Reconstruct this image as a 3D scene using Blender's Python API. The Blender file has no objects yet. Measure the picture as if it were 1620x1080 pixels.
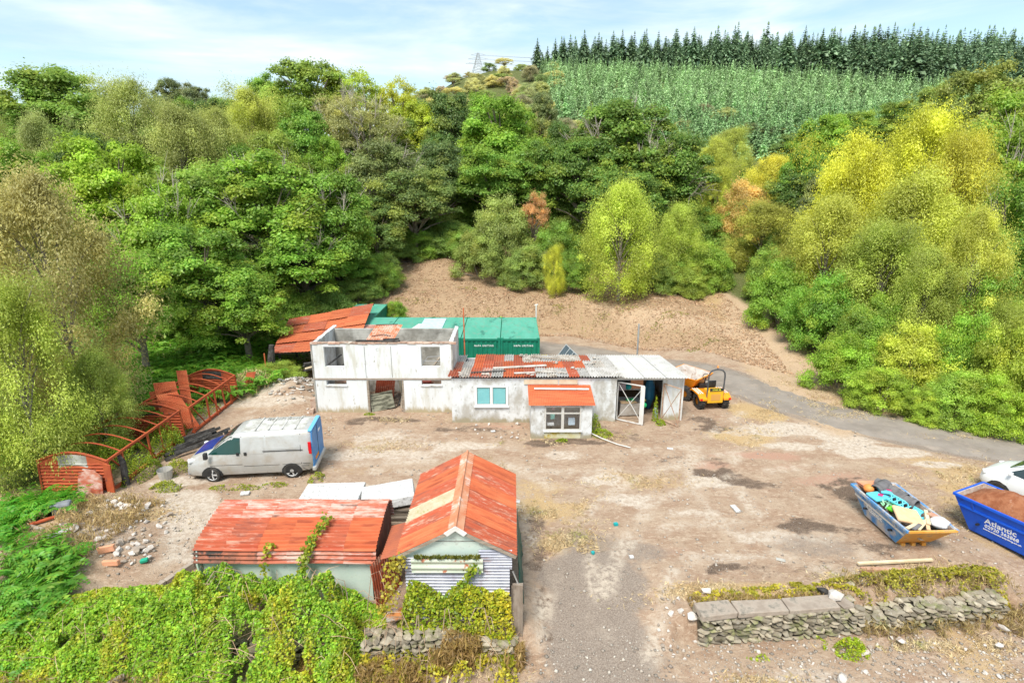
import bpy, bmesh, math, random
import numpy as np
from mathutils import Vector, Matrix
R = math.radians
random.seed(7); rng = np.random.default_rng(11)
S = bpy.context.scene
col = S.collection

# ---------------------------------------------------------------- camera
CAMZ, PITCH, FPX = 10.9, R(15.8), 900.0
cd = bpy.data.cameras.new('camera'); cam = bpy.data.objects.new('camera', cd); col.objects.link(cam)
cd.sensor_width = 36; cd.lens = 20.0; cd.clip_start = 0.1; cd.clip_end = 3000
cam.location = (0, 0, CAMZ); cam.rotation_euler = (R(90) - PITCH, 0, 0)
S.camera = cam
# ---------------------------------------------------------------- sky, sun, exposure
SUN_EL, SUN_AZ = R(57), R(203)      # azimuth clockwise from +Y: behind the camera, to the left
w = bpy.data.worlds.new('World'); S.world = w; w.use_nodes = True
nt = w.node_tree; nt.nodes.clear()
def N(nt, t, **k):
    n = nt.nodes.new(t)
    for a, b in k.items(): setattr(n, a, b)
    return n
sky = N(nt, 'ShaderNodeTexSky', sky_type='NISHITA', sun_disc=False, sun_elevation=SUN_EL, sun_rotation=SUN_AZ, altitude=100, dust_density=0.6, ozone_density=1.6)
tc = N(nt, 'ShaderNodeTexCoord'); mp = N(nt, 'ShaderNodeMapping'); mp.inputs['Scale'].default_value = (1.0, 1.0, 5.5)
mp.inputs['Rotation'].default_value = (0, R(6), 0); mp.inputs['Location'].default_value = (2.3, 0.4, 0.0)
nz = N(nt, 'ShaderNodeTexNoise'); nz.inputs['Scale'].default_value = 2.3; nz.inputs['Detail'].default_value = 9; nz.inputs['Roughness'].default_value = 0.58; nz.inputs['Distortion'].default_value = 0.5
rp = N(nt, 'ShaderNodeValToRGB'); rp.color_ramp.elements[0].position = 0.37; rp.color_ramp.elements[1].position = 0.60
rp.color_ramp.elements[0].color = (0.22, 0.22, 0.22, 1); rp.color_ramp.elements[1].color = (0.97, 0.97, 0.97, 1)
nz2 = N(nt, 'ShaderNodeTexNoise'); nz2.inputs['Scale'].default_value = 5.5; nz2.inputs['Detail'].default_value = 7
rp2 = N(nt, 'ShaderNodeValToRGB'); rp2.color_ramp.elements[0].position = 0.3; rp2.color_ramp.elements[1].position = 0.72
rp2.color_ramp.elements[0].color = (2.9, 3.6, 3.95, 1); rp2.color_ramp.elements[1].color = (4.7, 5.0, 5.1, 1)
mx = N(nt, 'ShaderNodeMix', data_type='RGBA'); bg = N(nt, 'ShaderNodeBackground'); bg.inputs[1].default_value = 0.095
ow = N(nt, 'ShaderNodeOutputWorld'); L = nt.links.new
L(tc.outputs['Generated'], mp.inputs[0]); L(mp.outputs[0], nz.inputs[0]); L(mp.outputs[0], nz2.inputs[0]); L(nz.outputs[0], rp.inputs[0]); L(nz2.outputs[0], rp2.inputs[0])
sm = N(nt, 'ShaderNodeVectorMath', operation='MULTIPLY'); sm.inputs[1].default_value = (.84, .89, .82); L(sky.outputs[0], sm.inputs[0]); L(rp.outputs[0], mx.inputs[0]); L(sm.outputs[0], mx.inputs[6]); L(rp2.outputs[0], mx.inputs[7]); L(mx.outputs[2], bg.inputs[0]); L(bg.outputs[0], ow.inputs[0])
sd = bpy.data.lights.new('sun', 'SUN'); sun = bpy.data.objects.new('sun', sd); col.objects.link(sun)
sd.energy = 1.9; sd.angle = R(22); sd.color = (1, 0.95, 0.86)
sun.rotation_euler = (R(90) - SUN_EL, 0, math.pi - SUN_AZ)
sun.location = (0, 0, 80)
S.view_settings.view_transform = 'Standard'; S.view_settings.look = 'None'; S.view_settings.gamma = 1
S.view_settings.exposure = 1.42
S.cycles.max_bounces = 7; S.cycles.diffuse_bounces = 5; S.cycles.transmission_bounces = 4; S.cycles.transparent_max_bounces = 6
S.cycles.caustics_reflective = False; S.cycles.caustics_refractive = False

# ---------------------------------------------------------------- helpers
def PT(px, py, z=0.0):
    """ground point seen at a photo pixel, at height z"""
    dep = PITCH + math.atan((py - 540) / FPX); d = CAMZ - z
    Y = d / math.tan(dep); D = Y * math.cos(PITCH) + d * math.sin(PITCH)
    return ((px - 810) / FPX * D, Y)
def XAT(px, Y, z=0.0):
    return (px - 810) / FPX * (Y * math.cos(PITCH) + (CAMZ - z) * math.sin(PITCH))
def ZAT(py, Y):
    return CAMZ - Y * math.tan(PITCH + math.atan((py - 540) / FPX))
def ss(a, b, x):
    t = np.clip((np.asarray(x, float) - a) / (b - a), 0, 1); return t * t * (3 - 2 * t)
def _h(i, j, s):
    v = np.sin(i * 127.1 + j * 311.7 + s * 74.7) * 43758.5453
    return v - np.floor(v)
def vn(x, y, s=0):
    x = np.asarray(x, float); y = np.asarray(y, float)
    i = np.floor(x); j = np.floor(y); u = x - i; v = y - j; u = u*u*(3-2*u); v = v*v*(3-2*v)
    return (_h(i,j,s)*(1-u)+_h(i+1,j,s)*u)*(1-v) + (_h(i,j+1,s)*(1-u)+_h(i+1,j+1,s)*u)*v
def fbm(x, y, s=0, o=4):
    r = 0; a = .5; t = 0
    for k in range(o): r = r + a*vn(x*2**k, y*2**k, s+k); t += a; a *= .5
    return r / t

FX = [-60,-20,-12,-8,4.5,12.6,14.3,16,22,60]; FY = [40,41,42.5,43.5,43.9,37.5,34,32,30,30]
RY = [0,50,66,90,140,200,255,290,420,900]; RZ = [0,0,2.6,7,18.0,35.5,52,57,60,60]
LY = [0,45,60,80,100,130,220,400,900]; LZ = [0,0,2.5,7,12,15.5,22,26,26]
MOUNDS = []   # (x, y, rx, ry, h)
def hz(X, Y, micro=False):
    X = np.asarray(X, float); Y = np.asarray(Y, float)
    d = Y - np.interp(X, FX, FY)
    bm = 1 - ss(10.5, 15.5, X)
    z = -1.0 * ss(28, 35, Y) * (1 - ss(9, 14, X)) * ss(-21, -14, X) * 1.0
    dd = d + 1.1*(fbm(X*.35, Y*.35, 3)-.5)
    z = z + 2.05 * ss(0, 4.2, dd) * bm
    z = z + 0.045 * np.clip(d, 0, 22)
    z = z + (1-bm) * 0.7 * ss(0, 10, d)
    t = ss(-70, 0, X + (Y-200)*.1)
    z = z + np.interp(Y, RY, RZ) * t + np.interp(Y, LY, LZ) * (1 - t)
    # lower lane in front of the retaining walls, with the drive ramping up between them
    dr = ss(.3, .9, X) * (1 - ss(3.7, 4.6, X))
    wy = np.where(X > 4.2, 12.25 + .126 * (X - 4.85), 11.85)
    step = -.62 * (1 - ss(-.12, .12, Y - wy)); ramp = -.62 * (1 - ss(9.5, 15, Y))
    step = np.where(X > 14, -.62*(1-ss(-2, 2, Y-wy)), step)
    z = z + step * (1 - dr) + ramp * dr
    far = ss(40, 80, Y)
    z = z + far * 2.5 * (fbm(X*.03, Y*.03, 9)-.5)
    for (mx_, my_, rx, ry, h) in MOUNDS:
        q = ((X-mx_)/rx)**2 + ((Y-my_)/ry)**2
        z = z + h*np.exp(-q*1.2)*(.75+.5*fbm(X*1.1, Y*1.1, 5))
    if micro:
        near = 1 - ss(45, 60, Y)
        z = z + near*(.05*(fbm(X*1.3, Y*1.3, 21)-.5) + .022*(fbm(X*5, Y*5, 22, 2)-.5))
        z = z + ss(0, 2, d)*near*(.28*(fbm(X*.9, Y*.9, 31)-.5) + .12*(vn(X*3.1, Y*3.1, 33)-.5))
    return z
def gz(x, y): return float(hz(x, y))

def tag(o, label=None, cat=None, group=None, kind=None):
    if label: o['label'] = label
    if cat: o['category'] = cat
    if group: o['group'] = group
    if kind: o['kind'] = kind
    return o
def thing(name, label, cat, loc=(0,0,0), rz=0, group=None):
    o = bpy.data.objects.new(name, None); col.objects.link(o); o.empty_display_size = .3
    o.location = loc; o.rotation_euler = (0, 0, rz)
    return tag(o, label, cat, group)
def link(o, parent=None):
    col.objects.link(o)
    if parent is not None: o.parent = parent
    return o
def children_of(o): return [c for c in bpy.data.objects if c.parent == o]
def copy_tree(o, parent=None, kids=None):
    c = o.copy(); col.objects.link(c)
    if parent is not None: c.parent = parent
    for ch in (kids if kids is not None else children_of(o)): copy_tree(ch, c)
    return c

def icorock(seed, n=13):
    rr = random.Random(seed); bm = bmesh.new()
    for _ in range(n):
        v = Vector((rr.gauss(0,1), rr.gauss(0,1), rr.gauss(0,1))).normalized()
        v = Vector((v.x*.5, v.y*.5, v.z*.5)) * rr.uniform(.85, 1.12)
        bm.verts.new(v)
    r = bmesh.ops.convex_hull(bm, input=bm.verts)
    for v in [v for v in bm.verts if not v.link_faces]: bm.verts.remove(v)
    bm.verts.index_update()
    V = [tuple(v.co) for v in bm.verts]; F = [tuple(v.index for v in f.verts) for f in bm.faces]; bm.free()
    return V, F
ROCKS = [icorock(s, 12 + s % 8) for s in range(12)]

class MB:
    def __init__(s): s.v = []; s.f = []; s.t = []; s.m = []
    def add(s, V, F, tint=1.0, mi=0, M=None):
        b = len(s.v)
        for p in V:
            if M is not None: p = M @ Vector(p)
            s.v.append((p[0], p[1], p[2]))
        for f in F: s.f.append(tuple(b+i for i in f)); s.t.append(tint); s.m.append(mi)
        return s
    def box(s, c, d, rz=0, tint=1.0, mi=0, rot=None, jit=0):
        x, y, z = d[0]/2, d[1]/2, d[2]/2
        V = [Vector((a*x, b*y, e*z)) for e in (-1,1) for b in (-1,1) for a in (-1,1)]
        if jit: V = [v + Vector((random.uniform(-jit,jit) for _ in range(3))) for v in V]
        M = Matrix.Translation(c) @ (rot.to_4x4() if rot is not None else Matrix.Rotation(rz, 4, 'Z'))
        return s.add(V, [(0,2,3,1),(4,5,7,6),(0,1,5,4),(2,6,7,3),(0,4,6,2),(1,3,7,5)], tint, mi, M)
    def bx(s, x0, x1, y0, y1, z0, z1, tint=1.0, mi=0): return s.box(((x0+x1)/2,(y0+y1)/2,(z0+z1)/2), (x1-x0,y1-y0,z1-z0), 0, tint, mi)
    def beam(s, a, b, w_, h_=None, tint=1.0, mi=0, roll=0):
        a = Vector(a); b = Vector(b); d = b - a; h_ = h_ or w_
        q = d.to_track_quat('X', 'Z').to_matrix() @ Matrix.Rotation(roll, 3, 'X')
        return s.box((a+b)/2, (d.length, w_, h_), tint=tint, mi=mi, rot=q)
    def tube(s, pts, r, n=8, tint=1.0, mi=0, cap=True):
        pts = [Vector(p) for p in pts]; rs = r if isinstance(r, (list,tuple)) else [r]*len(pts)
        b = len(s.v); up = Vector((0,0,1))
        for i, p in enumerate(pts):
            d = (pts[min(i+1,len(pts)-1)] - pts[max(i-1,0)]).normalized()
            a = d.cross(up if abs(d.z) < .95 else Vector((1,0,0))).normalized(); c = a.cross(d)
            for k in range(n):
                t = 2*math.pi*k/n; q = p + (a*math.cos(t) + c*math.sin(t))*rs[i]; s.v.append(tuple(q))
        for i in range(len(pts)-1):
            for k in range(n):
                k2 = (k+1) % n; s.f.append((b+i*n+k, b+(i+1)*n+k, b+(i+1)*n+k2, b+i*n+k2)); s.t.append(tint); s.m.append(mi)
        if cap:
            s.f.append(tuple(b+k for k in range(n))); s.t.append(tint); s.m.append(mi)
            s.f.append(tuple(b+(len(pts)-1)*n+k for k in reversed(range(n)))); s.t.append(tint); s.m.append(mi)
        return s
    def cyl(s, a, b, r, n=16, tint=1.0, mi=0): return s.tube([a, b], r, n, tint, mi)
    def prism(s, poly, a, b, axis='y', tint=1.0, mi=0):
        """poly of (u,w): extruded along axis from a to b; axis y -> (u, t, w); x -> (t,u,w); z -> (u,w,t)"""
        f = {'y': lambda p,t:(p[0],t,p[1]), 'x': lambda p,t:(t,p[0],p[1]), 'z': lambda p,t:(p[0],p[1],t)}[axis]
        n = len(poly); V = [f(p,a) for p in poly] + [f(p,b) for p in poly]
        F = [tuple(range(n)), tuple(reversed(range(n,2*n)))] + [(i, i+n, (i+1)%n+n, (i+1)%n) for i in range(n)]
        return s.add(V, F, tint, mi)
    def rock(s, c, d, rz=None, tint=None, mi=0, k=None, tilt=.3):
        V, F = ROCKS[random.randrange(12) if k is None else k]
        M = Matrix.Translation(c) @ Matrix.Rotation(random.uniform(0,6.28) if rz is None else rz, 4, 'Z') @ Matrix.Rotation(random.uniform(-tilt,tilt),4,'X') @ Matrix.Diagonal((d[0],d[1],d[2],1))
        return s.add(V, F, random.uniform(.7,1.2) if tint is None else tint, mi, M)
    def corr(s, o, u, v, lu, lv, per=.09, amp=.018, nv=6, tint=1.0, mi=0, wob=.0, seed=0, spp=6):
        """corrugated sheet: waves along u, ridges run along v, from corner o"""
        o = Vector(o); u = Vector(u).normalized(); v = Vector(v).normalized(); n = u.cross(v).normalized()
        nu = max(4, int(lu/per*spp)); b = len(s.v); rr = random.Random(seed)
        wv = [rr.uniform(-wob, wob) for _ in range(nv+1)]
        for j in range(nv+1):
            for i in range(nu+1):
                a = lu*i/nu
                q = o + u*a + v*(lv*j/nv) + n*(amp*math.sin(2*math.pi*a/per) + wv[j]*math.sin(math.pi*i/nu))
                s.v.append(tuple(q))
        for j in range(nv):
            for i in range(nu):
                k = b + j*(nu+1)+i; s.f.append((k, k+1, k+nu+2, k+nu+1)); s.t.append(tint); s.m.append(mi)
        return s
    def build(s, name, mats, parent=None, smooth=False, bevel=0, loc=None):
        me = bpy.data.meshes.new(name); me.from_pydata(s.v, [], s.f); me.validate()
        for m in (mats if isinstance(mats, (list,tuple)) else [mats]): me.materials.append(m)
        if len(me.polygons) == len(s.t):
            a = me.attributes.new('tint', 'FLOAT', 'FACE'); a.data.foreach_set('value', s.t)
            me.polygons.foreach_set('material_index', s.m)
        if smooth: me.polygons.foreach_set('use_smooth', [True]*len(me.polygons))
        me.update()
        bm_ = bmesh.new(); bm_.from_mesh(me)
        bmesh.ops.recalc_face_normals(bm_, faces=bm_.faces) if not smooth or True else None
        bm_.to_mesh(me); bm_.free()
        o = bpy.data.objects.new(name, me); link(o, parent)
        if loc: o.location = loc
        if bevel:
            m = o.modifiers.new('bevel', 'BEVEL'); m.width = bevel; m.segments = 2; m.limit_method = 'ANGLE'; m.angle_limit = R(35)
        return o
def text_mesh(body, size, mat, parent, name, loc, rot, extrude=.003, align='CENTER', sx=1.0, spc=1.0):
    cu = bpy.data.curves.new(name, 'FONT'); cu.body = body; cu.size = size; cu.extrude = extrude; cu.align_x = align; cu.resolution_u = 3; cu.space_character = spc; cu.offset = size*.015
    to = bpy.data.objects.new(name, cu); col.objects.link(to)
    dg = bpy.context.evaluated_depsgraph_get(); me = bpy.data.meshes.new_from_object(to.evaluated_get(dg))
    bpy.data.objects.remove(to); bpy.data.curves.remove(cu)
    me.materials.clear(); me.materials.append(mat); me.name = name
    o = bpy.data.objects.new(name, me); link(o, parent); o.location = loc; o.rotation_euler = rot; o.scale = (sx, 1, 1)
    return o

# ---------------------------------------------------------------- materials
def newmat(name):
    m = bpy.data.materials.new(name); m.use_nodes = True; nt = m.node_tree; b = nt.nodes['Principled BSDF']
    return m, nt, b
def rgb(c): return (c[0], c[1], c[2], 1)
def mat(name, c1, c2=None, sc=3.0, rough=.7, metal=0, bump=.0, bsc=20, c3=None, s3=1.5, t3=.6, w3=.08, stretch=None, usetint=True, spec=.3, c4=None, s4=12, t4=.62, w4=.05, lo=.35, hi=.65, foot=None):
    """two blended tones, then a patchy third (dirt, rust, peel) and a finer fourth"""
    m, nt, b = newmat(name); L = nt.links.new
    tc = N(nt,'ShaderNodeTexCoord'); mp = N(nt,'ShaderNodeMapping'); L(tc.outputs['Object'], mp.inputs[0])
    if stretch: mp.inputs['Scale'].default_value = stretch
    oi = N(nt,'ShaderNodeObjectInfo')
    vm = N(nt,'ShaderNodeVectorMath', operation='ADD'); mul = N(nt,'ShaderNodeMath', operation='MULTIPLY'); mul.inputs[1].default_value = 37.0
    L(oi.outputs['Random'], mul.inputs[0]); L(mp.outputs[0], vm.inputs[0]); L(mul.outputs[0], vm.inputs[1])
    V = vm.outputs[0]
    def noise(s, det=6, ro=.6):
        n = N(nt,'ShaderNodeTexNoise'); n.inputs['Scale'].default_value = s; n.inputs['Detail'].default_value = det; n.inputs['Roughness'].default_value = ro; L(V, n.inputs[0]); return n.outputs[0]
    def ramp(x, a, c):
        r = N(nt,'ShaderNodeMapRange', interpolation_type='SMOOTHSTEP'); r.inputs[1].default_value = a; r.inputs[2].default_value = c; L(x, r.inputs[0]); return r.outputs[0]
    def mixc(f, a, c):
        x = N(nt,'ShaderNodeMix', data_type='RGBA'); L(f, x.inputs[0])
        if isinstance(a, tuple): x.inputs[6].default_value = rgb(a)
        else: L(a, x.inputs[6])
        x.inputs[7].default_value = rgb(c); return x.outputs[2]
    out = mixc(ramp(noise(sc), lo, hi), tuple(c1), c2 or c1)
    if c3: out = mixc(ramp(noise(s3, 8, .68), t3-w3, t3+w3), out, c3)
    if c4: out = mixc(ramp(noise(s4, 5, .7), t4-w4, t4+w4), out, c4)
    if foot:
        sp_ = N(nt,'ShaderNodeSeparateXYZ'); L(tc.outputs['Object'], sp_.inputs[0]); ad = N(nt,'ShaderNodeMath', operation='MULTIPLY_ADD'); L(noise(2.6, 6, .7), ad.inputs[0]); ad.inputs[1].default_value = -1.1; L(sp_.outputs[2], ad.inputs[2])
        out = mixc(ramp(ad.outputs[0], -.18, -.50), out, foot)
    if usetint:
        at = N(nt,'ShaderNodeAttribute', attribute_name='tint'); x = N(nt,'ShaderNodeVectorMath', operation='MULTIPLY'); L(out, x.inputs[0]); L(at.outputs['Fac'], x.inputs[1]); out = x.outputs[0]
    L(out, b.inputs['Base Color'])
    b.inputs['Roughness'].default_value = rough; b.inputs['Metallic'].default_value = metal; b.inputs['Specular IOR Level'].default_value = spec
    if bump:
        bp = N(nt,'ShaderNodeBump'); bp.inputs['Strength'].default_value = bump; bp.inputs['Distance'].default_value = .05; L(noise(bsc, 8, .65), bp.inputs['Height']); L(bp.outputs[0], b.inputs['Normal'])
    return m
def leafmat(name, trans=.38, yellow=(0.42,.36,.03)):
    m, nt, b = newmat(name); nt.nodes.remove(b); L = nt.links.new
    oi = N(nt,'ShaderNodeObjectInfo'); t = N(nt,'ShaderNodeAttribute', attribute_name='tint'); h = N(nt,'ShaderNodeAttribute', attribute_name='hue')
    mx = N(nt,'ShaderNodeMix', data_type='RGBA'); L(h.outputs['Fac'], mx.inputs[0]); L(oi.outputs['Color'], mx.inputs[6]); mx.inputs[7].default_value = rgb(yellow)
    ml = N(nt,'ShaderNodeVectorMath', operation='MULTIPLY'); L(mx.outputs[2], ml.inputs[0]); L(t.outputs['Fac'], ml.inputs[1])
    d = N(nt,'ShaderNodeBsdfDiffuse'); tr = N(nt,'ShaderNodeBsdfTranslucent'); ms = N(nt,'ShaderNodeMixShader'); ms.inputs[0].default_value = trans
    g = N(nt,'ShaderNodeBsdfGlossy'); g.inputs['Roughness'].default_value = .45; g.inputs['Color'].default_value = (.9,.95,.9,1); m2 = N(nt,'ShaderNodeMixShader'); m2.inputs[0].default_value = .02
    L(ml.outputs[0], d.inputs[0]); L(ml.outputs[0], tr.inputs[0]); L(d.outputs[0], ms.inputs[1]); L(tr.outputs[0], ms.inputs[2])
    L(ms.outputs[0], m2.inputs[1]); L(g.outputs[0], m2.inputs[2]); L(m2.outputs[0], nt.nodes['Material Output'].inputs[0])
    return m
LEAF = leafmat('leaf', .48, (.62,.52,.045)); NEEDLE = leafmat('needle', .2, (.30,.36,.12))
BARK = mat('bark', (.16,.13,.10), (.27,.23,.18), 4, .9, bump=.5, bsc=15, usetint=False)
BIRCHBARK = mat('birch_bark', (.35,.31,.26), (.15,.12,.1), 5, .85, bump=.3, usetint=False)
TWIG = mat('dead_twig', (.52,.46,.40), (.40,.34,.29), 3, .9, usetint=False)
RUST = mat('rusty_corrugated_iron', (.42,.085,.04), (.50,.135,.065), 2.2, .75, bump=.15, bsc=40, c3=(.26,.075,.05), s3=2.2, t3=.57, w3=.1, c4=(.56,.33,.24), s4=4, t4=.60, w4=.09, stretch=(.35,2.6,.9))
RUSTO = mat('orange_rust', (.50,.115,.045), (.56,.165,.07), 2.2, .75, bump=.12, bsc=40, c3=(.33,.075,.035), s3=2.4, t3=.58, w3=.1, stretch=(.35,2.6,.9))
RUSTF = mat('rusty_frame', (.45,.10,.035), (.36,.07,.03), 3, .8, bump=.2, bsc=40, c3=(.12,.06,.045), s3=2.5, t3=.64, w3=.05)
RUSTPALE = mat('faded_red_iron', (.42,.10,.055), (.48,.18,.11), 2.2, .7, bump=.15, bsc=35, c3=(.58,.42,.36), s3=3.2, t3=.53, w3=.1, c4=(.08,.06,.05), s4=1.1, t4=.65, w4=.06, stretch=(.4,2.4,.9))
ASB = mat('fibre_cement_sheet', (.42,.40,.38), (.54,.52,.50), 2.5, .85, bump=.2, bsc=30, c3=(.28,.26,.22), s3=3, t3=.58, w3=.1, c4=(.36,.33,.2), s4=7, t4=.68)
ASBL = mat('pale_cement_sheet', (.50,.49,.47), (.57,.56,.54), 1.2, .8, bump=.1, bsc=30, c3=(.42,.40,.37), s3=2, t3=.62, w3=.12)
ASBD = mat('weathered_cement_sheet', (.42,.38,.33), (.56,.53,.49), 2.5, .85, bump=.2, bsc=30, c3=(.22,.17,.13), s3=2.4, t3=.56, w3=.1, c4=(.45,.14,.06), s4=5, t4=.66)
WHITE = mat('stained_white_render', (.68,.70,.71), (.60,.61,.61), 1.5, .9, bump=.15, bsc=18, c3=(.43,.41,.37), s3=1.5, t3=.545, w3=.1, c4=(.30,.29,.26), s4=5, t4=.62, w4=.06, stretch=(1,1,.6), foot=(.33,.29,.20))
WHITEP = mat('panelled_white_concrete', (.72,.75,.77), (.66,.68,.69), 1.2, .85, bump=.08, bsc=18, c3=(.56,.55,.49), s3=1.4, t3=.58, w3=.10, c4=(.36,.33,.27), s4=4, t4=.655, w4=.05, stretch=(1.6,1.6,.4), foot=(.40,.34,.22))
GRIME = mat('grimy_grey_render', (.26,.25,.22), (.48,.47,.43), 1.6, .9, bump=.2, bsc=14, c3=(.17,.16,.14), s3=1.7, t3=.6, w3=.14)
BRICKTOP = mat('crumbling_brick_edge', (.5,.38,.3), (.38,.22,.16), 4, .9, bump=.5, bsc=10, c3=(.6,.55,.48), s3=3)
GREENC = mat('green_container_paint', (.008,.17,.10), (.012,.21,.13), 2, .5, bump=.03, c3=(.03,.12,.08), s3=2.5, t3=.66)
GREENR = mat('faded_green_container_roof', (.075,.34,.24), (.11,.39,.29), 1.2, .6, bump=.05, c3=(.15,.32,.24), s3=4, t3=.58, w3=.1, c4=(.05,.2,.15), s4=1.3, t4=.62, stretch=(1,.4,1))
BLUESH = mat('pale_blue_sheet', (.42,.62,.7), (.55,.72,.78), 4, .5)
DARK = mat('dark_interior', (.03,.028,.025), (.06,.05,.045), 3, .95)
CONC = mat('grey_concrete', (.29,.235,.19), (.40,.335,.275), 3, .9, bump=.35, bsc=14, c3=(.2,.18,.15), s3=3, t3=.6)
STONE = mat('dry_wall_stone', (.27,.225,.165), (.37,.325,.25), 5, .9, bump=.5, bsc=16, c3=(.22,.22,.10), s3=3, t3=.56, c4=(.45,.42,.37), s4=9, t4=.67)
RUBB = mat('rubble_stone', (.52,.46,.41), (.64,.6,.56), 4, .9, bump=.4, bsc=14, c3=(.38,.27,.2), s3=3, t3=.62)
WOOD = mat('weathered_timber', (.27,.21,.16), (.38,.33,.27), 2, .85, bump=.4, bsc=20, stretch=(1,1,8))
WOODP = mat('pale_plank', (.62,.5,.32), (.7,.6,.42), 3, .8, bump=.2, bsc=20)
WOODR = mat('reddish_beam', (.42,.22,.14), (.5,.32,.22), 3, .85, bump=.3, bsc=16, c3=(.55,.45,.35), s3=4)
CHAR = mat('charred_timber', (.035,.032,.03), (.09,.085,.08), 5, .9, bump=.6, bsc=18, c3=(.2,.19,.18), s3=4, t3=.68)
BOARD = mat('pale_green_board', (.5,.6,.54), (.58,.66,.6), 2, .8, bump=.1, c3=(.4,.42,.38), s3=4, t3=.62)
PEEL = mat('peeling_green_sheet', (.48,.54,.43), (.56,.6,.5), 2, .8, bump=.2, c3=(.4,.13,.06), s3=4, t3=.6, w3=.04, c4=(.15,.13,.1), s4=7, t4=.68)
GALV = mat('galvanised_corrugated', (.26,.27,.33), (.38,.39,.44), 2, .5, metal=.3, bump=.1, c3=(.2,.15,.16), s3=2.4, t3=.6, c4=(.35,.13,.07), s4=3, t4=.72)
FOAM = mat('white_foam_sheet', (.58,.58,.57), (.66,.66,.66), 4, .8, bump=.5, bsc=18, c3=(.38,.37,.36), s3=9, t3=.57, w3=.05)
TARP = mat('dark_green_tarpaulin', (.015,.07,.055), (.03,.11,.085), 2, .5, bump=.5, bsc=5)
STEEL = mat('grey_steel', (.38,.38,.38), (.5,.5,.5), 3, .5, metal=.5)
WPAINT = mat('white_paint', (.72,.72,.7), (.62,.6,.57), 3, .6, c3=(.35,.2,.12), s3=5, t3=.66)
UPVC = mat('white_window_frame', (.8,.8,.8), (.76,.76,.76), 3, .35)
LETTER = mat('white_lettering', (.85,.86,.86), None, 3, .5, usetint=False)
TEALB = mat('teal_blind', (.2,.66,.72), (.24,.7,.75), 3, .6)
YEL = mat('yellow_orange_paint', (.78,.25,.01), (.84,.31,.015), 2, .4, c3=(.45,.2,.05), s3=4, t3=.68)
TYRE = mat('tyre_rubber', (.028,.027,.026), (.06,.055,.05), 6, .85, bump=.3)
RIM = mat('alloy_rim', (.66,.66,.66), (.55,.55,.55), 4, .4, metal=.25)
BLACK = mat('black_plastic', (.02,.02,.022), (.035,.035,.035), 5, .5)
VANS = mat('dirty_silver_van_paint', (.45,.445,.43), (.52,.52,.51), 1.5, .35, metal=.25, c3=(.42,.38,.33), s3=2.2, t3=.6, w3=.15)
VANR = mat('lichened_white_roof', (.46,.455,.43), (.55,.545,.52), 2, .7, c3=(.33,.32,.28), s3=3.5, t3=.55, w3=.1)
VANB = mat('blue_van_panel', (.03,.2,.5), (.04,.24,.58), 2, .4, c3=(.12,.33,.58), s3=4)
BLUEHOOD = mat('dark_blue_bonnet', (.008,.035,.2), (.015,.05,.28), 2, .3)
CARW = mat('white_car_paint', (.8,.82,.82), (.76,.78,.78), 2, .2)
REDL = mat('red_lamp_lens', (.6,.01,.02), None, 2, .25)
SKIPB = mat('blue_skip_paint', (.01,.085,.55), (.015,.11,.62), 2, .4, c3=(.02,.06,.35), s3=4, t3=.66)
SKIPW = mat('worn_blue_skip_paint', (.04,.2,.52), (.1,.3,.55), 3, .55, bump=.05, c3=(.5,.46,.42), s3=2.4, t3=.52, w3=.1, stretch=(1,1,.8))
SKIPY = mat('orange_skip_paint', (.66,.3,.05), (.72,.4,.1), 2, .5, c3=(.4,.25,.15), s3=4)
RIMW = mat('bare_rim_metal', (.55,.5,.45), (.65,.62,.58), 4, .5)
SOIL = mat('red_brown_soil', (.24,.08,.035), (.34,.14,.07), 4, .95, bump=.8, bsc=8, c3=(.45,.28,.2), s3=5, t3=.66)
CYAN = mat('light_blue_plastic', (.12,.55,.68), (.16,.62,.74), 3, .45)
ORNG = mat('orange_plastic', (.75,.2,.05), (.8,.3,.08), 3, .5)
TAN = mat('tan_cardboard', (.66,.42,.24), (.7,.5,.3), 3, .8)
PINK = mat('pink_label', (.75,.05,.2), None, 3, .5)
GRN = mat('green_plastic', (.02,.5,.14), (.03,.55,.2), 3, .4)
TEAL = mat('teal_plastic', (.01,.3,.32), (.02,.36,.36), 3, .4)
PLAST = mat('crumpled_clear_plastic', (.7,.72,.75), (.82,.82,.84), 12, .3, bump=.8, bsc=20)
PIPE = mat('grey_plastic_pipe', (.12,.115,.12), (.18,.17,.17), 3, .5)
CORAL = mat('terracotta_board', (.62,.28,.16), (.66,.33,.2), 3, .8)
KAYAK = mat('dark_blue_tarpaulin', (.015,.1,.19), (.02,.14,.25), 3, .5, bump=.3, bsc=6)
def glassmat(name, c=(.03,.05,.055), ro=.06):
    m, nt, b = newmat(name); b.inputs['Base Color'].default_value = rgb(c); b.inputs['Roughness'].default_value = ro; b.inputs['Specular IOR Level'].default_value = .6
    b.inputs['Transmission Weight'].default_value = .0; return m
GLASS = glassmat('dark_vehicle_glass'); GLASSG = glassmat('green_tinted_glass', (.012,.05,.04)); 
def clearglass():
    m, nt, b = newmat('window_glass'); L = nt.links.new; nt.nodes.remove(b)
    t = N(nt,'ShaderNodeBsdfTransparent'); t.inputs[0].default_value = (.97,.98,.98,1); g = N(nt,'ShaderNodeBsdfGlossy'); g.inputs['Roughness'].default_value = .05
    x = N(nt,'ShaderNodeMixShader'); x.inputs[0].default_value = .09; L(t.outputs[0], x.inputs[1]); L(g.outputs[0], x.inputs[2]); L(x.outputs[0], nt.nodes['Material Output'].inputs[0]); return m
CLEAR = clearglass()
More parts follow.
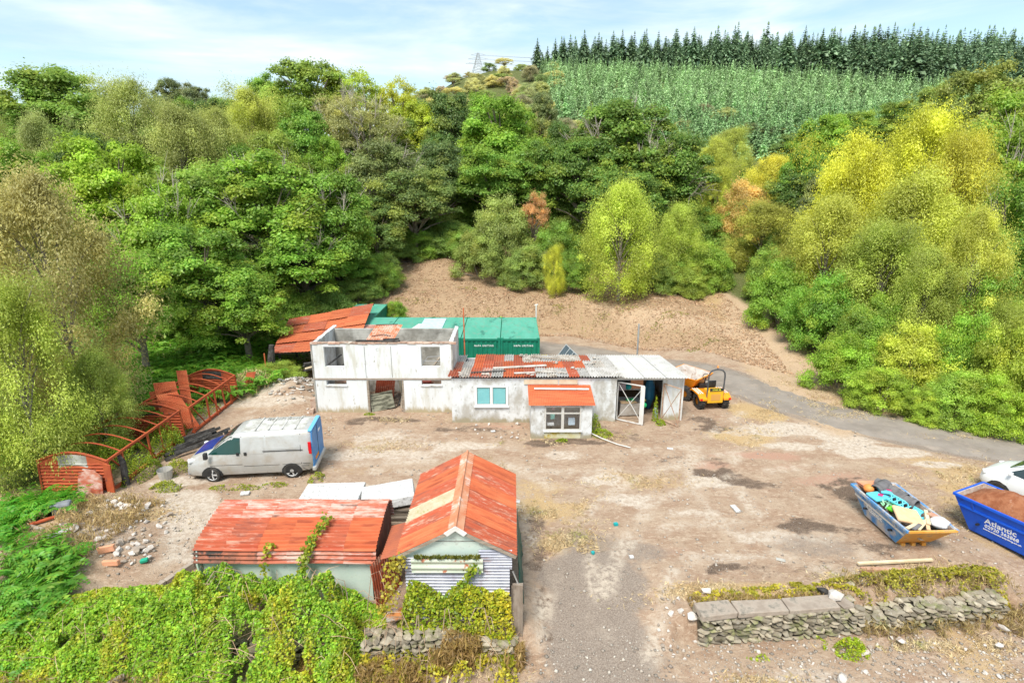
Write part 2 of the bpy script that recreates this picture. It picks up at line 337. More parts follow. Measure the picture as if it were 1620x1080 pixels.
# ---------------------------------------------------------------- ground
MOUNDS += [(-13.2, 15.0, 2.6, 1.8, .55), (-14.5, 16.6, 2.2, 1.5, .35), (-11.5, 14.0, 1.6, .9, .25), (-12.2, 29.5, 2.0, 1.8, .5), (-11.0, 27.0, 1.3, 1.5, .3),
           (3.9, 24.4, 1.1, .7, .12), (-11.0, 12.9, 2.2, .7, .15), (8, 13.0, 3, .5, .08), (11.5, 13.4, 2.5, .5, .12), (-6, 55, 5, 3, .8)]
def ellipses(X, Y, L, ns=.9, seed=4, nj=.55):
    """patches given as photo pixels (cx, cy, rx, ry, strength), laid down on the ground in metres"""
    m = np.zeros_like(X); j = nj*1.5*((fbm(X*ns*.6, Y*ns, seed, 5)-.5)*2 + .5*(fbm(X*3, Y*4, seed+9, 3)-.5))
    for (cx, cy, rx, ry, st) in L:
        x0, y0 = PT(cx, cy); x1, _ = PT(cx+rx, cy); ax = abs(x1-x0); _, ya = PT(cx, cy-ry); _, yb = PT(cx, cy+ry); ay = abs(ya-yb)/2
        q = np.sqrt(((X-x0)/ax)**2 + ((Y-y0)/ay)**2) + j
        m = np.maximum(m, st*(1-ss(.35, 1.35, q)))
    return m
# the lane and drive
ROADC = [(60,19.5),(34,20.2),(25,21.0),(20.3,22.3),(16.6,24.6),(13.9,27.6),(12.2,31.0),(10.2,34.6),(7.4,37.6),(3.5,40.0),(-2,41.2),(-8,41.8)]
ROADW = [3.4,3.4,3.3,3.2,3.2,3.1,3.0,3.0,3.0,2.8,2.6,2.4]
def catmull(P, n):
    P = [P[0]] + list(P) + [P[-1]]; out = []
    for i in range(1, len(P)-2):
        for k in range(n):
            t = k/n; a, b, c, d = [np.array(P[i+q], float) for q in (-1,0,1,2)]
            out.append(.5*((2*b)+(-a+c)*t+(2*a-5*b+4*c-d)*t*t+(-a+3*b-3*c+d)*t**3))
    out.append(np.array(P[-1], float)); return out
RC = catmull([(a[0],a[1],w_) for a, w_ in zip(ROADC, ROADW)], 14)
RCn = np.array(RC)
def roaddist(X, Y):
    s = X.shape; x = X.ravel(); y = Y.ravel(); best = np.full(x.size, 1e9)
    for r in RCn[::2]: best = np.minimum(best, np.hypot(x-r[0], y-r[1]) - r[2]/2)
    return best.reshape(s)
def grade(a, b, step, far, g=1.12):
    c = list(np.arange(a, b+1e-6, step)); s = step; v = b
    while v < far: s = min(s*g, 12); v += s; c.append(v)
    return c
xs = grade(0, 21, .17, 620); xs = [-v for v in reversed(xs[1:])] + xs
yr = grade(9.4, 34, .17, 58, 1.06)
s_ = .6; v = yr[-1]
while v < 900: s_ = min(s_*1.07, 14); v += s_; yr.append(v)
yb = []; s_ = .3; v = 9.4
while v > -80: s_ = s_*1.3; v -= s_; yb.append(v)
ys = list(reversed(yb)) + yr
XX, YY = np.meshgrid(np.array(xs), np.array(ys)); nx_, ny_ = len(xs), len(ys)
rd = roaddist(XX, YY)
flat = ss(0, .7, rd)
ZZ = hz(XX, YY)*(1-flat) + hz(XX, YY, True)*flat - .03*(1-flat)
V = np.stack([XX, YY, ZZ], -1).reshape(-1, 3)
ii = np.arange(nx_*ny_).reshape(ny_, nx_); F = np.stack([ii[:-1,:-1], ii[:-1,1:], ii[1:,1:], ii[1:,:-1]], -1).reshape(-1, 4)
def fastmesh(name, V, F, mats, attrs=None, fattrs=None, smooth=False):
    me = bpy.data.meshes.new(name); n = F.shape[1]
    me.vertices.add(len(V)); me.vertices.foreach_set('co', np.ascontiguousarray(V, np.float32).ravel())
    me.loops.add(F.size); me.loops.foreach_set('vertex_index', F.ravel().astype(np.int32))
    me.polygons.add(len(F)); me.polygons.foreach_set('loop_start', (np.arange(len(F))*n).astype(np.int32))
    try: me.polygons.foreach_set('loop_total', np.full(len(F), n, np.int32))
    except Exception: pass
    for m in (mats if isinstance(mats, list) else [mats]): me.materials.append(m)
    for k, a in (attrs or {}).items(): me.attributes.new(k, 'FLOAT', 'POINT').data.foreach_set('value', np.ascontiguousarray(a, np.float32).ravel())
    for k, a in (fattrs or {}).items(): me.attributes.new(k, 'FLOAT', 'FACE').data.foreach_set('value', np.ascontiguousarray(a, np.float32).ravel())
    if smooth: me.polygons.foreach_set('use_smooth', np.ones(len(F), bool))
    me.update(calc_edges=True); me.validate(); return me
E = lambda L, **k: ellipses(XX, YY, L, **k)
d_ = YY - np.interp(XX, FX, FY)
n1 = fbm(XX*.5, YY*.5, 41)
green = np.zeros_like(XX)
green = np.maximum(green, ss(12, 17, -XX)*ss(16.5, 19, YY + .5*(n1-.5)) )            # left under birches / frames
green = np.maximum(green, ss(11, 16, -XX)*ss(30, 33, YY))
green = np.maximum(green, ss(44, 60, YY)*ss(0, 3, YY-58+10*(n1-.5) + 0*XX))
green = np.maximum(green, ss(0, 2.4, d_-16+4*(n1-.5))*(1-ss(16.5,18,XX)*(1-ss(21.5,23,XX))*(1-ss(58,66,YY))))
green = np.maximum(green, ss(-1.5, 2, XX-21.5 - .2*(YY-25)*0)*ss(22, 26, YY + .35*(XX-20))*(rd > .9))
green = np.maximum(green, ss(.3, 1.5, rd)*ss(17.5, 19.5, XX)*(YY > RCn[:, 1].min())*ss(23, 27, YY+.45*(XX-18)))
green = np.maximum(green, ss(-.6, .4, -(YY-12.3))*ss(2.5, 4.5, -XX)*.8)
green = np.maximum(green, E([(1480,915,110,14,.7),(520,1050,130,20,.6),(100,870,90,30,.6),(30,830,90,60,.8),(560,660,40,6,.4),(470,640,35,8,.4)]))
gravel = E([(930,930,95,70,1),(950,1010,110,70,1),(900,1070,330,28,1),(640,1075,280,20,1),(1000,870,70,20,.6),(930,860,60,25,.6),(1290,860,90,25,.55)], nj=.35)
gravel = np.maximum(gravel, (1-ss(0, .5, rd))*.9)
straw = E([(880,810,70,25,.8),(900,860,55,22,.8),(1000,760,90,18,.6),(860,770,60,14,.6),(1180,690,60,18,.8),(1200,650,40,20,.9),(1260,600,60,40,.9),(1300,640,60,22,.9),(1500,740,90,25,.7),(1540,800,60,40,.8),(1400,745,60,14,.6),(1580,850,60,40,.6),
           (600,700,80,12,.5),(760,740,70,20,.5),(560,745,60,10,.4),(400,640,50,20,.5),(180,820,110,40,.8),(20,790,40,25,.8),(430,590,40,25,.8),(350,570,30,12,.9),(800,1040,30,40,.7),(1200,1060,80,16,.5),(1560,1010,60,50,.6),(1180,935,160,16,.7),(1480,905,130,14,.8),(1600,690,150,8,.9),(1350,655,90,9,.8),(1240,560,50,30,.8),(1180,500,40,25,.7)], nj=.6)
pale = E([(740,705,70,10,.9),(600,720,90,12,.6),(620,690,100,14,.6),(1010,790,60,14,.85),(950,760,50,12,.8),(1120,760,40,10,.8),(1240,680,80,12,1),(1330,690,60,12,.9),(1400,715,90,9,.9),(1480,735,50,6,.9),(1290,705,80,10,.8),(1100,810,60,10,.7),(930,900,70,30,0),
          (300,840,60,50,.8),(290,790,60,25,.7),(440,640,90,9,.7),(430,620,30,20,.7),(1230,850,80,14,.6),(1160,880,70,12,.5),(300,760,60,16,.7),(560,770,100,10,.6),(1330,1050,160,30,.5),(1500,1060,90,20,.6),(900,720,50,8,.6),(170,860,70,14,.5),(200,1050,30,30,1)], nj=.6)
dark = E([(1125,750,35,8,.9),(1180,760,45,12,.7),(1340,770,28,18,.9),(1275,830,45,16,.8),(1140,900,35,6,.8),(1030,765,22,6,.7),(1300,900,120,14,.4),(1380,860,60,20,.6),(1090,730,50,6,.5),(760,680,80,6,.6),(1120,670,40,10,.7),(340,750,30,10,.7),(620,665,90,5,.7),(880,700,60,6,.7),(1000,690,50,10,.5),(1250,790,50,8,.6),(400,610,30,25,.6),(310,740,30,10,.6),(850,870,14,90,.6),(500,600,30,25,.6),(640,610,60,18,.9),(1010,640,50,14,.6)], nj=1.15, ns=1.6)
red = E([(1200,720,80,10,.8),(1130,735,40,9,.7),(1320,755,80,14,.6),(800,675,70,8,.6),(1130,600,50,20,.5),(1240,740,60,10,.6),(1060,870,70,12,.4),(950,690,70,10,.4),(1160,1040,90,20,.4)], nj=.5)
chips = ss(-.6, .8, d_ + .8*(n1-.5))*(1-ss(13, 19, d_))*(1-ss(13.5, 17.5, XX))*ss(-14, -10, XX)
straw = np.maximum(straw, ss(12.5, 15, XX)*ss(0, 1.2, d_)*(1-ss(21, 23, XX))*.9*(1-ss(18, 26, d_)))
def ruts(paths):
    m = np.zeros_like(XX)
    for P, off in paths:
        Q = np.array(catmull([PT(*p) for p in P], 10)); T_ = np.gradient(Q, axis=0); T_ /= np.linalg.norm(T_, axis=1)[:,None]; Nn_ = np.stack([-T_[:,1], T_[:,0]], -1)
        for sg in (-1, 1):
            best = np.full(XX.shape, 9.)
            for q in Q + Nn_*off*sg: best = np.minimum(best, np.hypot(XX-q[0], YY-q[1]))
            m = np.maximum(m, 1-ss(.12, .38, best))
    return m*ss(.35, .6, fbm(XX*1.1, YY*1.1, 88))
rut = ruts([([(300,900),(380,770),(430,640),(470,590)],.8),([(900,1000),(930,880),(1000,790),(1120,740),(1300,720)],.8),([(980,1000),(1040,870),(1180,850),(1320,880),(1350,900)],.8),([(560,720),(700,715),(900,730),(1100,720)],.8),([(1400,880),(1250,860),(1150,800),(1130,720),(1200,660)],.8),([(900,930),(860,800),(760,740),(600,730)],.8)])
def ribbon(P, z=0):
    m = np.full(XX.shape, 0.); Q = np.array(catmull([PT(p[0], p[1], p[3]) + (p[2],) for p in P], 8)); best = np.full(XX.shape, 9.)
    for q in Q: best = np.minimum(best, np.hypot(XX-q[0], YY-q[1])/q[2])
    return 1-ss(.6, 1.25, best + .8*(fbm(XX*.9, YY*.9, 91)-.5))
track = np.maximum(ribbon([(1340,660,1.6,.3),(1270,600,2.0,.6),(1215,540,2.0,.9),(1180,495,1.8,1.3),(1162,462,1.5,1.5),(1160,440,1.4,1.8)]), .8*ribbon([(595,425,1.3,1.6),(680,425,1.2,1.6),(790,440,1.0,1.4),(900,465,1.0,1.3),(1010,492,1.1,1.2),(1110,505,1.2,1.2),(1190,520,1.4,1.1)]))
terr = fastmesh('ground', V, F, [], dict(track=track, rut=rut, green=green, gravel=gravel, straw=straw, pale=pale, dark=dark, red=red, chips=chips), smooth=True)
gm, nt, b = newmat('yard_ground'); L = nt.links.new
tc = N(nt,'ShaderNodeTexCoord').outputs['Object']
def gnoise(s, det=8, ro=.6, vec=tc, st=None, dist=0):
    n = N(nt,'ShaderNodeTexNoise'); n.inputs['Scale'].default_value = s; n.inputs['Detail'].default_value = det; n.inputs['Roughness'].default_value = ro; n.inputs['Distortion'].default_value = dist
    if st:
        m = N(nt,'ShaderNodeMapping'); m.inputs['Scale'].default_value = st[:3]; m.inputs['Rotation'].default_value = (0,0,st[3]); L(vec, m.inputs[0]); vec = m.outputs[0]
    L(vec, n.inputs[0]); return n.outputs[0]
def grmp(x, a, c, lo=0., hi=1.):
    r = N(nt,'ShaderNodeMapRange', interpolation_type='SMOOTHSTEP'); r.inputs[1].default_value = a; r.inputs[2].default_value = c; r.inputs[3].default_value = lo; r.inputs[4].default_value = hi; L(x, r.inputs[0]); return r.outputs[0]
def gmix(f, a, c):
    x = N(nt,'ShaderNodeMix', data_type='RGBA'); L(f, x.inputs[0])
    for k, q in ((6,a),(7,c)):
        if isinstance(q, tuple): x.inputs[k].default_value = rgb(q)
        else: L(q, x.inputs[k])
    return x.outputs[2]
def gmath(op, a, c=None):
    x = N(nt,'ShaderNodeMath', operation=op); x.use_clamp = (op != 'SUBTRACT')
    for k, q in ((0,a),(1,c)):
        if q is None: continue
        if isinstance(q, (int,float)): x.inputs[k].default_value = q
        else: L(q, x.inputs[k])
    return x.outputs[0]
def zone(name, noise, k=.9, t0=0):
    """mask broken up by noise so that patches have ragged, speckled borders"""
    a = N(nt,'ShaderNodeAttribute', attribute_name=name).outputs['Fac']
    s = gmath('ADD', a, gmath('MULTIPLY', a, 0.0)); x = N(nt,'ShaderNodeMath', operation='MULTIPLY_ADD'); L(noise, x.inputs[0]); x.inputs[1].default_value = k*1.5; L(a, x.inputs[2])
    return gmath('MULTIPLY', grmp(x.outputs[0], t0 or (.95 if k > .55 else .62), (t0+.45) if t0 else (1.5 if k > .55 else 1.12)), grmp(a, 0, .3))
nA = gnoise(1.1); nB = gnoise(6, 6, .7); nC = gnoise(28, 4, .7); nD = gnoise(.45, 5); nE = gnoise(90, 2, .6); nS = gnoise(3.2, 8, .72, st=(1,2.4,1,.5), dist=1.2); nF = gnoise(2.2, 12, .82, st=(1,1.8,1,.2), dist=.6)
base = gmix(grmp(nA, .36, .64), (.40,.275,.195), (.50,.385,.29))
base = gmix(grmp(nS, .48, .66), base, (.61,.49,.385))
base = gmix(grmp(nB, .52, .72), base, (.27,.18,.12))
sp = gmix(grmp(nC, .35, .65), (.26,.165,.10), (.60,.46,.30))
c = gmix(zone('straw', nB), base, gmix(grmp(nC, .32, .62), (.42,.27,.13), (.66,.50,.28)))
c = gmix(zone('red', nB), c, (.52,.32,.24))
c = gmix(zone('pale', nF, 1.3, 1.22), c, gmix(grmp(nB, .4, .6), (.54,.45,.37), (.72,.65,.57)))
c = gmix(zone('gravel', nB, .5), c, gmix(grmp(nC, .35, .65), (.24,.195,.165), (.40,.345,.30)))
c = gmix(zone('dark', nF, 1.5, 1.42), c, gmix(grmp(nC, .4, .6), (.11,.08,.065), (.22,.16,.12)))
c = gmix(zone('chips', nB, .5), c, gmix(grmp(nC, .32, .62), (.28,.18,.105), (.56,.41,.27)))
c = gmix(gmath('MULTIPLY', N(nt,'ShaderNodeAttribute', attribute_name='chips').outputs['Fac'], grmp(nA, .55, .72)), c, (.30,.25,.12))
c = gmix(gmath('MULTIPLY', N(nt,'ShaderNodeAttribute', attribute_name='rut').outputs['Fac'], grmp(nB, .35, .62)), c, (.66,.58,.49))
c = gmix(gmath('MULTIPLY', N(nt,'ShaderNodeAttribute', attribute_name='track').outputs['Fac'], grmp(nF, .25, .5)), c, gmix(grmp(nC, .35, .65), (.50,.35,.23), (.70,.55,.40)))
c = gmix(zone('green', nB, .6), c, gmix(grmp(nC, .35, .65), (.05,.09,.015), (.13,.17,.035)))
nG = gnoise(14, 8, .85, st=(1,1.7,1,-.3), dist=.4)
c = gmix(gmath('MULTIPLY', grmp(nG, .53, .68), .6), c, (.24,.165,.115))
c = gmix(gmath('MULTIPLY', grmp(nG, .46, .33), .55), c, (.72,.60,.48))
c = gmix(gmath('MULTIPLY', grmp(nE, .60, .70), .45), c, (.74,.67,.59))
c = gmix(gmath('MULTIPLY', grmp(nE, .40, .30), .45), c, (.12,.09,.07))
gs_ = N(nt,'ShaderNodeVectorMath', operation='MULTIPLY'); gs_.inputs[1].default_value = (.82,.785,.745); L(c, gs_.inputs[0]); L(gs_.outputs[0], b.inputs['Base Color']); b.inputs['Roughness'].default_value = .95; b.inputs['Specular IOR Level'].default_value = .15
bp = N(nt,'ShaderNodeBump'); bp.inputs['Strength'].default_value = .75; bp.inputs['Distance'].default_value = .09
hh = gmath('ADD', gmath('MULTIPLY', nC, .5), gmath('MULTIPLY', nB, .5)); L(hh, bp.inputs['Height']); L(bp.outputs[0], b.inputs['Normal'])
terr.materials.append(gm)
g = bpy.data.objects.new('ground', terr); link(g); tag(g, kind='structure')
# road strip
rv = []; rf = []; K = 9
for i, r in enumerate(RC):
    a = np.array(RC[max(i-1,0)][:2]); c_ = np.array(RC[min(i+1,len(RC)-1)][:2]); t = c_-a; t = t/np.hypot(*t); nrm = np.array([-t[1], t[0]])
    wl = r[2]/2 + .18*(random.random()-.5)*2; wr = r[2]/2 + .18*(random.random()-.5)*2
    for k in range(K):
        s = -wl + (wl+wr)*k/(K-1); p = np.array(r[:2]) + nrm*s
        rv.append((p[0], p[1], gz(p[0], p[1]) + (.012 if 0 < k < K-1 else -.05)))
for i in range(len(RC)-1):
    for k in range(K-1): rf.append((i*K+k, i*K+k+1, (i+1)*K+k+1, (i+1)*K+k))
ROADM = mat('worn_asphalt', (.23,.195,.165), (.29,.25,.215), .9, .92, bump=.35, bsc=30, c3=(.34,.28,.23), s3=1.1, t3=.6, w3=.12, c4=(.17,.16,.15), s4=30, t4=.62, usetint=False)
me = bpy.data.meshes.new('road'); me.from_pydata(rv, [], rf); me.materials.append(ROADM); me.polygons.foreach_set('use_smooth', [True]*len(rf))
o = bpy.data.objects.new('road', me); link(o); tag(o, kind='structure')

# ---------------------------------------------------------------- scattered ground stuff
def scatter_rocks(name, n, fn, size, mats, label=None, kinds=6, flatz=.6):
    Vs = []; Fs = []; T = []; b0 = 0
    pts = fn(n); m = len(pts)
    x, y = pts[:,0], pts[:,1]; z = hz(x, y, True)
    # small angular stones: octahedra
    base = np.array([(1,0,0),(0,1,0),(-1,0,0),(0,-1,0),(0,0,1),(0,0,-1)], float)
    ff = np.array([(0,1,4),(1,2,4),(2,3,4),(3,0,4),(1,0,5),(2,1,5),(3,2,5),(0,3,5)])
    sz = size[0]*np.exp(rng.random(m)**3*math.log(size[1]/size[0]))
    an = rng.random(m)*6.28; P = base[None]*(1+.5*(rng.random((m,6,3))-.5)) + .35*(rng.random((m,6,3))-.5)
    P = P*sz[:,None,None]; P[:,:,2] *= flatz; ca, sa = np.cos(an)[:,None], np.sin(an)[:,None]
    X = P[:,:,0]*ca - P[:,:,1]*sa + x[:,None]; Y = P[:,:,0]*sa + P[:,:,1]*ca + y[:,None]; Z = P[:,:,2] + z[:,None] + (sz*.25)[:,None]
    V = np.stack([X,Y,Z],-1).reshape(-1,3); F = (ff[None] + (np.arange(m)*6)[:,None,None]).reshape(-1,3)
    me = fastmesh(name, V, F, mats, fattrs=dict(tint=np.repeat(.55+.7*rng.random(m), 8)))
    o = bpy.data.objects.new(name, me); link(o); tag(o, label, 'gravel', kind='stuff'); return o
def rect(n, x0, x1, y0, y1, p=1.0):
    def f(n_=n):
        x = x0 + (x1-x0)*rng.random(n_); y = y0 + (y1-y0)*rng.random(n_)**p; return np.stack([x,y],-1)
    return f
def scat_fn(n):
    a = rect(0,-13,16,10,26,1.5)(n); d = fbm(a[:,0]*.8, a[:,1]*.8, 50); k = d > .47
    e = rect(0,4.8,16,10.0,12.4)(n//3); f_ = rect(0,-6,5,10,12)(n//6); h = rect(0,-13.5,-8,12.2,17)(n//9)
    return np.concatenate([a[k], e, f_, h])
GRAV = mat('loose_stone', (.36,.31,.26), (.50,.45,.39), 3, .9, c3=(.3,.24,.2), s3=2, t3=.6)
scatter_rocks('loose_gravel', 13000, scat_fn, (.010, .065), GRAV, 'small loose stones strewn over the dirt yard and drive')
def sheet_cloud(P, Nn, Ls, Ws, fold=.25, updir=None):
    """one leaf-shaped quad per point"""
    m = len(P); r = rng.normal(size=(m,3)); 
    if updir is not None: r = r*.45 + updir
    t = r - (r*Nn).sum(1)[:,None]*Nn; t /= np.linalg.norm(t, axis=1)[:,None]+1e-9; bt = np.cross(Nn, t)
    Ls = Ls[:,None]; Ws = Ws[:,None]
    V = np.stack([P - t*Ls, P + bt*Ws - Nn*Ws*fold - t*Ls*.12, P + t*Ls, P - bt*Ws - Nn*Ws*fold - t*Ls*.12], 1).reshape(-1,3)
    return V, np.arange(4*m).reshape(-1,4)
def unit(v): return v/(np.linalg.norm(v, axis=-1, keepdims=True)+1e-9)
def leaf_object(name, P, Nn, Ls, Ws, tint, hue, color, parent=None, m=None, updir=None, fold=.25):
    V, F = sheet_cloud(P, Nn, Ls, Ws, fold, updir)
    me = fastmesh(name, V, F, m or LEAF, fattrs=dict(tint=tint, hue=hue))
    o = bpy.data.objects.new(name, me); link(o, parent); o.color = rgb(color); return o
# wood chips and brash on the bank
def chips_fn():
    n = 52000; x = -11 + 32*rng.random(n); d = rng.random(n)**1.15*18 - .4; y = np.interp(x, FX, FY) + d
    k = (fbm(x*.7, y*.7, 60) > .30*rng.random(n)+.12) & (x < 16.5+ .1*d); x, y = x[k], y[k]; z = hz(x, y, True) + .03
    P = np.stack([x,y,z],-1); Nn = unit(np.array([0,0,1.0]) + .8*rng.normal(size=P.shape)); m = len(P)
    V, F = sheet_cloud(P, Nn, .04+.13*rng.random(m)**2, .014+.025*rng.random(m), .1)
    me = fastmesh('wood_chips', V, F, CHIPM, fattrs=dict(tint=.7+.9*rng.random(m)**1.2)); o = bpy.data.objects.new('wood_chips', me); link(o)
    tag(o, 'brown wood chips and brash covering the cleared bank', 'wood chips', kind='stuff')
CHIPM = mat('wood_chip', (.34,.205,.12), (.45,.30,.19), .5, .9, c3=(.55,.44,.34), s3=2, t3=.62)
chips_fn()
def straw_fn():
    pts = []
    for (px, py, rx, ry, n) in [(880,810,70,25,2200),(900,860,55,22,1800),(1000,760,90,18,1200),(1200,650,40,20,1200),(1270,600,60,40,3000),(1300,640,60,22,1600),(1500,745,90,25,2000),(1540,810,60,40,2400),(1180,690,60,18,1000),
                                (180,820,110,40,3500),(20,790,40,25,1000),(430,590,40,25,1500),(800,1030,28,40,1500),(1180,935,160,14,2200),(1480,905,130,14,2000),(1560,1010,60,50,1500),(1450,915,140,16,5200),(1200,935,110,9,2200),(1350,945,230,10,1800),(1200,1060,80,16,800),(1350,655,90,9,800),(760,740,70,20,900),(600,705,80,12,800),(620,665,100,5,900),(840,700,60,6,500),(640,1045,110,14,1500),(1560,690,120,8,800),(960,690,40,10,500),(470,745,90,6,500),(1440,990,120,14,1200)]:
        a = rng.random(n)*6.28; r = np.sqrt(-np.log(rng.random(n)+1e-6))*.72; qx = px+rx*r*np.cos(a); qy = py+ry*r*np.sin(a)
        pts += [PT(u, v_, -.3 if v_ > 1000 else 0) for u, v_ in zip(qx, qy)]
    p = np.array(pts); p = p[fbm(p[:,0]*1.7, p[:,1]*1.7, 71, 4) > .46 + .06*rng.random(len(p))]; x, y = p[:,0], p[:,1]; z = hz(x, y, True) + .02; P = np.stack([x,y,z],-1); m = len(P)
    Nn = unit(np.array([0,0,.8]) + .9*rng.normal(size=P.shape))
    V, F = sheet_cloud(P, Nn, .04+.10*rng.random(m)**1.5, .006+.008*rng.random(m), .1)
    me = fastmesh('dry_grass', V, F, STRAWM, fattrs=dict(tint=.5+.6*rng.random(m))); o = bpy.data.objects.new('dry_grass', me); link(o)
    tag(o, 'dry straw-coloured grass lying over the yard', 'dry grass', kind='stuff')
STRAWM = mat('straw', (.58,.42,.22), (.7,.56,.34), 1.5, .9, c3=(.35,.36,.1), s3=.8, t3=.62)
straw_fn()

# ---------------------------------------------------------------- trees
def limbs(mb, base, tops, r0, n=6, lean=.3):
    for tp, rr in tops:
        b = Vector(base); t = Vector(tp); m1 = b.lerp(t, .35) + Vector((random.uniform(-.3,.3), random.uniform(-.3,.3), lean)); m2 = b.lerp(t, .7) + Vector((random.uniform(-.3,.3), random.uniform(-.3,.3), lean*.5))
        mb.tube([b, m1, m2, t], [rr, rr*.75, rr*.5, rr*.18], n, cap=False)
def crown_arrays(kind, seed, H=10.0, Wd=4.0):
    """leaf points for a crown of height H and half-width Wd standing on z=0"""
    r = np.random.default_rng(seed)
    if kind == 'oak':
        n = 140; lo = .14
        # lumpy envelope: clumps on a distorted ellipsoid, in loose tiers
        u = unit(r.normal(size=(n,3))); u[:,2] = np.abs(u[:,2])*1.0 - .55*r.random(n)
        u = unit(u); rad = .62 + .36*r.random(n)**.6; rad[:n//5] *= .55
        az = np.arctan2(u[:,1], u[:,0]); lump = 1 + .16*np.sin(3*az + seed) + .1*np.sin(5*az+2*seed)
        C = np.stack([u[:,0]*rad*Wd*.88*lump, u[:,1]*rad*Wd*.88*lump, H*(.51 + u[:,2]*rad*.45)], -1)
        cr = Wd*(.10 + .16*r.random(n)); k = 420; fl = .95; ls = (.065,.13); asp = .62; spread = .42
    elif kind == 'birch':
        n = 125; z = r.random(n)**.8; prof = np.sin(np.pi*np.clip(z*.80+.18, 0, 1))**.7
        az = r.random(n)*6.28; rad = (.45+.55*r.random(n)**.6)*prof
        nl = 9; la = r.random(nl)*6.28; lz = r.random(nl)*.85; w8 = np.max([np.exp(-(((az-la[q]+np.pi)%(2*np.pi)-np.pi)/.55)**2 - ((z-lz[q])/.2)**2)*(.6+.4*np.sin(q*2.1+seed)) for q in range(nl)], 0)
        rad = rad*(.72 + .55*w8); z = np.clip(z + .05*w8*r.random(n), 0, 1.02)
        C = np.stack([np.cos(az)*rad*Wd*.98, np.sin(az)*rad*Wd*.98, H*(.10 + .87*z)], -1); C[:10,:2] *= .5; C[:5,2] = H*(.86+.12*r.random(5)); C[:5,:2] = r.normal(size=(5,2))*Wd*.28
        cr = Wd*(.08 + .20*r.random(n)**1.3); k = 700; fl = 1.15; ls = (.05,.092); asp = .46; spread = .42
    elif kind == 'shrub':
        n = 125; u = unit(r.normal(size=(n,3))); u[:,2] = np.abs(u[:,2])*.95; rad = .6+.38*r.random(n)**.6
        az = np.arctan2(u[:,1], u[:,0]); lump = 1 + .15*np.sin(4*az + seed)
        C = np.stack([u[:,0]*rad*Wd*.9*lump, u[:,1]*rad*Wd*.9*lump, H*(.03 + u[:,2]*rad*.9)], -1)
        cr = Wd*(.14+.13*r.random(n)); k = 400; fl = .8; ls = (.05,.105); asp = .55; spread = .5
    elif kind == 'thin':   # half bare crown
        n = 75; u = unit(r.normal(size=(n,3))); u[:,2] = np.abs(u[:,2]) - .35*r.random(n); rad = .5+.5*r.random(n)**.5
        C = np.stack([u[:,0]*rad*Wd*.9, u[:,1]*rad*Wd*.9, H*(.55 + u[:,2]*rad*.42)], -1)
        cr = Wd*(.13+.13*r.random(n)); k = 190; fl = .8; ls = (.06,.12); asp = .6; spread = .8
    P = []; Nn = []; T = []; Hh = []
    for i in range(n):
        kk = int(k*(.7+.6*r.random())*(cr[i]/(Wd*.2))**1.3)
        u = unit(r.normal(size=(kk,3))); u[:,2] = np.where(u[:,2] < -.25, -u[:,2]*.6, u[:,2])
        rr = r.random(kk)**.4; q = u*rr[:,None]*cr[i]*(1+.35*r.normal(size=(kk,1))*.6); q[:,2] *= fl
        if kind == 'birch': q *= (1+.28*np.abs(r.normal(size=(kk,1)))); q[:,2] -= np.abs(r.normal(size=kk))*cr[i]*.9; q[:,:2] += C[i,:2]/(np.linalg.norm(C[i,:2])+.3)*(np.abs(r.normal(size=kk))*cr[i]*.45)[:,None]
        P.append(C[i]+q); Nn.append(unit(u*.9 + np.array([0,0,.55]) + spread*r.normal(size=(kk,3))))
        T.append(np.full(kk, (.60+.75*r.random()) if kind == 'birch' else (.68+.62*r.random()))*(.82+.36*r.random(kk))); Hh.append(np.clip(r.normal(.10, .06, kk) + (.25 if kind == 'birch' else .7)*max(0, r.random()-.64), 0, 1))
    P = np.concatenate(P); m = len(P)
    P[:,2] = np.clip(P[:,2], .05, None)
    return P, np.concatenate(Nn), (ls[0]+(ls[1]-ls[0])*r.random(m)), asp, np.concatenate(T), np.concatenate(Hh), C
PROTO = {}; HN = {'shrub': 5.0}
def dead_twigs(name, seed, H, Wd, n, z0=.5, z1=1.0):
    random.seed(seed); mb = MB()
    for _ in range(n):
        a = random.uniform(0, 6.28); zz = random.uniform(z0, z1); rr = Wd*math.sqrt(max(.05, 1-((zz-.5)/.56)**2))*random.uniform(.75, .98)
        p = Vector((math.cos(a)*rr, math.sin(a)*rr, H*zz)); p = p*.93; b = p*.72 + Vector((0,0,H*.08)); dirn = (p-b).normalized()
        mb.tube([b, p, p+dirn*.6+Vector((0,0,.25))], [.045,.03,.008], 4, cap=False)
        for k in range(7):
            s = b.lerp(p, random.uniform(.3, 1)); e = s + (dirn + Vector((random.gauss(0,.7), random.gauss(0,.7), random.gauss(.3,.5))))*random.uniform(.4, 1.1)
            mb.tube([s, s.lerp(e,.5)+Vector((0,0,.08)), e], [.02,.014,.005], 3, cap=False)
            e2 = s.lerp(e,.55) + Vector((random.gauss(0,.35), random.gauss(0,.35), random.gauss(.15,.3))); mb.tube([s.lerp(e,.5), e2], [.012,.004], 3, cap=False)
    return mb
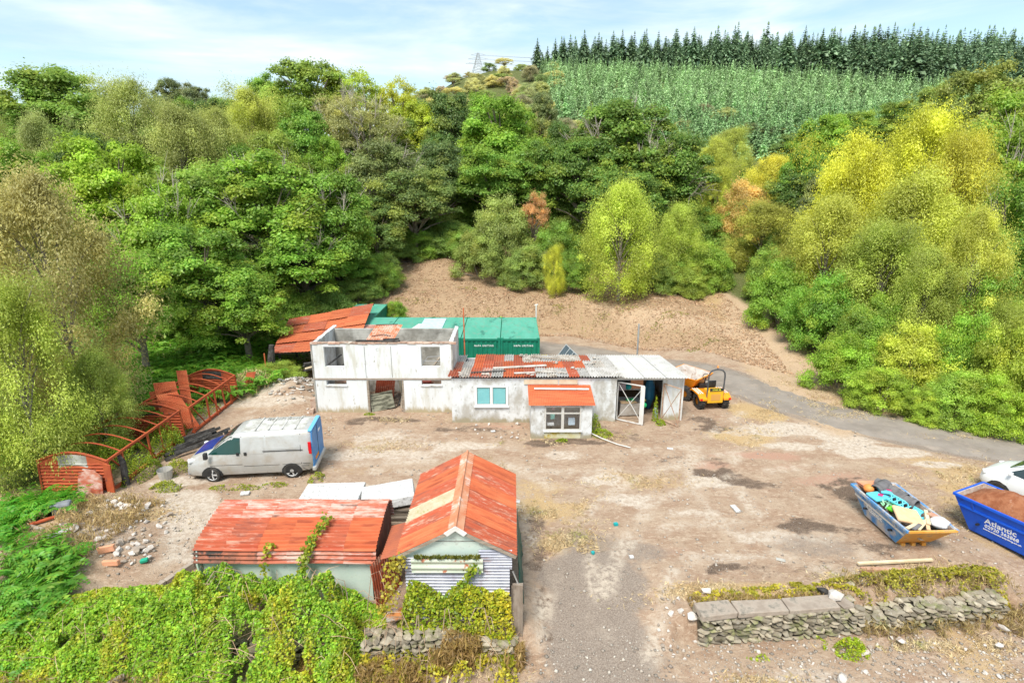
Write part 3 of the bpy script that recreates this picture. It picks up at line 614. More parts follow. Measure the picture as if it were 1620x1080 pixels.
def make_proto(kind, seed, dead=0):
    P, Nn, ls, asp, T, Hh, C = crown_arrays(kind, seed, HN.get(kind, 10.0))
    V, F = sheet_cloud(P, Nn, ls, ls*asp, .25, np.array([0,0,-1.2]) if kind == 'birch' else None)
    cm = fastmesh('crown', V, F, LEAF, fattrs=dict(tint=T, hue=Hh))
    random.seed(seed); mb = MB(); H = HN.get(kind, 10.0)
    top = .5*H if kind != 'birch' else .8*H
    idx = list(range(len(C))); random.shuffle(idx)
    if kind == 'shrub':
        for q in range(6):
            c = C[idx[q]]; mb.tube([(random.uniform(-.3,.3), random.uniform(-.3,.3), -.3), (c[0]*.4, c[1]*.4, c[2]*.5), tuple(c)], [.12,.08,.03], 5, cap=False)
    else:
        r0 = .3 if kind != 'birch' else .15
        mb.tube([(0,0,-.6), (.05,.02,H*.12), (.12*random.uniform(-1,1),.1,H*.3), (.25*random.uniform(-1,1),.15,top)], [r0*1.35, r0, r0*.8, r0*.35], 8, cap=False)
        for q in range(22 if kind != 'birch' else 26):
            c = C[idx[q]]; zb = max(H*.12, min(top*.98, c[2]*random.uniform(.4,.75)))
            mb.tube([(0,0,zb), (c[0]*.5, c[1]*.5, zb+(c[2]-zb)*.65), tuple(c)], [r0*.42, r0*.26, .03], 5, cap=False)
    me = bpy.data.meshes.new('trunk'); me.from_pydata(mb.v, [], mb.f); me.materials.append(BIRCHBARK if kind == 'birch' else BARK); me.polygons.foreach_set('use_smooth', [True]*len(mb.f))
    dm = None
    if kind != 'birch':
        d = dead_twigs('dead_branch', seed+5, H, 4, 15); dm = bpy.data.meshes.new('dead_branches'); dm.from_pydata(d.v, [], d.f); dm.materials.append(TWIG)
    return cm, me, dm
for kk, seeds in (('oak', (1,2,3,4,5)), ('birch', (11,12,13)), ('shrub', (21,22,23)), ('thin', (31,32))):
    PROTO[kk] = [make_proto(kk, s) for s in seeds]
def tree(name, kind, var, px, top_py, hw_px, Y, color, label, cat='tree', group=None, dead=False, base=None, rz=None, x=None, foot=0.0):
    X = XAT(px, Y, 8 if top_py < 300 else 3) if x is None else x
    zb = gz(X, Y) if base is None else base; zt = ZAT(top_py, Y*.985); Hh = max(1.2, zt - zb)
    hw = hw_px/FPX*(Y*math.cos(PITCH)+(CAMZ-(zb+zt)/2)*math.sin(PITCH))
    cm, tm, dm = PROTO[kind][var % len(PROTO[kind])]
    t = thing(name, label, cat, (X, Y, zb - .05), 0, group)
    rz = random.uniform(0, 6.28) if rz is None else rz
    mr, mg = (1.92, 1.86) if kind == 'birch' else (2.35, 2.1)
    for nm, me in (('crown', cm), ('trunk', tm)) + ((('dead_branches', dm),) if dead and dm else ()):
        o = bpy.data.objects.new(nm, me); link(o, t); o.rotation_euler = (0, 0, rz); o.scale = (hw/4.0, hw/4.0, Hh/HN.get(kind, 10.0))
        if nm == 'dead_branches': o['kind'] = 'stuff'
        if nm == 'crown': o.color = rgb((min(.82,color[0]*mr+.065), min(.85,color[1]*mg+.08), color[2]*2.1+.03))
    return t
G0=(.055,.15,.015); G1=(.10,.21,.02); G2=(.03,.095,.02); G3=(.17,.25,.03); G4=(.20,.24,.06); OL=(.23,.22,.065); GG=(.085,.125,.055); YG=(.30,.33,.03); YE=(.42,.36,.035); BLG=(.045,.085,.05); PINKT=(.40,.22,.10)
GW = 'broadleaved trees on the wooded slope'
TREES = [
 # front left
 ('birch_tree','birch',0, 75,268,118,24, (.25,.225,.08),'large birch with tawny olive leaves at the left edge, its crown taller than its neighbours','birch',False),
 ('birch_tree','birch',1, 40,440,95,19.5, (.24,.30,.045),'low yellow-green birch in front of the tawny birch at the left edge','birch',False),
 ('birch_tree','birch',2, 150,560,60,21.5, (.20,.26,.045),'small yellow-green birch sapling leaning over the ferns beside the rusty wagon frames','birch',False),
 ('willow_tree','birch',1, 12,185,48,52, (.22,.26,.06),'round olive willow at the far left edge below the skyline','willow',False),
 ('willow_tree','birch',2, 82,178,46,60, (.2,.24,.075),'pale grey-green willow behind the tawny birch','willow',False),
 ('oak_tree','oak',0, 125,100,98,78, (.09,.18,.03),'broad mid green oak forming the left hump of the skyline','oak',False),
 ('oak_tree','oak',3, 40,150,70,84, (.06,.13,.03),'dark green oak on the skyline at the far left edge','oak',False),
 ('willow_tree','birch',0, 235,122,72,66, (.22,.26,.07),'pale feathery willow right of the left skyline oak','willow',False),
 ('willow_tree','birch',1, 300,160,62,60, (.23,.26,.075),'pale olive willow below the distant dark skyline trees','willow',False),
 ('oak_tree','oak',1, 190,205,92,46, (.15,.26,.02),'bright yellow-green maple-like tree above the tawny birch','tree',False),
 ('oak_tree','oak',2, 255,262,75,40, (.12,.23,.02),'bright green tree with a forked bare limb in the left wood','tree',True),
 ('oak_tree','oak',4, 330,232,85,46, (.10,.19,.03),'mid green tree beneath the pale willows','tree',False),
 ('oak_tree','oak',0, 425,236,108,45, (.085,.19,.02),'wide bright green oak with a web of bare grey twigs','oak',True),
 ('oak_tree','oak',3, 525,262,72,47, (.07,.17,.02),'rounded green oak at the right end of the left wood','oak',True),
 ('oak_tree','oak',1, 330,345,95,36, (.075,.18,.02),'spreading green oak low in the left wood above the ferns','oak',False),
 ('oak_tree','oak',2, 480,345,92,44, (.075,.19,.02),'spreading green oak hanging over the rusty roof','oak',True),
 ('oak_tree','oak',4, 220,380,70,31, (.09,.2,.02),'green oak between the tawny birch and the spreading oaks','oak',False),
 ('oak_tree','oak',0, 385,430,72,35, (.09,.2,.02),'low leafy oak bough mass just above the fern bank','oak',False),
 ('oak_tree','oak',2, 548,385,46,47, (.06,.16,.02),'narrow dark green oak directly behind the rusty roof','oak',False),
 # skyline middle
 ('oak_tree','oak',1, 505,80,82,88, (.11,.19,.03),'tall green oak at the highest hump of the left skyline','oak',False),
 ('ash_tree','thin',0, 575,84,58,90, (.17,.25,.03),'loose yellow-green ash with sky showing through its top','ash',False),
 ('ash_tree','thin',1, 632,112,44,90, (.24,.28,.03),'yellow-green ash at the right shoulder of the tall skyline group','ash',False),
 ('oak_tree','oak',0, 440,112,40,98, (.09,.2,.03),'small bright green tree on the skyline left of the tall oak','tree',False),
 ('oak_tree','oak',4, 388,140,42,92, (.08,.17,.03),'green tree on the skyline beside the distant dark clump','tree',False),
 ('distant_tree','oak',3, 292,116,26,125, (.055,.09,.045),'distant dark tree breaking the left skyline','tree',False),
 ('distant_tree','oak',2, 330,126,36,125, (.07,.10,.06),'distant grey-green clump low on the left skyline','tree',False),
 ('willow_tree','birch',2, 412,138,56,76, (.27,.30,.055),'pale yellow-green willow under the tall skyline oak','willow',False),
 ('willow_tree','birch',0, 362,170,60,66, (.22,.25,.06),'olive green willow with an orange tinge in mid wood','willow',False),
 ('oak_tree','oak',2, 487,152,62,63, (.065,.17,.02),'dense rounded deep green oak amid paler trees','oak',False),
 ('ash_tree','thin',1, 590,140,66,74, (.15,.17,.075),'grey half-bare ash with pinkish dead twigs','ash',True),
 ('ash_tree','thin',0, 548,128,50,80, (.19,.20,.09),'grey-green half-bare ash beneath the tall skyline oak','ash',True),
 ('oak_tree','oak',3, 660,150,48,80, (.2,.27,.02),'yellow-green tree between the half-bare ashes and the dark oak','tree',False),
 ('oak_tree','oak',1, 612,215,72,60, (.085,.125,.05),'grey-green tree in the middle of the wood','tree',True),
 ('oak_tree','oak',4, 655,250,70,57, (.06,.115,.035),'dull grey-green tree overhanging the top of the cleared bank','tree',False),
 ('oak_tree','oak',0, 600,310,55,54, (.05,.11,.03),'dark green tree at the back left corner of the clearing','tree',False),
 ('oak_tree','oak',2, 715,128,58,82, (.035,.09,.03),'very dark green oak right of the yellow-green tree','oak',False),
 ('oak_tree','oak',3, 705,215,60,66, (.04,.09,.035),'dark bluish green oak in the centre of the wood','oak',False),
 ('oak_tree','oak',1, 793,136,76,72, (.09,.2,.02),'big bright green oak in the centre of the wood','oak',False),
 ('oak_tree','oak',4, 780,218,72,64, (.06,.155,.02),'lower mass of mid green oak behind the sage willow','oak',False),
 ('oak_tree','oak',0, 850,220,52,66, (.05,.13,.02),'dark green oak between the two big central oaks','oak',False),
 ('oak_tree','oak',3, 975,148,96,68, (.05,.125,.02),'broad dark green oak with orange-tinted top right of centre','oak',True),
 ('oak_tree','oak',2, 925,205,70,63, (.04,.115,.02),'dark green oak at the left foot of the broad oak','oak',False),
 ('oak_tree','oak',1, 1050,205,78,62, (.045,.12,.02),'dark green oak at the right foot of the broad oak','oak',True),
 ('oak_tree','oak',4, 985,250,70,57, (.045,.12,.02),'dark green oak boughs behind the lone birch','oak',False),
 # clearing edge
 ('willow_shrub','shrub',0, 795,300,54,55, (.15,.21,.06),'sage green willow bush at the top of the bank','willow',False),
 ('rowan_tree','thin',0, 846,288,26,56, (.36,.19,.10),'slim reddish and orange turning tree beside the sage willow','rowan',False),
 ('hazel_shrub','shrub',1, 878,338,48,54, (.08,.18,.025),'mid green hazel bush right of the reddish tree','hazel',False),
 ('sapling','birch',1, 877,388,17,48, (.36,.38,.035),'slender yellow sapling standing on the bank','sapling',False),
 ('birch_tree','birch',0, 985,288,66,46.2, (.29,.36,.045),'lone yellow-green birch with a bare lower trunk on top of the bank','birch',False),
 ('birch_tree','birch',2, 1068,325,46,50, (.25,.32,.045),'yellow-green birch close behind the lone birch','birch',False),
 ('hazel_shrub','shrub',2, 1108,372,48,50, (.11,.21,.025),'green bush left of the shaded track opening','hazel',False),
 ('hazel_shrub','shrub',0, 1060,410,40,49, (.09,.18,.03),'low green bush at the foot of the birches','hazel',False),
 ('hazel_shrub','shrub',1, 930,370,40,56, (.05,.13,.02),'dark green bush in shade between the birch and the sapling','hazel',False),
 ('hazel_shrub','shrub',2, 705,335,38,60, (.05,.12,.025),'dark green bush at the head of the clearing','hazel',False),
 ('birch_tree','birch',2, 1128,218,38,88, (.28,.31,.05),'pale yellow-green birch right of the broad oak','birch',False),
 ('birch_tree','birch',1, 1135,262,34,70, (.30,.33,.045),'small yellow birch below the pale birch','birch',False),
 ('distant_tree','oak',2, 1212,198,34,135, (.055,.10,.06),'dark blue-green round tree at the foot of the spruce hill','tree',False),
 ('birch_tree','birch',1, 1152,200,32,104, (.27,.31,.06),'pale birch standing against the foot of the spruce hill','birch',False),
 ('distant_tree','oak',1, 1245,205,34,112, (.08,.15,.05),'mid green round tree right of the dark round tree at the hill foot','tree',False),
 ('distant_tree','oak',4, 1330,165,40,112, (.10,.19,.03),'green tree on the hill foot above the big yellow birch','tree',False),
 ('distant_tree','oak',2, 1395,150,40,115, (.09,.17,.03),'green tree between the yellow birch and the upper olive tree','tree',False),
 ('distant_tree','oak',0, 1455,128,42,112, (.12,.19,.04),'olive-green tree left of the upper olive tree','tree',False),
 ('distant_tree','oak',0, 1172,192,22,135, (.10,.14,.08),'narrow grey-green tree left of the dark round tree','tree',False),
 ('birch_tree','birch',0, 1215,245,55,70, (.38,.36,.04),'bright golden yellow birch','birch',False),
 ('rowan_tree','shrub',2, 1182,268,50,62, (.33,.245,.09),'orange-pink tinted tree in front of the golden birch','tree',False),
 ('birch_tree','birch',1, 1200,318,58,54, (.25,.26,.045),'olive-yellow birch above the shaded track opening','birch',False),
 ('oak_tree','oak',3, 1292,172,52,78, (.10,.21,.02),'bright green tree left of the big yellow birch','tree',False),
 ('oak_tree','oak',1, 1268,228,46,66, (.08,.19,.02),'mid green tree behind the golden birch','tree',False),
 # right mass
 ('birch_tree','birch',0, 1440,172,92,46, (.36,.38,.03),'tall bright yellow-green birch topping the right-hand wood','birch',False),
 ('birch_tree','birch',2, 1350,215,80,44, (.36,.37,.03),'bright yellow birch on the left flank of the right-hand wood','birch',False),
 ('birch_tree','birch',1, 1508,205,66,42, (.34,.33,.03),'golden-green birch on the right flank of the yellow group','birch',False),
 ('birch_tree','birch',2, 1440,272,95,38, (.27,.30,.04),'wide yellow-green birch in the middle of the right-hand wood','birch',False),
 ('birch_tree','birch',0, 1300,310,72,40, (.27,.29,.045),'yellow-green birch over the straw path','birch',False),
 ('birch_tree','birch',1, 1385,350,80,35, (.22,.28,.045),'olive-green drooping birch above the hazel bushes','birch',False),
 ('birch_tree','birch',0, 1520,330,62,32, (.30,.32,.045),'yellow-green drooping birch with pale forked stems','birch',False),
 ('birch_tree','birch',2, 1455,395,60,32, (.2,.25,.04),'green drooping birch behind the roadside willow','birch',False),
 ('lime_tree','oak',2, 1508,84,74,80, (.13,.18,.045),'round olive tree standing up against the spruce hill at the right','tree',False),
 ('oak_tree','oak',4, 1595,108,80,62, (.09,.18,.02),'green oak at the upper right edge','oak',False),
 ('oak_tree','oak',0, 1575,180,60,50, (.11,.21,.02),'green oak at the right edge beneath the upper oak','oak',True),
 ('oak_tree','oak',1, 1600,270,62,38, (.07,.18,.02),'deep green oak at the right edge level with the yellow birches','oak',True),
 ('oak_tree','oak',3, 1605,370,58,32, (.06,.165,.02),'dark green oak low at the right edge','oak',False),
 ('hazel_shrub','shrub',1, 1238,398,54,39, (.09,.2,.02),'green hazel at the corner of the straw path','hazel',False),
 ('hazel_shrub','shrub',0, 1300,420,58,35, (.07,.19,.02),'dense deep green hazel beside the straw path','hazel',False),
 ('hazel_shrub','shrub',2, 1370,470,55,31, (.08,.17,.02),'shaded green bush under the drooping birch','hazel',False),
 ('hazel_shrub','shrub',1, 1345,520,58,29, (.12,.24,.02),'bright green bush where the straw path meets the road','hazel',False),
 ('willow_shrub','shrub',0, 1450,505,68,27.5, (.24,.30,.035),'yellow-green willow bush on the roadside verge','willow',False),
 ('hazel_shrub','shrub',2, 1405,572,50,26.5, (.15,.25,.025),'light green bush overhanging the road edge','hazel',False),
 ('hazel_shrub','shrub',0, 1530,480,56,27, (.10,.22,.02),'bright green bush behind the roadside willow','hazel',False),
 ('hazel_shrub','shrub',1, 1600,490,60,25, (.17,.24,.025),'yellowing green bush at the right edge','hazel',False),
 ('hazel_shrub','shrub',2, 1525,575,55,24.8, (.13,.24,.03),'low green bush with pale leaves by the road verge','hazel',False),
 ('hazel_shrub','shrub',0, 1600,590,50,23.6, (.15,.26,.02),'lowest green bush at the right edge of the verge','hazel',False),
 ('hazel_shrub','shrub',1, 1480,610,34,24.8, (.16,.26,.025),'small green bush at the very edge of the verge','hazel',False),
 ('willow_shrub','shrub',1, 760,345,44,52.5, (.13,.19,.05),'grey-green bush at the left foot of the sage willow','willow',False),
 ('hazel_shrub','shrub',2, 830,380,44,51, (.10,.17,.04),'low grey-green bush in front of the sage willow','hazel',False),
 ('hazel_shrub','shrub',0, 905,400,34,50, (.07,.16,.02),'dark green bush between the yellow sapling and the lone birch','hazel',False),
 ('hazel_shrub','shrub',1, 1035,395,40,48, (.10,.17,.035),'green bush tucked behind the right side of the lone birch','hazel',False),
 ('hazel_shrub','shrub',2, 1085,410,40,48, (.13,.20,.03),'yellowish green bush at the right end of the birch group','hazel',False),
 ('hazel_shrub','shrub',0, 1130,395,34,51, (.08,.17,.03),'dark bush on the left side of the shaded track opening','hazel',False),
 ('hazel_shrub','shrub',1, 1170,372,46,60, (.09,.16,.03),'shaded bush closing the end of the track','hazel',False),
 ('hazel_shrub','shrub',0, 1215,385,40,46, (.10,.19,.03),'bush on the right side of the shaded track opening','hazel',False),
 ('hazel_shrub','shrub',2, 660,330,44,62, (.06,.13,.03),'dark bush at the top left of the clearing','hazel',False),
 ('hazel_shrub','shrub',0, 600,400,30,48, (.07,.16,.02),'green bush at the left edge of the cleared bank','hazel',False),
 ('birch_tree','birch',1, 1590,480,50,29, (.22,.28,.04),'young green birch at the right edge above the verge bushes','birch',False),
 ('hazel_shrub','shrub',2, 1400,450,50,33, (.10,.20,.02),'mid green bush below the drooping birches','hazel',False),
 ('hazel_shrub','shrub',0, 1560,420,60,31, (.07,.17,.02),'dark green bush in the shade of the right-hand oaks','hazel',False),
 ('hazel_shrub','shrub',2, 622,470,24,44, (.09,.2,.02),'small bright green bush behind the far green container','bush',False),
 ('hazel_shrub','shrub',0, 430,590,45,31, (.12,.19,.03),'low tangled bush in front of the rusty roof','bush',False),
]
for i, (nm, kd, vr, px, tp, hw, Y, c, lab, cat, dead) in enumerate(TREES):
    random.seed(100+i); kw = {}
    if 'lone yellow-green' in lab: kw = {}
    tree(nm, kd, vr, px, tp, hw, Y, tuple(q*1.0 for q in c), lab, cat, GW, dead)
random.seed(66)
for i, (px, py, hw, Y) in enumerate([(200,430,40,40),(250,455,38,38),(300,440,40,41),(350,430,40,43),(400,440,38,44),(450,430,40,46),(500,425,40,48),(560,400,42,50),(590,375,40,56),(640,360,40,62),(680,350,36,64),(720,345,34,63),(150,440,34,40),(520,380,44,54),(460,380,44,52),(700,300,50,68),(750,285,50,70),(830,290,46,66),(900,300,46,66),(960,310,46,62),(1050,310,46,62),(1100,320,44,62),(1160,330,40,66),(1240,330,44,54),(1000,340,40,58),(330,320,50,50),(240,330,50,48),(560,300,50,60),(625,368,40,56),(660,352,44,58),(700,350,40,58),(735,352,34,56),(600,392,36,50),(410,452,44,41),(460,446,46,42),(510,442,44,43),(560,432,36,46),(345,458,40,39)]):
    tree('understorey_bush', 'shrub', i, px, py, hw*1.15, Y, random.choice([(.09,.19,.03),(.11,.22,.03),(.08,.16,.035),(.13,.21,.04)]), 'green understorey bush filling the gap under the ' + ('left-hand oaks' if px < 560 else 'central oaks' if px < 1000 else 'trees right of the broad oak'), 'bush', 'understorey bushes under the wood')
# second line of woodland behind and between: crowns that only show as gaps fill
random.seed(5); k = 0; ZN = ['on the left behind the willows','behind the half-bare ashes','behind the broad dark oak','behind the yellow birches on the right','on the left just below the skyline','in the centre just below the skyline']
for zi, (px0, px1, Y0, Y1, n, tp) in enumerate(((-60, 560, 50, 76, 20, 190), (560, 900, 70, 86, 9, 170), (900, 1150, 74, 90, 6, 235), (1250, 1700, 52, 74, 12, 230), (0, 500, 84, 104, 12, 140), (640, 860, 96, 120, 8, 132))):
    for i in range(n):
        px = px0 + (px1-px0)*(i+.5)/n + random.uniform(-12, 12); Y = random.uniform(Y0, Y1); c = random.choice([G0, G1, G2, GG, (.09,.17,.03), (.13,.2,.03)])
        tree('woodland_tree', 'oak', random.randrange(5), px, tp + random.uniform(0, 45), random.uniform(38, 55)*60/Y, Y, c, 'green woodland tree partly hidden ' + ZN[zi], 'tree', 'half hidden woodland trees'); k += 1
# pale scrub on the slope below the spruces
random.seed(9)
for i in range(128):
    Y = random.uniform(100, 165); px = random.uniform(690, 1010) if i < 40 else random.uniform(1010, 1150)
    if i >= 54: Y = random.uniform(130, 262); px = random.uniform(655, 890)
    X = XAT(px, Y, 14); z = gz(X, Y)
    py = 540 - FPX*math.tan(math.atan((z+random.uniform(3.5,6)-CAMZ)/Y)+PITCH)
    tree('scrub_tree', random.choice(['shrub','thin','birch']), i, px, py, random.uniform(14, 24)*min(1,150/Y)**.5, Y, random.choice([(.22,.26,.12),(.27,.29,.14),(.22,.21,.13),(.15,.22,.08),(.3,.3,.13),(.24,.2,.15)]), 'pale scrubby tree on the open slope below the spruce plantation', 'tree', 'pale scrub below the spruces')

# ---------------------------------------------------------------- conifers
def conifer_mesh(seed, H, W, tiers, br, q, name):
    r = np.random.default_rng(seed); P = []; Nn = []; D = []; Ls = []; T = []
    for t in range(tiers):
        f = (t+.4)/tiers; z = H*(.06+.92*f); rad = W*(1-f)**.8*(.85+.3*r.random()) + .12
        nb = max(3, int(br*(1-f*.6)))
        for b_ in range(nb):
            a = 6.28*(b_+r.random()*.7)/nb; d = np.array([math.cos(a), math.sin(a), 0.]); l = rad*(.75+.4*r.random()); tb = .75+.5*r.random()
            for s in range(q):
                u = (s+.6+.4*r.random())/q; p = d*l*u + np.array([0,0, z + .12*l*u - .35*l*u*u + .25*r.normal()*.3])
                side = np.array([-d[1], d[0], 0])*(r.random()-.5)*l*.5*(1.1-u)
                P.append(p+side); Nn.append(np.array([0,0,1.]) + d*.35 + .45*r.normal(size=3)); D.append(d + side*.5 + np.array([0,0,-.25])); Ls.append(max(.2, l*.42*(1.15-.5*u))); T.append(tb*(.7+.6*r.random()))
    P.append(np.array([0,0,H*.985])); Nn.append(np.array([1.,0,0])); D.append(np.array([0,0,1.])); Ls.append(H*.045); T.append(1.1)
    P = np.array(P); Nn = unit(np.array(Nn)); D = unit(np.array(D)); Ls = np.array(Ls)[:,None]
    t = unit(D - (D*Nn).sum(1)[:,None]*Nn); bt = np.cross(Nn, t)
    V = np.stack([P-t*Ls*.8, P+bt*Ls*.55-t*Ls*.15, P+t*Ls, P-bt*Ls*.55-t*Ls*.15], 1).reshape(-1,3); m = len(P)
    F = np.arange(4*m).reshape(-1,4); return V, F, np.array(T), np.clip(r.normal(.1,.1,m), 0, 1)
def con_mesh(seed, H, W, tiers, br, q):
    V, F, T, Hh = conifer_mesh(seed, H, W, tiers, br, q, 'c')
    cm = fastmesh('crown', V, F, NEEDLE, fattrs=dict(tint=T, hue=Hh))
    mb = MB(); mb.tube([(0,0,-.5),(0,0,H*.96)], [H*.014+.04, .02], 5, cap=False)
    tm = bpy.data.meshes.new('trunk'); tm.from_pydata(mb.v, [], mb.f); tm.materials.append(BARK)
    return cm, tm
CM = [con_mesh(s, 14, 3.9, 22, 12, 4) for s in (1,2,3,4)]; CY = [con_mesh(s, 7, 1.75, 15, 8, 4) for s in (5,6,7)]
def conifer(X, Y, sc, dark, lab, grp, name='spruce_tree'):
    z = gz(X, Y); cm, tm = random.choice(CM if dark else CY)
    t = thing(name, lab, 'spruce', (X, Y, z-.2), 0, grp); rz = random.uniform(0, 6.28); w_ = sc*random.uniform(.85, 1.2)
    for nm, me in (('crown', cm), ('trunk', tm)):
        o = bpy.data.objects.new(nm, me); link(o, t); o.rotation_euler = (0,0,rz); o.scale = (w_, w_, sc)
        if nm == 'crown':
            k = random.uniform(.72, 1.3)*(.72+.56*float(fbm(X*.09, Y*.09, 123, 3))); o.color = rgb((.17*k, .27*k, .155*k)) if dark else rgb((.33*k, .52*k, .24*k))
def darkedge(px): return float(np.interp(px, [840, 900, 1100, 1300, 1430, 1700], [272, 262, 252, 238, 214, 195]))
random.seed(3); cnt = 0; cand = []
for iy in range(15):
    for ix in range(88):
        Y = 200 + iy*6.5 + random.uniform(-3, 3); X = -6 + ix*4.0 + random.uniform(-1.8, 1.8); px = 810 + FPX*X/(Y*.962+2.97-13)
        e = darkedge(px)
        if 880 < px < 1660 and e < Y < 292: cand.append((Y-e, X, Y))
cand.sort(); extra = cand[290:640]; cand = cand[:290]
for (q, X, Y) in cand: conifer(X, Y, random.choice((.7,.8,.9,.95,1,1.05,1.1,1.2,1.28))*random.uniform(.94,1.05), True, 'tall dark spruce in the plantation along the skyline', 'mature spruces of the skyline plantation')
for (px, Y, s) in ((850,262,.9),(866,258,.7),(878,262,.95),(891,263,1.0),(858,268,.55),(1140,205,.0)):
    if s: conifer(XAT(px, Y, 55), Y, s, True, 'tall dark spruce standing apart left of the skyline plantation', 'lone spruces left of the plantation')
# young plantation: the nearest ones as trees, the rest as one mass
young = []
for iy in range(46):
    for ix in range(84):
        Y = 118 + iy*3.5 + random.uniform(-1.5, 1.5); X = -14 + ix*3.3 + random.uniform(-1.4, 1.4); px = 810 + FPX*X/(Y*.962+2.97-9)
        if 850 + 40*(1-(Y-118)/150) < px < 1640 and Y < darkedge(px) - 3 and (Y > 150 or px > 985) and fbm(X*.06, Y*.06, 77) > .25 and vn(X*.13, Y*.13, 78) > .12: young.append((Y, X, px))
young.sort(); vis = [y for y in young if y[2] < 1450]
near_ = vis[:300]; rest = [y for y in young if y not in set(near_)]
for (Y, X, px) in near_: conifer(X, Y, random.uniform(.65, 1.05), False, 'young light green spruce in the plantation below the dark spruces', 'young spruces on the hillside', 'young_spruce')
protoV = [conifer_mesh(s, 7, 1.8, 13, 7, 3, 'r') for s in (41,42,43)]
Vs=[]; Fs=[]; Ts=[]; Hs=[]; b0 = 0
for (Y, X, px) in rest:
    V, F, T, Hh = protoV[random.randrange(3)]; sc = random.uniform(.62,1.05); a = random.uniform(0,6.28); ca, sa = math.cos(a)*sc, math.sin(a)*sc
    z = gz(X, Y); W_ = np.stack([V[:,0]*ca-V[:,1]*sa+X, V[:,0]*sa+V[:,1]*ca+Y, V[:,2]*sc+z], -1); Vs.append(W_); Fs.append(F+b0); b0 += len(V); Ts.append(T*random.uniform(.65,1.4)); Hs.append(Hh)
me = fastmesh('distant_spruce_plantation', np.concatenate(Vs), np.concatenate(Fs), NEEDLE, fattrs=dict(tint=np.concatenate(Ts), hue=np.concatenate(Hs)))
o = bpy.data.objects.new('distant_spruce_plantation', me); link(o); o.color = rgb((.36,.53,.25)); tag(o, 'light green mass of young spruces higher up the hillside', 'young spruces', kind='stuff')
protoD = [conifer_mesh(s, 14, 3.7, 15, 9, 3, 'd') for s in (51,52,53)]
Vs=[]; Fs=[]; Ts=[]; Hs=[]; b0 = 0
for (q, X, Y) in extra:
    V, F, T, Hh = protoD[random.randrange(3)]; sc = random.uniform(.8,1.22); a = random.uniform(0,6.28); ca, sa = math.cos(a)*sc, math.sin(a)*sc
    z = gz(X, Y); Vs.append(np.stack([V[:,0]*ca-V[:,1]*sa+X, V[:,0]*sa+V[:,1]*ca+Y, V[:,2]*sc+z], -1)); Fs.append(F+b0); b0 += len(V); Ts.append(T*random.uniform(.75,1.3)); Hs.append(Hh)
me = fastmesh('distant_dark_spruces', np.concatenate(Vs), np.concatenate(Fs), NEEDLE, fattrs=dict(tint=np.concatenate(Ts), hue=np.concatenate(Hs)))
o = bpy.data.objects.new('distant_dark_spruces', me); link(o); o.color = rgb((.17,.27,.155)); tag(o, 'dark mass of mature spruces behind the first rows on the skyline', 'mature spruces', kind='stuff')
print('conifers', len(cand), len(near_), len(rest))

def canes(n, x0, x1, y0, y1, label):
    mb = MB(); random.seed(n)
    for _ in range(n):
        x, y = random.uniform(x0,x1), random.uniform(y0,y1); z = gz(x,y)+float(topL(np.array([x]),np.array([y]))[0])*.9 if x < -3 else gz(x,y)+.3; a = random.uniform(0,6.28); l = random.uniform(.3,1.0)
        p = Vector((x,y,z-.1)); q = p+Vector((math.cos(a)*l*.5, math.sin(a)*l*.4-.1, random.uniform(.1,.3))); r_ = p+Vector((math.cos(a)*l, math.sin(a)*l*.8-.2, random.uniform(-.15,.2)))
        mb.tube([p,q,r_],[.009,.007,.003],3,random.uniform(.7,1.3),cap=False)
    o = mb.build('bramble_canes', mat('brown_cane',(.36,.22,.14),(.46,.33,.22),3,.8)); tag(o, label, 'brambles', kind='stuff')
# ---------------------------------------------------------------- undergrowth, ferns, brambles
def undergrowth():
    n = 150000; X = -75 + 150*rng.random(n); Y = 15 + 93*rng.random(n)**1.3
    d = Y - np.interp(X, FX, FY); rdd = roaddist(X, Y)
    k = ((X < -17.6) & (Y > 15.5)) | ((X < -13.2) & (Y > 29)) | ((X < -11) & (Y > 36.5)) | ((X < -11.5) & (Y > 38)) | (d > 17.5) | ((X > 17.5 + .12*(Y-25)) & (Y > 26.5 - .42*(X-17)) & (rdd > 1.0))
    k &= ~((X > 17.5) & (X < 21.5+.1*(Y-44)) & (Y > 38) & (Y < 60))
    X, Y = X[k], Y[k]; m = len(X); hgt = rng.random(m)**1.6*(.25 + 1.2*fbm(X*.4, Y*.4, 13)**1.5)*np.clip(.5+(Y-18)/30, .5, 1.6)
    P = np.stack([X, Y, hz(X, Y)+hgt], -1); Nn = unit(np.array([0,-.25,1.]) + .6*rng.normal(size=P.shape)); s = (.05 + .10*rng.random(m))*np.clip(Y/28, .8, 3)
    o = leaf_object('undergrowth', P, Nn, s, s*.6, .6+.8*rng.random(m), np.clip(rng.normal(.1,.15,m),0,1), (.19,.37,.06)); tag(o, 'low green undergrowth beneath the trees', 'undergrowth', kind='stuff')
undergrowth()
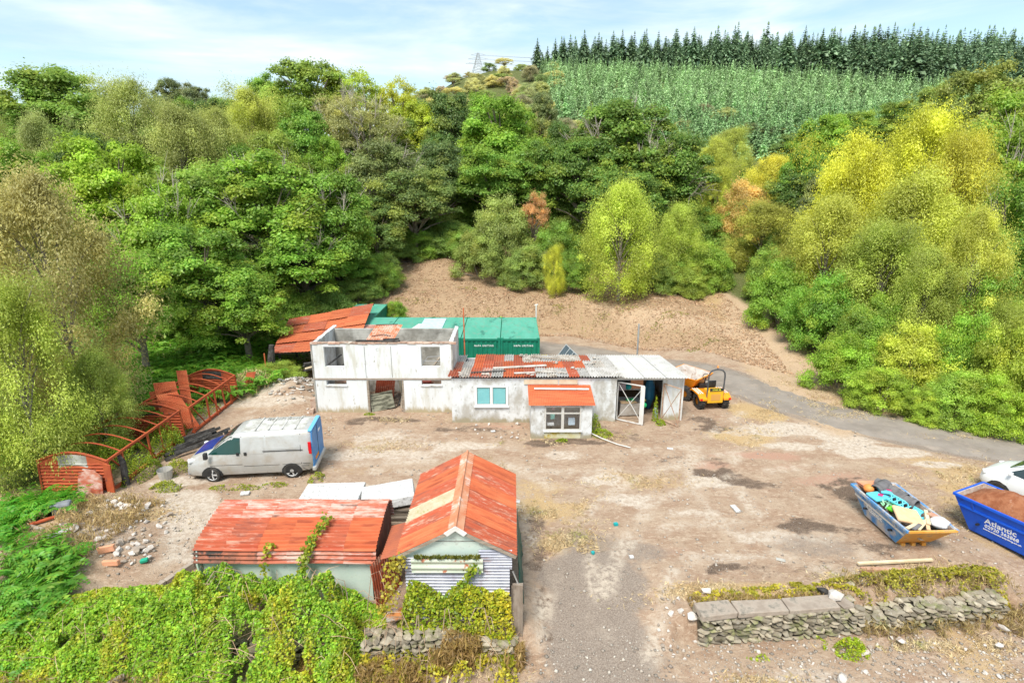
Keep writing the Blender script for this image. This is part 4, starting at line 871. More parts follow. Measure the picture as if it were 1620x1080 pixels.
def ferns(name, spots, label, color=(.17,.42,.045)):
    """arching fronds with paired pinnae"""
    P=[];Nn=[];D=[];Ls=[];T=[]
    for (x, y, s) in spots:
        z = gz(x, y)
        for f in range(7):
            a = rng.random()*6.28; d = np.array([math.cos(a), math.sin(a), 0]); l = s*(.8+.5*rng.random()); tb = .75+.5*rng.random(); up = .55+.35*rng.random()
            for u in np.linspace(.12, 1, 11):
                p = np.array([x,y,z]) + d*l*u*.85 + np.array([0,0, l*(up*2.0*u - 1.1*up*u*u*1.25)])
                sd_ = np.array([-d[1], d[0], 0]); w_ = l*.20*(1.08-u)*(1 if u > .15 else .6)
                for sg in (-1,1):
                    P.append(p + sd_*sg*w_); Nn.append(np.array([0,0,1.])*.9 + d*.5*u + .2*rng.normal(size=3)); D.append(sd_*sg + d*.35); Ls.append((w_+.015, .028*l+.008)); T.append(tb*(.8+.4*rng.random()))
    P=np.array(P); Nn=unit(np.array(Nn)); D=unit(np.array(D)); A=np.array(Ls); L1=A[:,:1]; W1=A[:,1:]
    t = unit(D-(D*Nn).sum(1)[:,None]*Nn); bt=np.cross(Nn,t); m=len(P)
    V = np.stack([P-t*L1, P+bt*W1, P+t*L1, P-bt*W1],1).reshape(-1,3)
    me = fastmesh(name, V, np.arange(4*m).reshape(-1,4), LEAF, fattrs=dict(tint=np.array(T), hue=np.clip(rng.normal(.08,.1,m),0,1)))
    o = bpy.data.objects.new(name, me); link(o); o.color = rgb(color); tag(o, label, 'ferns', kind='stuff')
def inpx(L):
    out = []
    for (px, py, rx, ry, n, s) in L:
        for _ in range(n):
            a = random.uniform(0,6.28); r = math.sqrt(random.random()); u, v_ = px+rx*r*math.cos(a), py+ry*r*math.sin(a)
            x, y = PT(u, v_+8); out.append((x, y, s*random.uniform(.7,1.25)))
    return out
random.seed(21)
ferns('ferns', inpx([(330,600,110,30,110,.9),(230,640,90,35,90,.85),(120,690,60,30,50,.8),(390,560,60,20,70,1.0),(300,560,120,30,110,1.0),(390,520,60,20,60,1.1),(210,590,80,30,60,1.0),(60,720,50,20,30,.75)]), 'bright green bracken filling the slope between the wood and the rusty frames')
ferns('ferns', inpx([(60,815,60,24,46,.6),(15,855,35,34,24,.6),(105,792,30,10,12,.5)]), 'bright green bracken at the left edge beside the rubble heap', (.10,.38,.03))
ferns('ferns', inpx([(65,930,50,40,40,.75),(40,980,60,40,20,.6)]), 'clump of green bracken among the brambles in the bottom left corner', (.13,.38,.04))
def bramble(name, n, fn, label, color, size=(.028,.058), seed=1, yel=.12):
    P = fn(n); m = len(P); Nn = unit(np.array([0,-.35,1.]) + .65*rng.normal(size=P.shape)); s = size[0]+(size[1]-size[0])*rng.random(m)
    c = fbm(P[:,0]*1.6, P[:,1]*1.6, 90+seed, 3); hue = np.clip(rng.normal(yel,.2,m) + 2.2*np.clip(c-.5,0,1), 0, 1); color = tuple(q*f for q, f in zip(color, (1.7,1.5,1.3)))
    o = leaf_object(name, P, Nn, s, s*.72, (.5+.95*rng.random(m))*(.8+.45*fbm(P[:,0]*4, P[:,1]*4+P[:,2]*3, 7, 2)), hue, color); tag(o, label, 'brambles', kind='stuff'); return o
def clumped(n, x0, x1, y0, y1, top, seed, thr=.0, depth=.32, fq=2.2):
    """leaves on a mounded surface given by top(x,y) above the ground, broken into clumps"""
    x = x0+(x1-x0)*rng.random(n); y = y0+(y1-y0)*rng.random(n); h = top(x, y); c = fbm(x*fq, y*fq, seed, 3) + .25*(rng.random(n)-.5)*(fq > 3)
    h2 = h*(.62+.72*c)*(.86+.28*vn(x*5.5, y*5.5, seed+1)); k = (h > .04) & (c > thr); x, y, h2 = x[k], y[k], h2[k]; m = len(x)
    z = hz(x, y) + np.maximum(.02, h2 - depth*rng.random(m)**2.2*np.minimum(1, h2*2)); return np.stack([x,y,z],-1)
def topL(x, y):
    # thicket lying over the wall: one slope from the lane up to the foot of the barrel-roofed shed
    lump = .80 + .45*(vn(x*.8, y*.9, 8)-.5) + .25*(vn(x*2.1, y*2.3, 18)-.5)
    zt = -.62 + 2.12*ss(9.6, 12.1, y)*lump*(1-.42*ss(-9.3, -11.5, x)*0 - .42*(1-ss(-11.5, -9.3, x)))
    hgt = (zt - hz(x, y))*(1-ss(12.5, 12.8, y + .25*(vn(x*.9, x*0+3, 2)-.5)))
    hgt = hgt*(1-.92*ss(-4.6, -3.4, x + .9*(vn(x*2, y*2.5, 44)-.5)))
    gap = np.exp(-(((x+9.3)/.9)**2+((y-10.3)/.55)**2)); return np.clip(hgt - 1.3*gap, 0, 3)
bramble('brambles', 150000, lambda n: clumped(n, -14.5, -3.2, 9.6, 13.0, topL, 14, .30, .36), 'deep yellow-green bramble thicket burying the stone wall before the barrel-roofed shed', (.17,.36,.035), size=(.017,.05), yel=.14)
def topM(x, y):
    e = ss(11.35, 11.9, y)*(1-ss(12.0, 12.2, y)); m1 = ss(-2.95,-2.5,x)*(1-ss(-.1,.15,x)); return e*(1.05*m1*(.60+.55*vn(x*1.7, y*1.5, 3)))
bramble('brambles', 15000, lambda n: clumped(n, -3.6, .3, 11.1, 12.3, topM, 15, .36), 'yellow and green brambles climbing the grey corrugated front of the gabled shed', (.15,.27,.02), yel=.3)
def topF(x, y): return .28*ss(10.6,10.9,y)*(1-ss(11.7,11.9,y))*ss(-5.5,-4.5,x)*(1-ss(-.2,.3,x))*(.4+vn(x*2,y*2,4))
bramble('weeds', 6000, lambda n: clumped(n, -5.5, .4, 10.5, 11.9, topF, 16, .48, .2, 5), 'straggling weeds at the foot of the left stone wall', (.22,.26,.03), yel=.3)
def topR(x, y):
    a = .20*ss(12.35,12.6,y-.126*(x-4.85))*(1-ss(12.9,13.3,y-.126*(x-4.85)))*ss(4.7,5,x)*(1-ss(13.2,13.8,x)); return a*(.4+1.0*vn(x*1.3,y*2,5))*(.6+.8*ss(9,11,x))
bramble('weeds', 22000, lambda n: clumped(n, 4.6, 13.9, 12.3, 14.4, topR, 17, .56, .12, 5), 'low yellow-green weeds along the top of the right stone wall', (.20,.22,.03), yel=.3)
def topQ(x, y): u = y-.1087*(x-9.3)-12.55; return .34*ss(9.2,9.8,x)*(1-ss(13.6,14,x))*ss(-.1,.15,u)*(1-ss(.7,1.4,u))*(.3+vn(x*2.5,y*3,6))
bramble('weeds', 20000, lambda n: clumped(n, 9.2, 14, 12.4, 14.6, topQ, 19, .52, .12, 5), 'dry grass and green weeds over the uncapped stretch of the right stone wall', (.17,.20,.04), size=(.018,.042), yel=.35)
def weedpatch(L, label, color, yel=.2, size=(.02,.045)):
    P = []
    for (x, y, rx, ry, h, n) in L:
        a = rng.random(n)*6.28; r = np.sqrt(rng.random(n)); X = x+rx*r*np.cos(a); Y = y+ry*r*np.sin(a); k_ = fbm(X*3, Y*3, 55, 3) > .40; X, Y, r = X[k_], Y[k_], r[k_]; n = len(X); Z = hz(X, Y)+h*(1-r**2)*(.25+.75*rng.random(n)**.6); P.append(np.stack([X,Y,Z],-1))
    P = np.concatenate(P); m = len(P); s = size[0]+(size[1]-size[0])*rng.random(m); Nn = unit(np.array([0,-.3,1.])+.8*rng.normal(size=P.shape))
    color = tuple(q*f for q, f in zip(color, (1.6,1.4,1.2))); o = leaf_object('weeds', P, Nn, s, s*.6, .6+.8*rng.random(m), np.clip(rng.normal(yel,.2,m),0,1), color); tag(o, label, 'weeds', kind='stuff')
weedpatch([(8.6,11.75,.45,.3,.45,900),(7.9,12.0,.25,.2,.5,400),(6.2,11.6,.35,.15,.2,250)], 'yellow-green weeds sprouting from the gap in the right stone wall', (.2,.34,.02))
weedpatch([(3.75,23.7,.3,.5,.8,900),(4.0,23.2,.5,.4,.35,600),(6.9,24.4,.25,.2,.3,350),(6.72,24.75,.15,.12,1.3,450),(2.2,22.6,.35,.12,.15,300),(-6.9,25.5,.3,.15,.12,150)], 'bright green weeds growing against the foot of the white building', (.16,.30,.02), .25)
weedpatch([(x_, float(np.interp(x_, FX, FY))+d__, .9+.5*(i_%3), .5,   .10, 200) for i_, (x_, d__) in enumerate(((-6,1.5),(-2,2.2),(1.5,1.2),(4,2.6),(6.5,1.8),(8.5,3.2),(10.5,1.6),(12,3.4),(3,5.5),(-4,6.5),(9,6),(-8,3.5),(0,8),(13.2,1.0)))], 'patches of green regrowth on the cleared brown bank', (.14,.19,.05), .2, (.03,.07))
weedpatch([(-7.4,19.3,.3,.5,.3,500),(-10.2,18.7,1.0,.25,.15,500),(-8.8,18.9,.5,.2,.12,200),(-12.6,18.6,.7,.35,.35,900),(-13.1,20.0,.5,.6,.5,900)], 'green weeds around the wheels of the silver van', (.14,.24,.025), .3)
weedpatch([(-15.6,20.3,1.05,1.7,1.25,8200),(-15.4,23.3,.9,1.2,1.1,4200),(-14.4,21.5,.4,1.2,1.2,2200),(-14.2,19.6,.5,1.0,.9,2000),(-15.5,26,1.0,1.3,.5,1800),(-14.0,21.6,.3,.6,1.3,1200)], 'green brambles growing up inside the rusty wagon frames', (.12,.24,.02), .2)
def trail(pts, n, spread, label, color, yel=.3):
    P = []; pts = [Vector(p) for p in pts]
    for _ in range(n):
        i = random.randrange(len(pts)-1); q = pts[i].lerp(pts[i+1], random.random()); P.append((q.x+random.gauss(0,spread), q.y+random.gauss(0,spread*.6), q.z+random.gauss(0,spread)))
    P = np.array(P); m = len(P); s = .03+.035*rng.random(m); Nn = unit(np.array([0,-.6,.8])+.6*rng.normal(size=P.shape))
    o = leaf_object('climbing_bramble', P, Nn, s, s*.75, .65+.7*rng.random(m), np.clip(rng.normal(yel,.2,m),0,1), color); tag(o, label, 'bramble', kind='stuff')
trail([(-5.55,12.55,.7),(-5.35,12.6,1.5),(-5.2,12.85,1.95),(-4.95,13.6,2.12)], 330, .07, 'trailing bramble shoot climbing over the curved rusty roof', (.14,.3,.02))
trail([(-6.5,12.6,1.0),(-6.35,12.7,1.72),(-6.2,12.8,1.8)], 70, .06, 'small bramble sprig on the left half of the curved rusty roof', (.2,.3,.02))
trail([(-1.9,11.95,.6),(-1.4,12.0,1.05),(-1.05,12.05,1.45),(-.95,12.0,1.75)], 230, .06, 'trailing bramble shoot against the grey corrugated gable', (.15,.32,.02))
trail([(-3.3,12.0,.3),(-3.0,12.0,1.1),(-2.9,11.95,1.8),(-2.7,12.0,1.9)], 260, .12, 'browning bramble in the gap between the two rusty-roofed sheds', (.3,.26,.06), .5)

canes(240, -13, -3.4, 10.1, 12.8, 'brown arching canes tangled through the bramble thicket before the barrel-roofed shed')
canes(120, -3.9, .1, 11.3, 12.2, 'dry brown canes and dead stalks on the left stone wall below the gabled shed')

def stalks(name, n, x0, x1, y0, y1, h, label, col_, seed):
    x = x0+(x1-x0)*rng.random(n); y = y0+(y1-y0)*rng.random(n); k = fbm(x*3, y*3, seed, 3) > .44; x, y = x[k], y[k]; m = len(x); z = hz(x, y)+h*rng.random(m)**1.3*(.4+fbm(x*2,y*2,seed+1))
    P = np.stack([x,y,z],-1); o = leaf_object(name, P, unit(np.array([0,-.5,.5])+.9*rng.normal(size=P.shape)), .05+.09*rng.random(m), .007+.014*rng.random(m), .6+.7*rng.random(m), .25*rng.random(m), col_, updir=np.array([0,-.2,1.3])); tag(o, label, 'dead stalks', kind='stuff')
stalks('dead_stalks', 9000, -2.0, .3, 11.0, 11.75, .75, 'tan dead stalks and grass hanging over the right end of the left stone wall', (.42,.27,.12), 3)
stalks('dead_stalks', 6000, -5.5, -2.0, 10.7, 11.4, .35, 'tan dead grass at the foot of the left stone wall', (.42,.27,.12), 13)
stalks('dead_stalks', 7000, -13.5, -8.0, 9.4, 10.8, .5, 'tan dead growth in the bottom left corner', (.36,.25,.12), 23)
stalks('dead_stalks', 7000, -15, -12.0, 13.6, 17.5, .35, 'tan dead stalks over the rubble heap', (.50,.36,.20), 33)
stalks('dead_stalks', 6000, 9.2, 14.2, 12.2, 13.6, .42, 'tan dead stalks along the uncapped stretch of the right wall', (.46,.34,.18), 43)
stalks('dead_stalks', 3500, 4.7, 9.2, 12.35, 12.9, .25, 'tan dead stalks behind the coping of the right wall', (.46,.32,.16), 53)
# ================================================================ buildings
random.seed(50)
def wall_holes(mb, x0, x1, z0, z1, y0, y1, holes, tint=1.0, mi=0):
    """wall slab between y0..y1 with rectangular holes (hx0,hx1,hz0,hz1)"""
    xs_ = sorted(set([x0, x1] + [h[0] for h in holes] + [h[1] for h in holes])); zs_ = sorted(set([z0, z1] + [h[2] for h in holes] + [h[3] for h in holes]))
    hole = lambda a, b: any(h[0]-1e-6 <= a <= h[1]+1e-6 and h[2]-1e-6 <= b <= h[3]+1e-6 for h in holes)
    nxh, nzh = len(xs_)-1, len(zs_)-1
    solid = [[not hole((xs_[i]+xs_[i+1])/2, (zs_[j]+zs_[j+1])/2) for j in range(nzh)] for i in range(nxh)]
    sol = lambda i, j: 0 <= i < nxh and 0 <= j < nzh and solid[i][j]
    for i in range(nxh):
        for j in range(nzh):
            if not solid[i][j]: continue
            a, b, c, d = xs_[i], xs_[i+1], zs_[j], zs_[j+1]
            mb.add([(a,y0,c),(b,y0,c),(b,y0,d),(a,y0,d)], [(0,1,2,3)], tint, mi); mb.add([(a,y1,c),(b,y1,c),(b,y1,d),(a,y1,d)], [(3,2,1,0)], tint, mi)
            if not sol(i-1,j): mb.add([(a,y0,c),(a,y1,c),(a,y1,d),(a,y0,d)], [(0,1,2,3)], tint, mi)
            if not sol(i+1,j): mb.add([(b,y0,c),(b,y1,c),(b,y1,d),(b,y0,d)], [(3,2,1,0)], tint, mi)
            if not sol(i,j-1): mb.add([(a,y0,c),(b,y0,c),(b,y1,c),(a,y1,c)], [(3,2,1,0)], tint, mi)
            if not sol(i,j+1): mb.add([(a,y0,d),(b,y0,d),(b,y1,d),(a,y1,d)], [(0,1,2,3)], tint, mi)
    return mb
# --- roofless two-storey shell
sh = thing('roofless_building', 'roofless two-storey white concrete building with empty window openings and a wide doorway', 'building', (-6.1, 27.3, 0))
def Lx(x): return x + 6.1
def Ly(y): return y - 27.3
SX0, SX1, SY0, SY1, SH = -9.5, -2.83, 25.8, 29.0, 3.48
w_ = MB(); wall_holes(w_, Lx(SX0), Lx(SX1), -.3, 1.74, Ly(SY0), Ly(SY0+.16), [(Lx(-8.93),Lx(-7.96),1.42,1.66),(Lx(-6.95),Lx(-5.25),-.3,1.66),(Lx(-4.35),Lx(-3.4),1.42,1.66)])
w_.build('lower_front_wall', WHITEP, sh)
w_ = MB(); wall_holes(w_, Lx(SX0), Lx(SX1), 1.744, SH, Ly(SY0+.0), Ly(SY0+.15), [(Lx(-8.92),Lx(-8.0),2.35,3.34),(Lx(-4.32),Lx(-3.42),2.35,3.34)])
w_.build('upper_front_wall', WHITEP, sh)
w_ = MB(); w_.bx(Lx(SX0)-.02, Lx(SX1)+.02, Ly(SY0)-.035, Ly(SY0)-.002, 1.70, 1.775); w_.build('ledge', CONC, sh)
for a in (-7.0, -5.75):
    w_ = MB(); w_.bx(Lx(a), Lx(a)+.02, Ly(SY0)-.006, Ly(SY0)+.01, 1.8, 3.36, .5); w_.build('panel_joint', GRIME, sh)
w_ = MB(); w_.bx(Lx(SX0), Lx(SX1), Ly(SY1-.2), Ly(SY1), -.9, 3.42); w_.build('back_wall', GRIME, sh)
w_ = MB(); wall_holes(w_, Ly(SY0+.162), Ly(SY1-.202), -.9, 3.45, 0, .18, []); 
for v in range(len(w_.v)): a = w_.v[v]; w_.v[v] = (Lx(SX0)+a[1], a[0], a[2])
w_.build('left_wall', WHITE, sh)
w_ = MB(); w_.bx(Lx(SX1-.16), Lx(SX1), Ly(SY0+.162), Ly(SY1-.202), -.9, 3.44); w_.build('right_wall', WHITE, sh)
# crumbling brick coping, in uneven lengths
w_ = MB(); x = SX0-.04
while x < SX1:
    l = random.uniform(.2, .5); w_.box((Lx(min(x+l/2, SX1)), Ly(SY0+.07), SH+.035+random.uniform(-.012,.015)), (l*.97, .2+random.uniform(-.02,.02), .07), random.uniform(-.03,.03), random.uniform(.75,1.25), jit=.012); x += l
w_.build('brick_coping', BRICKTOP, sh)
for xx in (SX0+.09, SX1-.08):
    w_ = MB(); y = SY0+.2
    while y < SY1: l = random.uniform(.2,.45); w_.box((Lx(xx), Ly(y+l/2), 3.48), (.19, l*.96, .06), 0, random.uniform(.8,1.25), jit=.015); y += l
    w_.build('side_coping', WHITE, sh)
for a in (Lx(-9.5), Lx(-2.85)):
    w_ = MB(); w_.box((a, Ly(SY0)-.012, 1.6), (.07, .03, 3.7), tint=.9); w_.build('corner_strip', GRIME, sh)
for (a, b) in ((-8.97,-7.92),(-4.39,-3.36)):
    w_ = MB(); w_.bx(Lx(a), Lx(b), Ly(SY0)-.05, Ly(SY0)-.003, 1.355, 1.415); w_.build('sill', WHITE, sh)
w_ = MB(); w_.bx(Lx(-7.0), Lx(-6.9), Ly(SY0)-.012, Ly(SY0)+.17, 0, 1.66); w_.bx(Lx(-5.3), Lx(-5.22), Ly(SY0)-.012, Ly(SY0)+.17, 0, 1.66); w_.build('door_jamb', WOOD, sh)
w_ = MB(); w_.beam((Lx(-4.3),Ly(26.05),2.42),(Lx(-4.05),Ly(26.1),2.75),.03); w_.beam((Lx(-4.05),Ly(26.1),2.75),(Lx(-3.45),Ly(26.1),2.78),.03); w_.bx(Lx(-4.3),Lx(-3.44),Ly(26.0),Ly(26.03),2.55,2.59); w_.build('broken_window_frame', STEEL, sh)
w_ = MB(); w_.beam((Lx(-8.85),Ly(26.1),2.36),(Lx(-8.3),Ly(26.5),2.75),.09,.05); w_.build('fallen_lintel', CHAR, sh)
# graffiti-like crescent mark high on the front wall
w_ = MB()
for k in range(7):
    t0 = R(60+k*34); t1 = R(60+(k+1)*34); w_.beam((Lx(-6.37)+.07*math.cos(t0), Ly(SY0)-.005, 3.2+.07*math.sin(t0)), (Lx(-6.37)+.07*math.cos(t1), Ly(SY0)-.005, 3.2+.07*math.sin(t1)), .018, .006)
w_.build('painted_mark', GRIME, sh)
# --- things inside and on it
t = thing('corrugated_sheet', 'small orange corrugated sheet propped on top of the roofless white building', 'metal sheet', (-6.3, 27.4, 3.5))
w_ = MB(); w_.corr((-.72,-1.2,.02),(1,.0,0),(.09,.93,.2),1.35,1.75,.12,.022,6,wob=.02,seed=4); w_.build('sheet', mat('pale_orange_iron',(.52,.16,.07),(.6,.3,.19),2,.7,c3=(.62,.46,.38),s3=2,t3=.55), t)
w_ = MB(); w_.beam((-.55,.35,.42),(.55,.38,.44),.03); w_.beam((-.55,-.75,.12),(.05,-.7,.2),.03); w_.beam((.05,-.7,.2),(.5,-.72,.1),.03); w_.build('rusty_strap', CHAR, t)
w_ = MB(); w_.beam((-7.4,25.93,3.6),(-5.3,25.9,3.6),.10,.07); w_.beam((-6.1,25.95,3.66),(-5.4,26.2,3.62),.08,.06); o = w_.build('charred_beam', CHAR); tag(o, 'charred roof beam lying on the front parapet of the roofless building', 'beam')
w_ = MB(); w_.box((0,0,.45),(1.08,.09,.86), jit=.02); w_.box((0,-.06,.86),(1.12,.06,.06)); w_.box((-.53,-.06,.45),(.08,.05,.86)); w_.box((.5,-.055,.45),(.05,.03,.82))
t = thing('door_panel', 'weathered timber door panel leaning in the doorway of the roofless building', 'door', (-6.32, 26.1, .02), R(20)); o = w_.build('panel', mat('mouldy_board',(.30,.30,.22),(.42,.40,.32),2,.85,c3=(.1,.1,.07),s3=2,t3=.5,stretch=(1,1,4)), t); o.rotation_euler = (R(-10), R(-6), 0)
t = thing('corrugated_sheet', 'rust-red corrugated sheet leaning inside the doorway of the roofless building', 'metal sheet', (-6.5, 27.1, .0), R(10)); w_ = MB(); w_.corr((-.5,0,.2),(1,0,-.1),(.15,.25,1),.95,1.6,.1,.02,3); w_.build('sheet', RUST, t)
for (a, b, m, lab) in (((-5.35,26.4,0),(-5.75,27.2,1.55),WOODP,'pale plank leaning inside the right of the doorway'),((-5.5,26.35,0),(-5.45,27.0,1.5),WOOD,'brown timber leaning inside the right of the doorway'),((-5.7,26.6,0),(-5.35,27.3,1.2),CHAR,'charred timber leaning inside the doorway of the roofless building'),((-8.9,27.3,1.2),(-7.6,28.3,2.1),WOOD,'fallen timber seen through the lower left window of the roofless building'),((-4.4,27.4,1.1),(-3.3,28.3,1.8),WOOD,'fallen timber seen through the lower right window of the roofless building'),((-8.7,26.6,1.9),(-8.1,28.8,2.2),CHAR,'charred joist across the left bay of the roofless building'),((-4.0,26.2,2.0),(-3.7,28.8,2.05),WOOD,'old joist across the right bay of the roofless building')):
    w_ = MB(); w_.beam(a, b, .1, .06); o = w_.build('timber', m); tag(o, lab, 'timber')
w_ = MB(); w_.box((-8.3,27.6,.6),(1.6,1.0,1.1),R(12),jit=.15); w_.box((-8.0,27.2,1.2),(1.1,.6,.12),R(-20),jit=.08); o = w_.build('brick_debris', BRICKTOP); tag(o, 'heap of collapsed brickwork behind the lower left window', 'debris')
w_ = MB(); w_.tube([(-4.35,27.2,0),(-4.35,27.2,1.15)],.28,12); o = w_.build('drum', mat('red_drum',(.42,.1,.07),(.36,.07,.05),3,.6), None); tag(o, 'red drum behind the lower right window of the roofless building', 'drum')
w_ = MB(); w_.box((-3.7,27.4,.7),(.7,.8,1.2),R(15),jit=.12); o = w_.build('brick_debris', BRICKTOP); tag(o, 'heap of rubble behind the lower right window', 'debris')
w_ = MB()
for _ in range(40): w_.rock((random.uniform(-6.8,-5.3), random.uniform(25.9,28.5), random.uniform(0,.2)), (random.uniform(.1,.35),)*2+(random.uniform(.06,.2),))
o = w_.build('floor_debris', mat('floor_debris',(.2,.15,.12),(.35,.27,.2),4,.9)); tag(o, 'broken debris littering the floor inside the wide doorway', 'debris', kind='stuff')
w_ = MB(); w_.box((-9.65,25.95,.35),(.25,.35,.7),.1,jit=.03); w_.box((-9.72,25.6,.12),(.2,.2,.25),.3,jit=.04); o = w_.build('block_pier', BRICKTOP); tag(o, 'broken block pier at the left foot of the roofless building', 'pier')

# --- long low building with porch and store
lb = thing('long_building', 'long single-storey white building with patched corrugated roof, porch and open store', 'building', (2.5, 27, 0))
ox, oy = 2.5, 27.0
def lx(x): return x - ox
def ly(y): return y - oy
w_ = MB(); wall_holes(w_, lx(-2.79), lx(4.82), -.3, 2.18, ly(24.6), ly(24.78), [(lx(-1.7),lx(-.2),.86,1.83)]); w_.build('front_wall', WHITE, lb)
w_ = MB(); w_.bx(lx(-2.79), lx(-2.62), ly(24.782), ly(29.6), -.9, 1.72); w_.build('left_wall', WHITE, lb)
w_ = MB(); w_.bx(lx(-2.6), lx(7.9), ly(29.5), ly(29.66), -.9, 1.58); w_.build('back_wall', WHITE, lb)
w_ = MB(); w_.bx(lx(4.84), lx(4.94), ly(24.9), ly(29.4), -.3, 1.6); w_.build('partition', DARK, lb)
w_ = MB(); w_.bx(lx(7.02), lx(7.93), ly(24.9), ly(25.0), -.3, 2.06); w_.bx(lx(4.83), lx(7.0), ly(24.9), ly(25.0), 2.0, 2.06); w_.build('store_front_wall', WHITEP, lb)
w_ = MB(); w_.bx(lx(7.85), lx(7.945), ly(25.005), ly(29.45), -.5, 1.6); w_.build('right_wall', WHITEP, lb)
w_ = MB(); w_.box((lx(7.96), ly(24.88), 1.0), (.07,.06,2.1)); w_.build('corner_post', WPAINT, lb)
w_ = MB(); w_.bx(lx(4.7), lx(8.0), ly(24.83), ly(24.87), 2.04, 2.16); w_.build('fascia', WPAINT, lb)
w_ = MB(); w_.bx(lx(.55), lx(2.1), ly(24.55), ly(24.595), 1.92, 2.14); w_.bx(lx(2.16), lx(3.0), ly(24.55), ly(24.595), 1.92, 2.14); w_.build('cream_lintel', mat('cream_board',(.68,.6,.45),(.6,.5,.36),3,.8,c3=(.4,.3,.2),s3=4,t3=.65), lb)
# roof sheets: rows of separate patched sheets sloping down to the back
YF, YB, ZF, ZB = 24.45, 29.85, 2.27, 1.70
def roofpt(x, v, dz=0): y = YF+(YB-YF)*v; return (lx(x), ly(y), ZF+(ZB-ZF)*v+dz)
sl = (0, YB-YF, ZB-ZF); slen = math.hypot(sl[1], sl[2])
rnd = random.Random(8); x = -2.95; i = 0
RM = {'r': RUST, 'o': RUSTO, 'a': ASB, 'd': ASBD, 'p': RUSTPALE}
front = "rdrpaooradaraaaaa"; mid = "paorrorooooroadaa"; back = "arorrarddadddraaa"
while x < 5.0 - .01:
    wd = .5
    for (s, v0, v1, dz) in ((back, .62, 1.0, 0), (mid, .30, .66, .022), (front, 0, .35, .045)):
        k = s[min(i, len(s)-1)]; a = rnd.uniform(-.03,.03)
        if rnd.random() < .04: continue
        w_ = MB(); w_.corr(roofpt(x, max(0, v0+a*(v0 > 0)), dz+rnd.uniform(-.01,.01)), (1, 0, rnd.uniform(-.01,.01)), sl, wd+.04, slen*(v1-v0), .125, .034, 3, rnd.uniform(.8,1.15), wob=.012, seed=i); w_.build('roof_sheet', RM[k], lb)
    x += wd; i += 1
while x < 8.05:
    w_ = MB(); w_.corr(roofpt(x, -.01, .0), (1,0,-.012), sl, 1.04, slen*1.0, .13, .024, 6, rnd.uniform(.92,1.08), wob=.008, seed=i); w_.build('roof_sheet', ASBL, lb); x += 1.0; i += 1
# loose bits on roof are things of their own
for (x0, v, x1, v1, wd, m, lab) in ((-.9,.30,1.7,.42,.22,ASBD,'broken cement sheet strip lying across the rusty part of the long roof'),(-1.9,.12,-.3,.2,.12,CHAR,'dark timber lying at the left end of the long roof'),(.1,.10,2.1,.16,.16,ASBD,'grey sheet offcut lying near the front eave of the long roof'),(1.0,.85,3.2,.62,.12,WOOD,'timber batten lying at the back of the long roof')):
    w_ = MB(); a = Vector(roofpt(x0, v, .09)) + Vector((ox,oy,0)); b = Vector(roofpt(x1, v1, .09)) + Vector((ox,oy,0)); w_.beam(a, b, wd, .035, rnd.uniform(.8,1.1)); o = w_.build('roof_offcut', m); tag(o, lab, 'offcut')
random.seed(8)
spots = [('at the left corner',-2.3,.08),('left of the timber strip',-1.2,.05),('midway along the eave',.9,.06),('near the orange sheets',1.6,.16),('above the porch',2.4,.1),('right of the porch roof',3.1,.3),('by the pale sheets',3.9,.5),('at the back edge of the orange sheets',.6,.9),('in the middle of the roof',2.1,.55),('beside the white sheets',4.4,.75)]
for (where, x_, v_) in spots:
    w_ = MB(); p = roofpt(x_, v_, .09)
    for q in range(3): w_.rock((p[0]+ox+random.uniform(-.2,.2), p[1]+oy+random.uniform(-.15,.15), p[2]), (random.uniform(.15,.4), random.uniform(.12,.25), .06))
    o = w_.build('broken_tile_pile', ASBD); tag(o, 'few broken sheet fragments on the long roof ' + where, 'fragments')
# window
fr = MB(); a0, a1, b0, b1, yy = -1.72, -.18, .84, 1.85, 24.585
fr.bx(lx(a0), lx(a1), ly(yy-.03), ly(yy), b0, b0+.09); fr.bx(lx(a0), lx(a1), ly(yy-.03), ly(yy), b1-.09, b1)
for q in (a0, (a0+a1)/2-.06, a1-.1): fr.bx(lx(q), lx(q)+.1+(.02 if q == (a0+a1)/2-.06 else 0), ly(yy-.028), ly(yy+.01), b0+.092, b1-.092)
win = fr.build('window', UPVC, lb)
for (p, q) in ((a0+.1, (a0+a1)/2-.06), ((a0+a1)/2+.06, a1-.1)):
    w_ = MB(); w_.bx(lx(p), lx(q), ly(yy+.0), ly(yy+.01), b0+.09, b1-.09); w_.build('pane', CLEAR, win)
    w_ = MB(); w_.bx(lx(p)+.02, lx(q)-.02, ly(yy+.022), ly(yy+.03), b0+.1, b1-.12); w_.build('blind', TEALB, win)
w_ = MB(); w_.bx(lx(a0)-.04, lx(a1)+.04, ly(24.5), ly(24.597), b0-.05, b0-.003); w_.build('sill', UPVC, win)
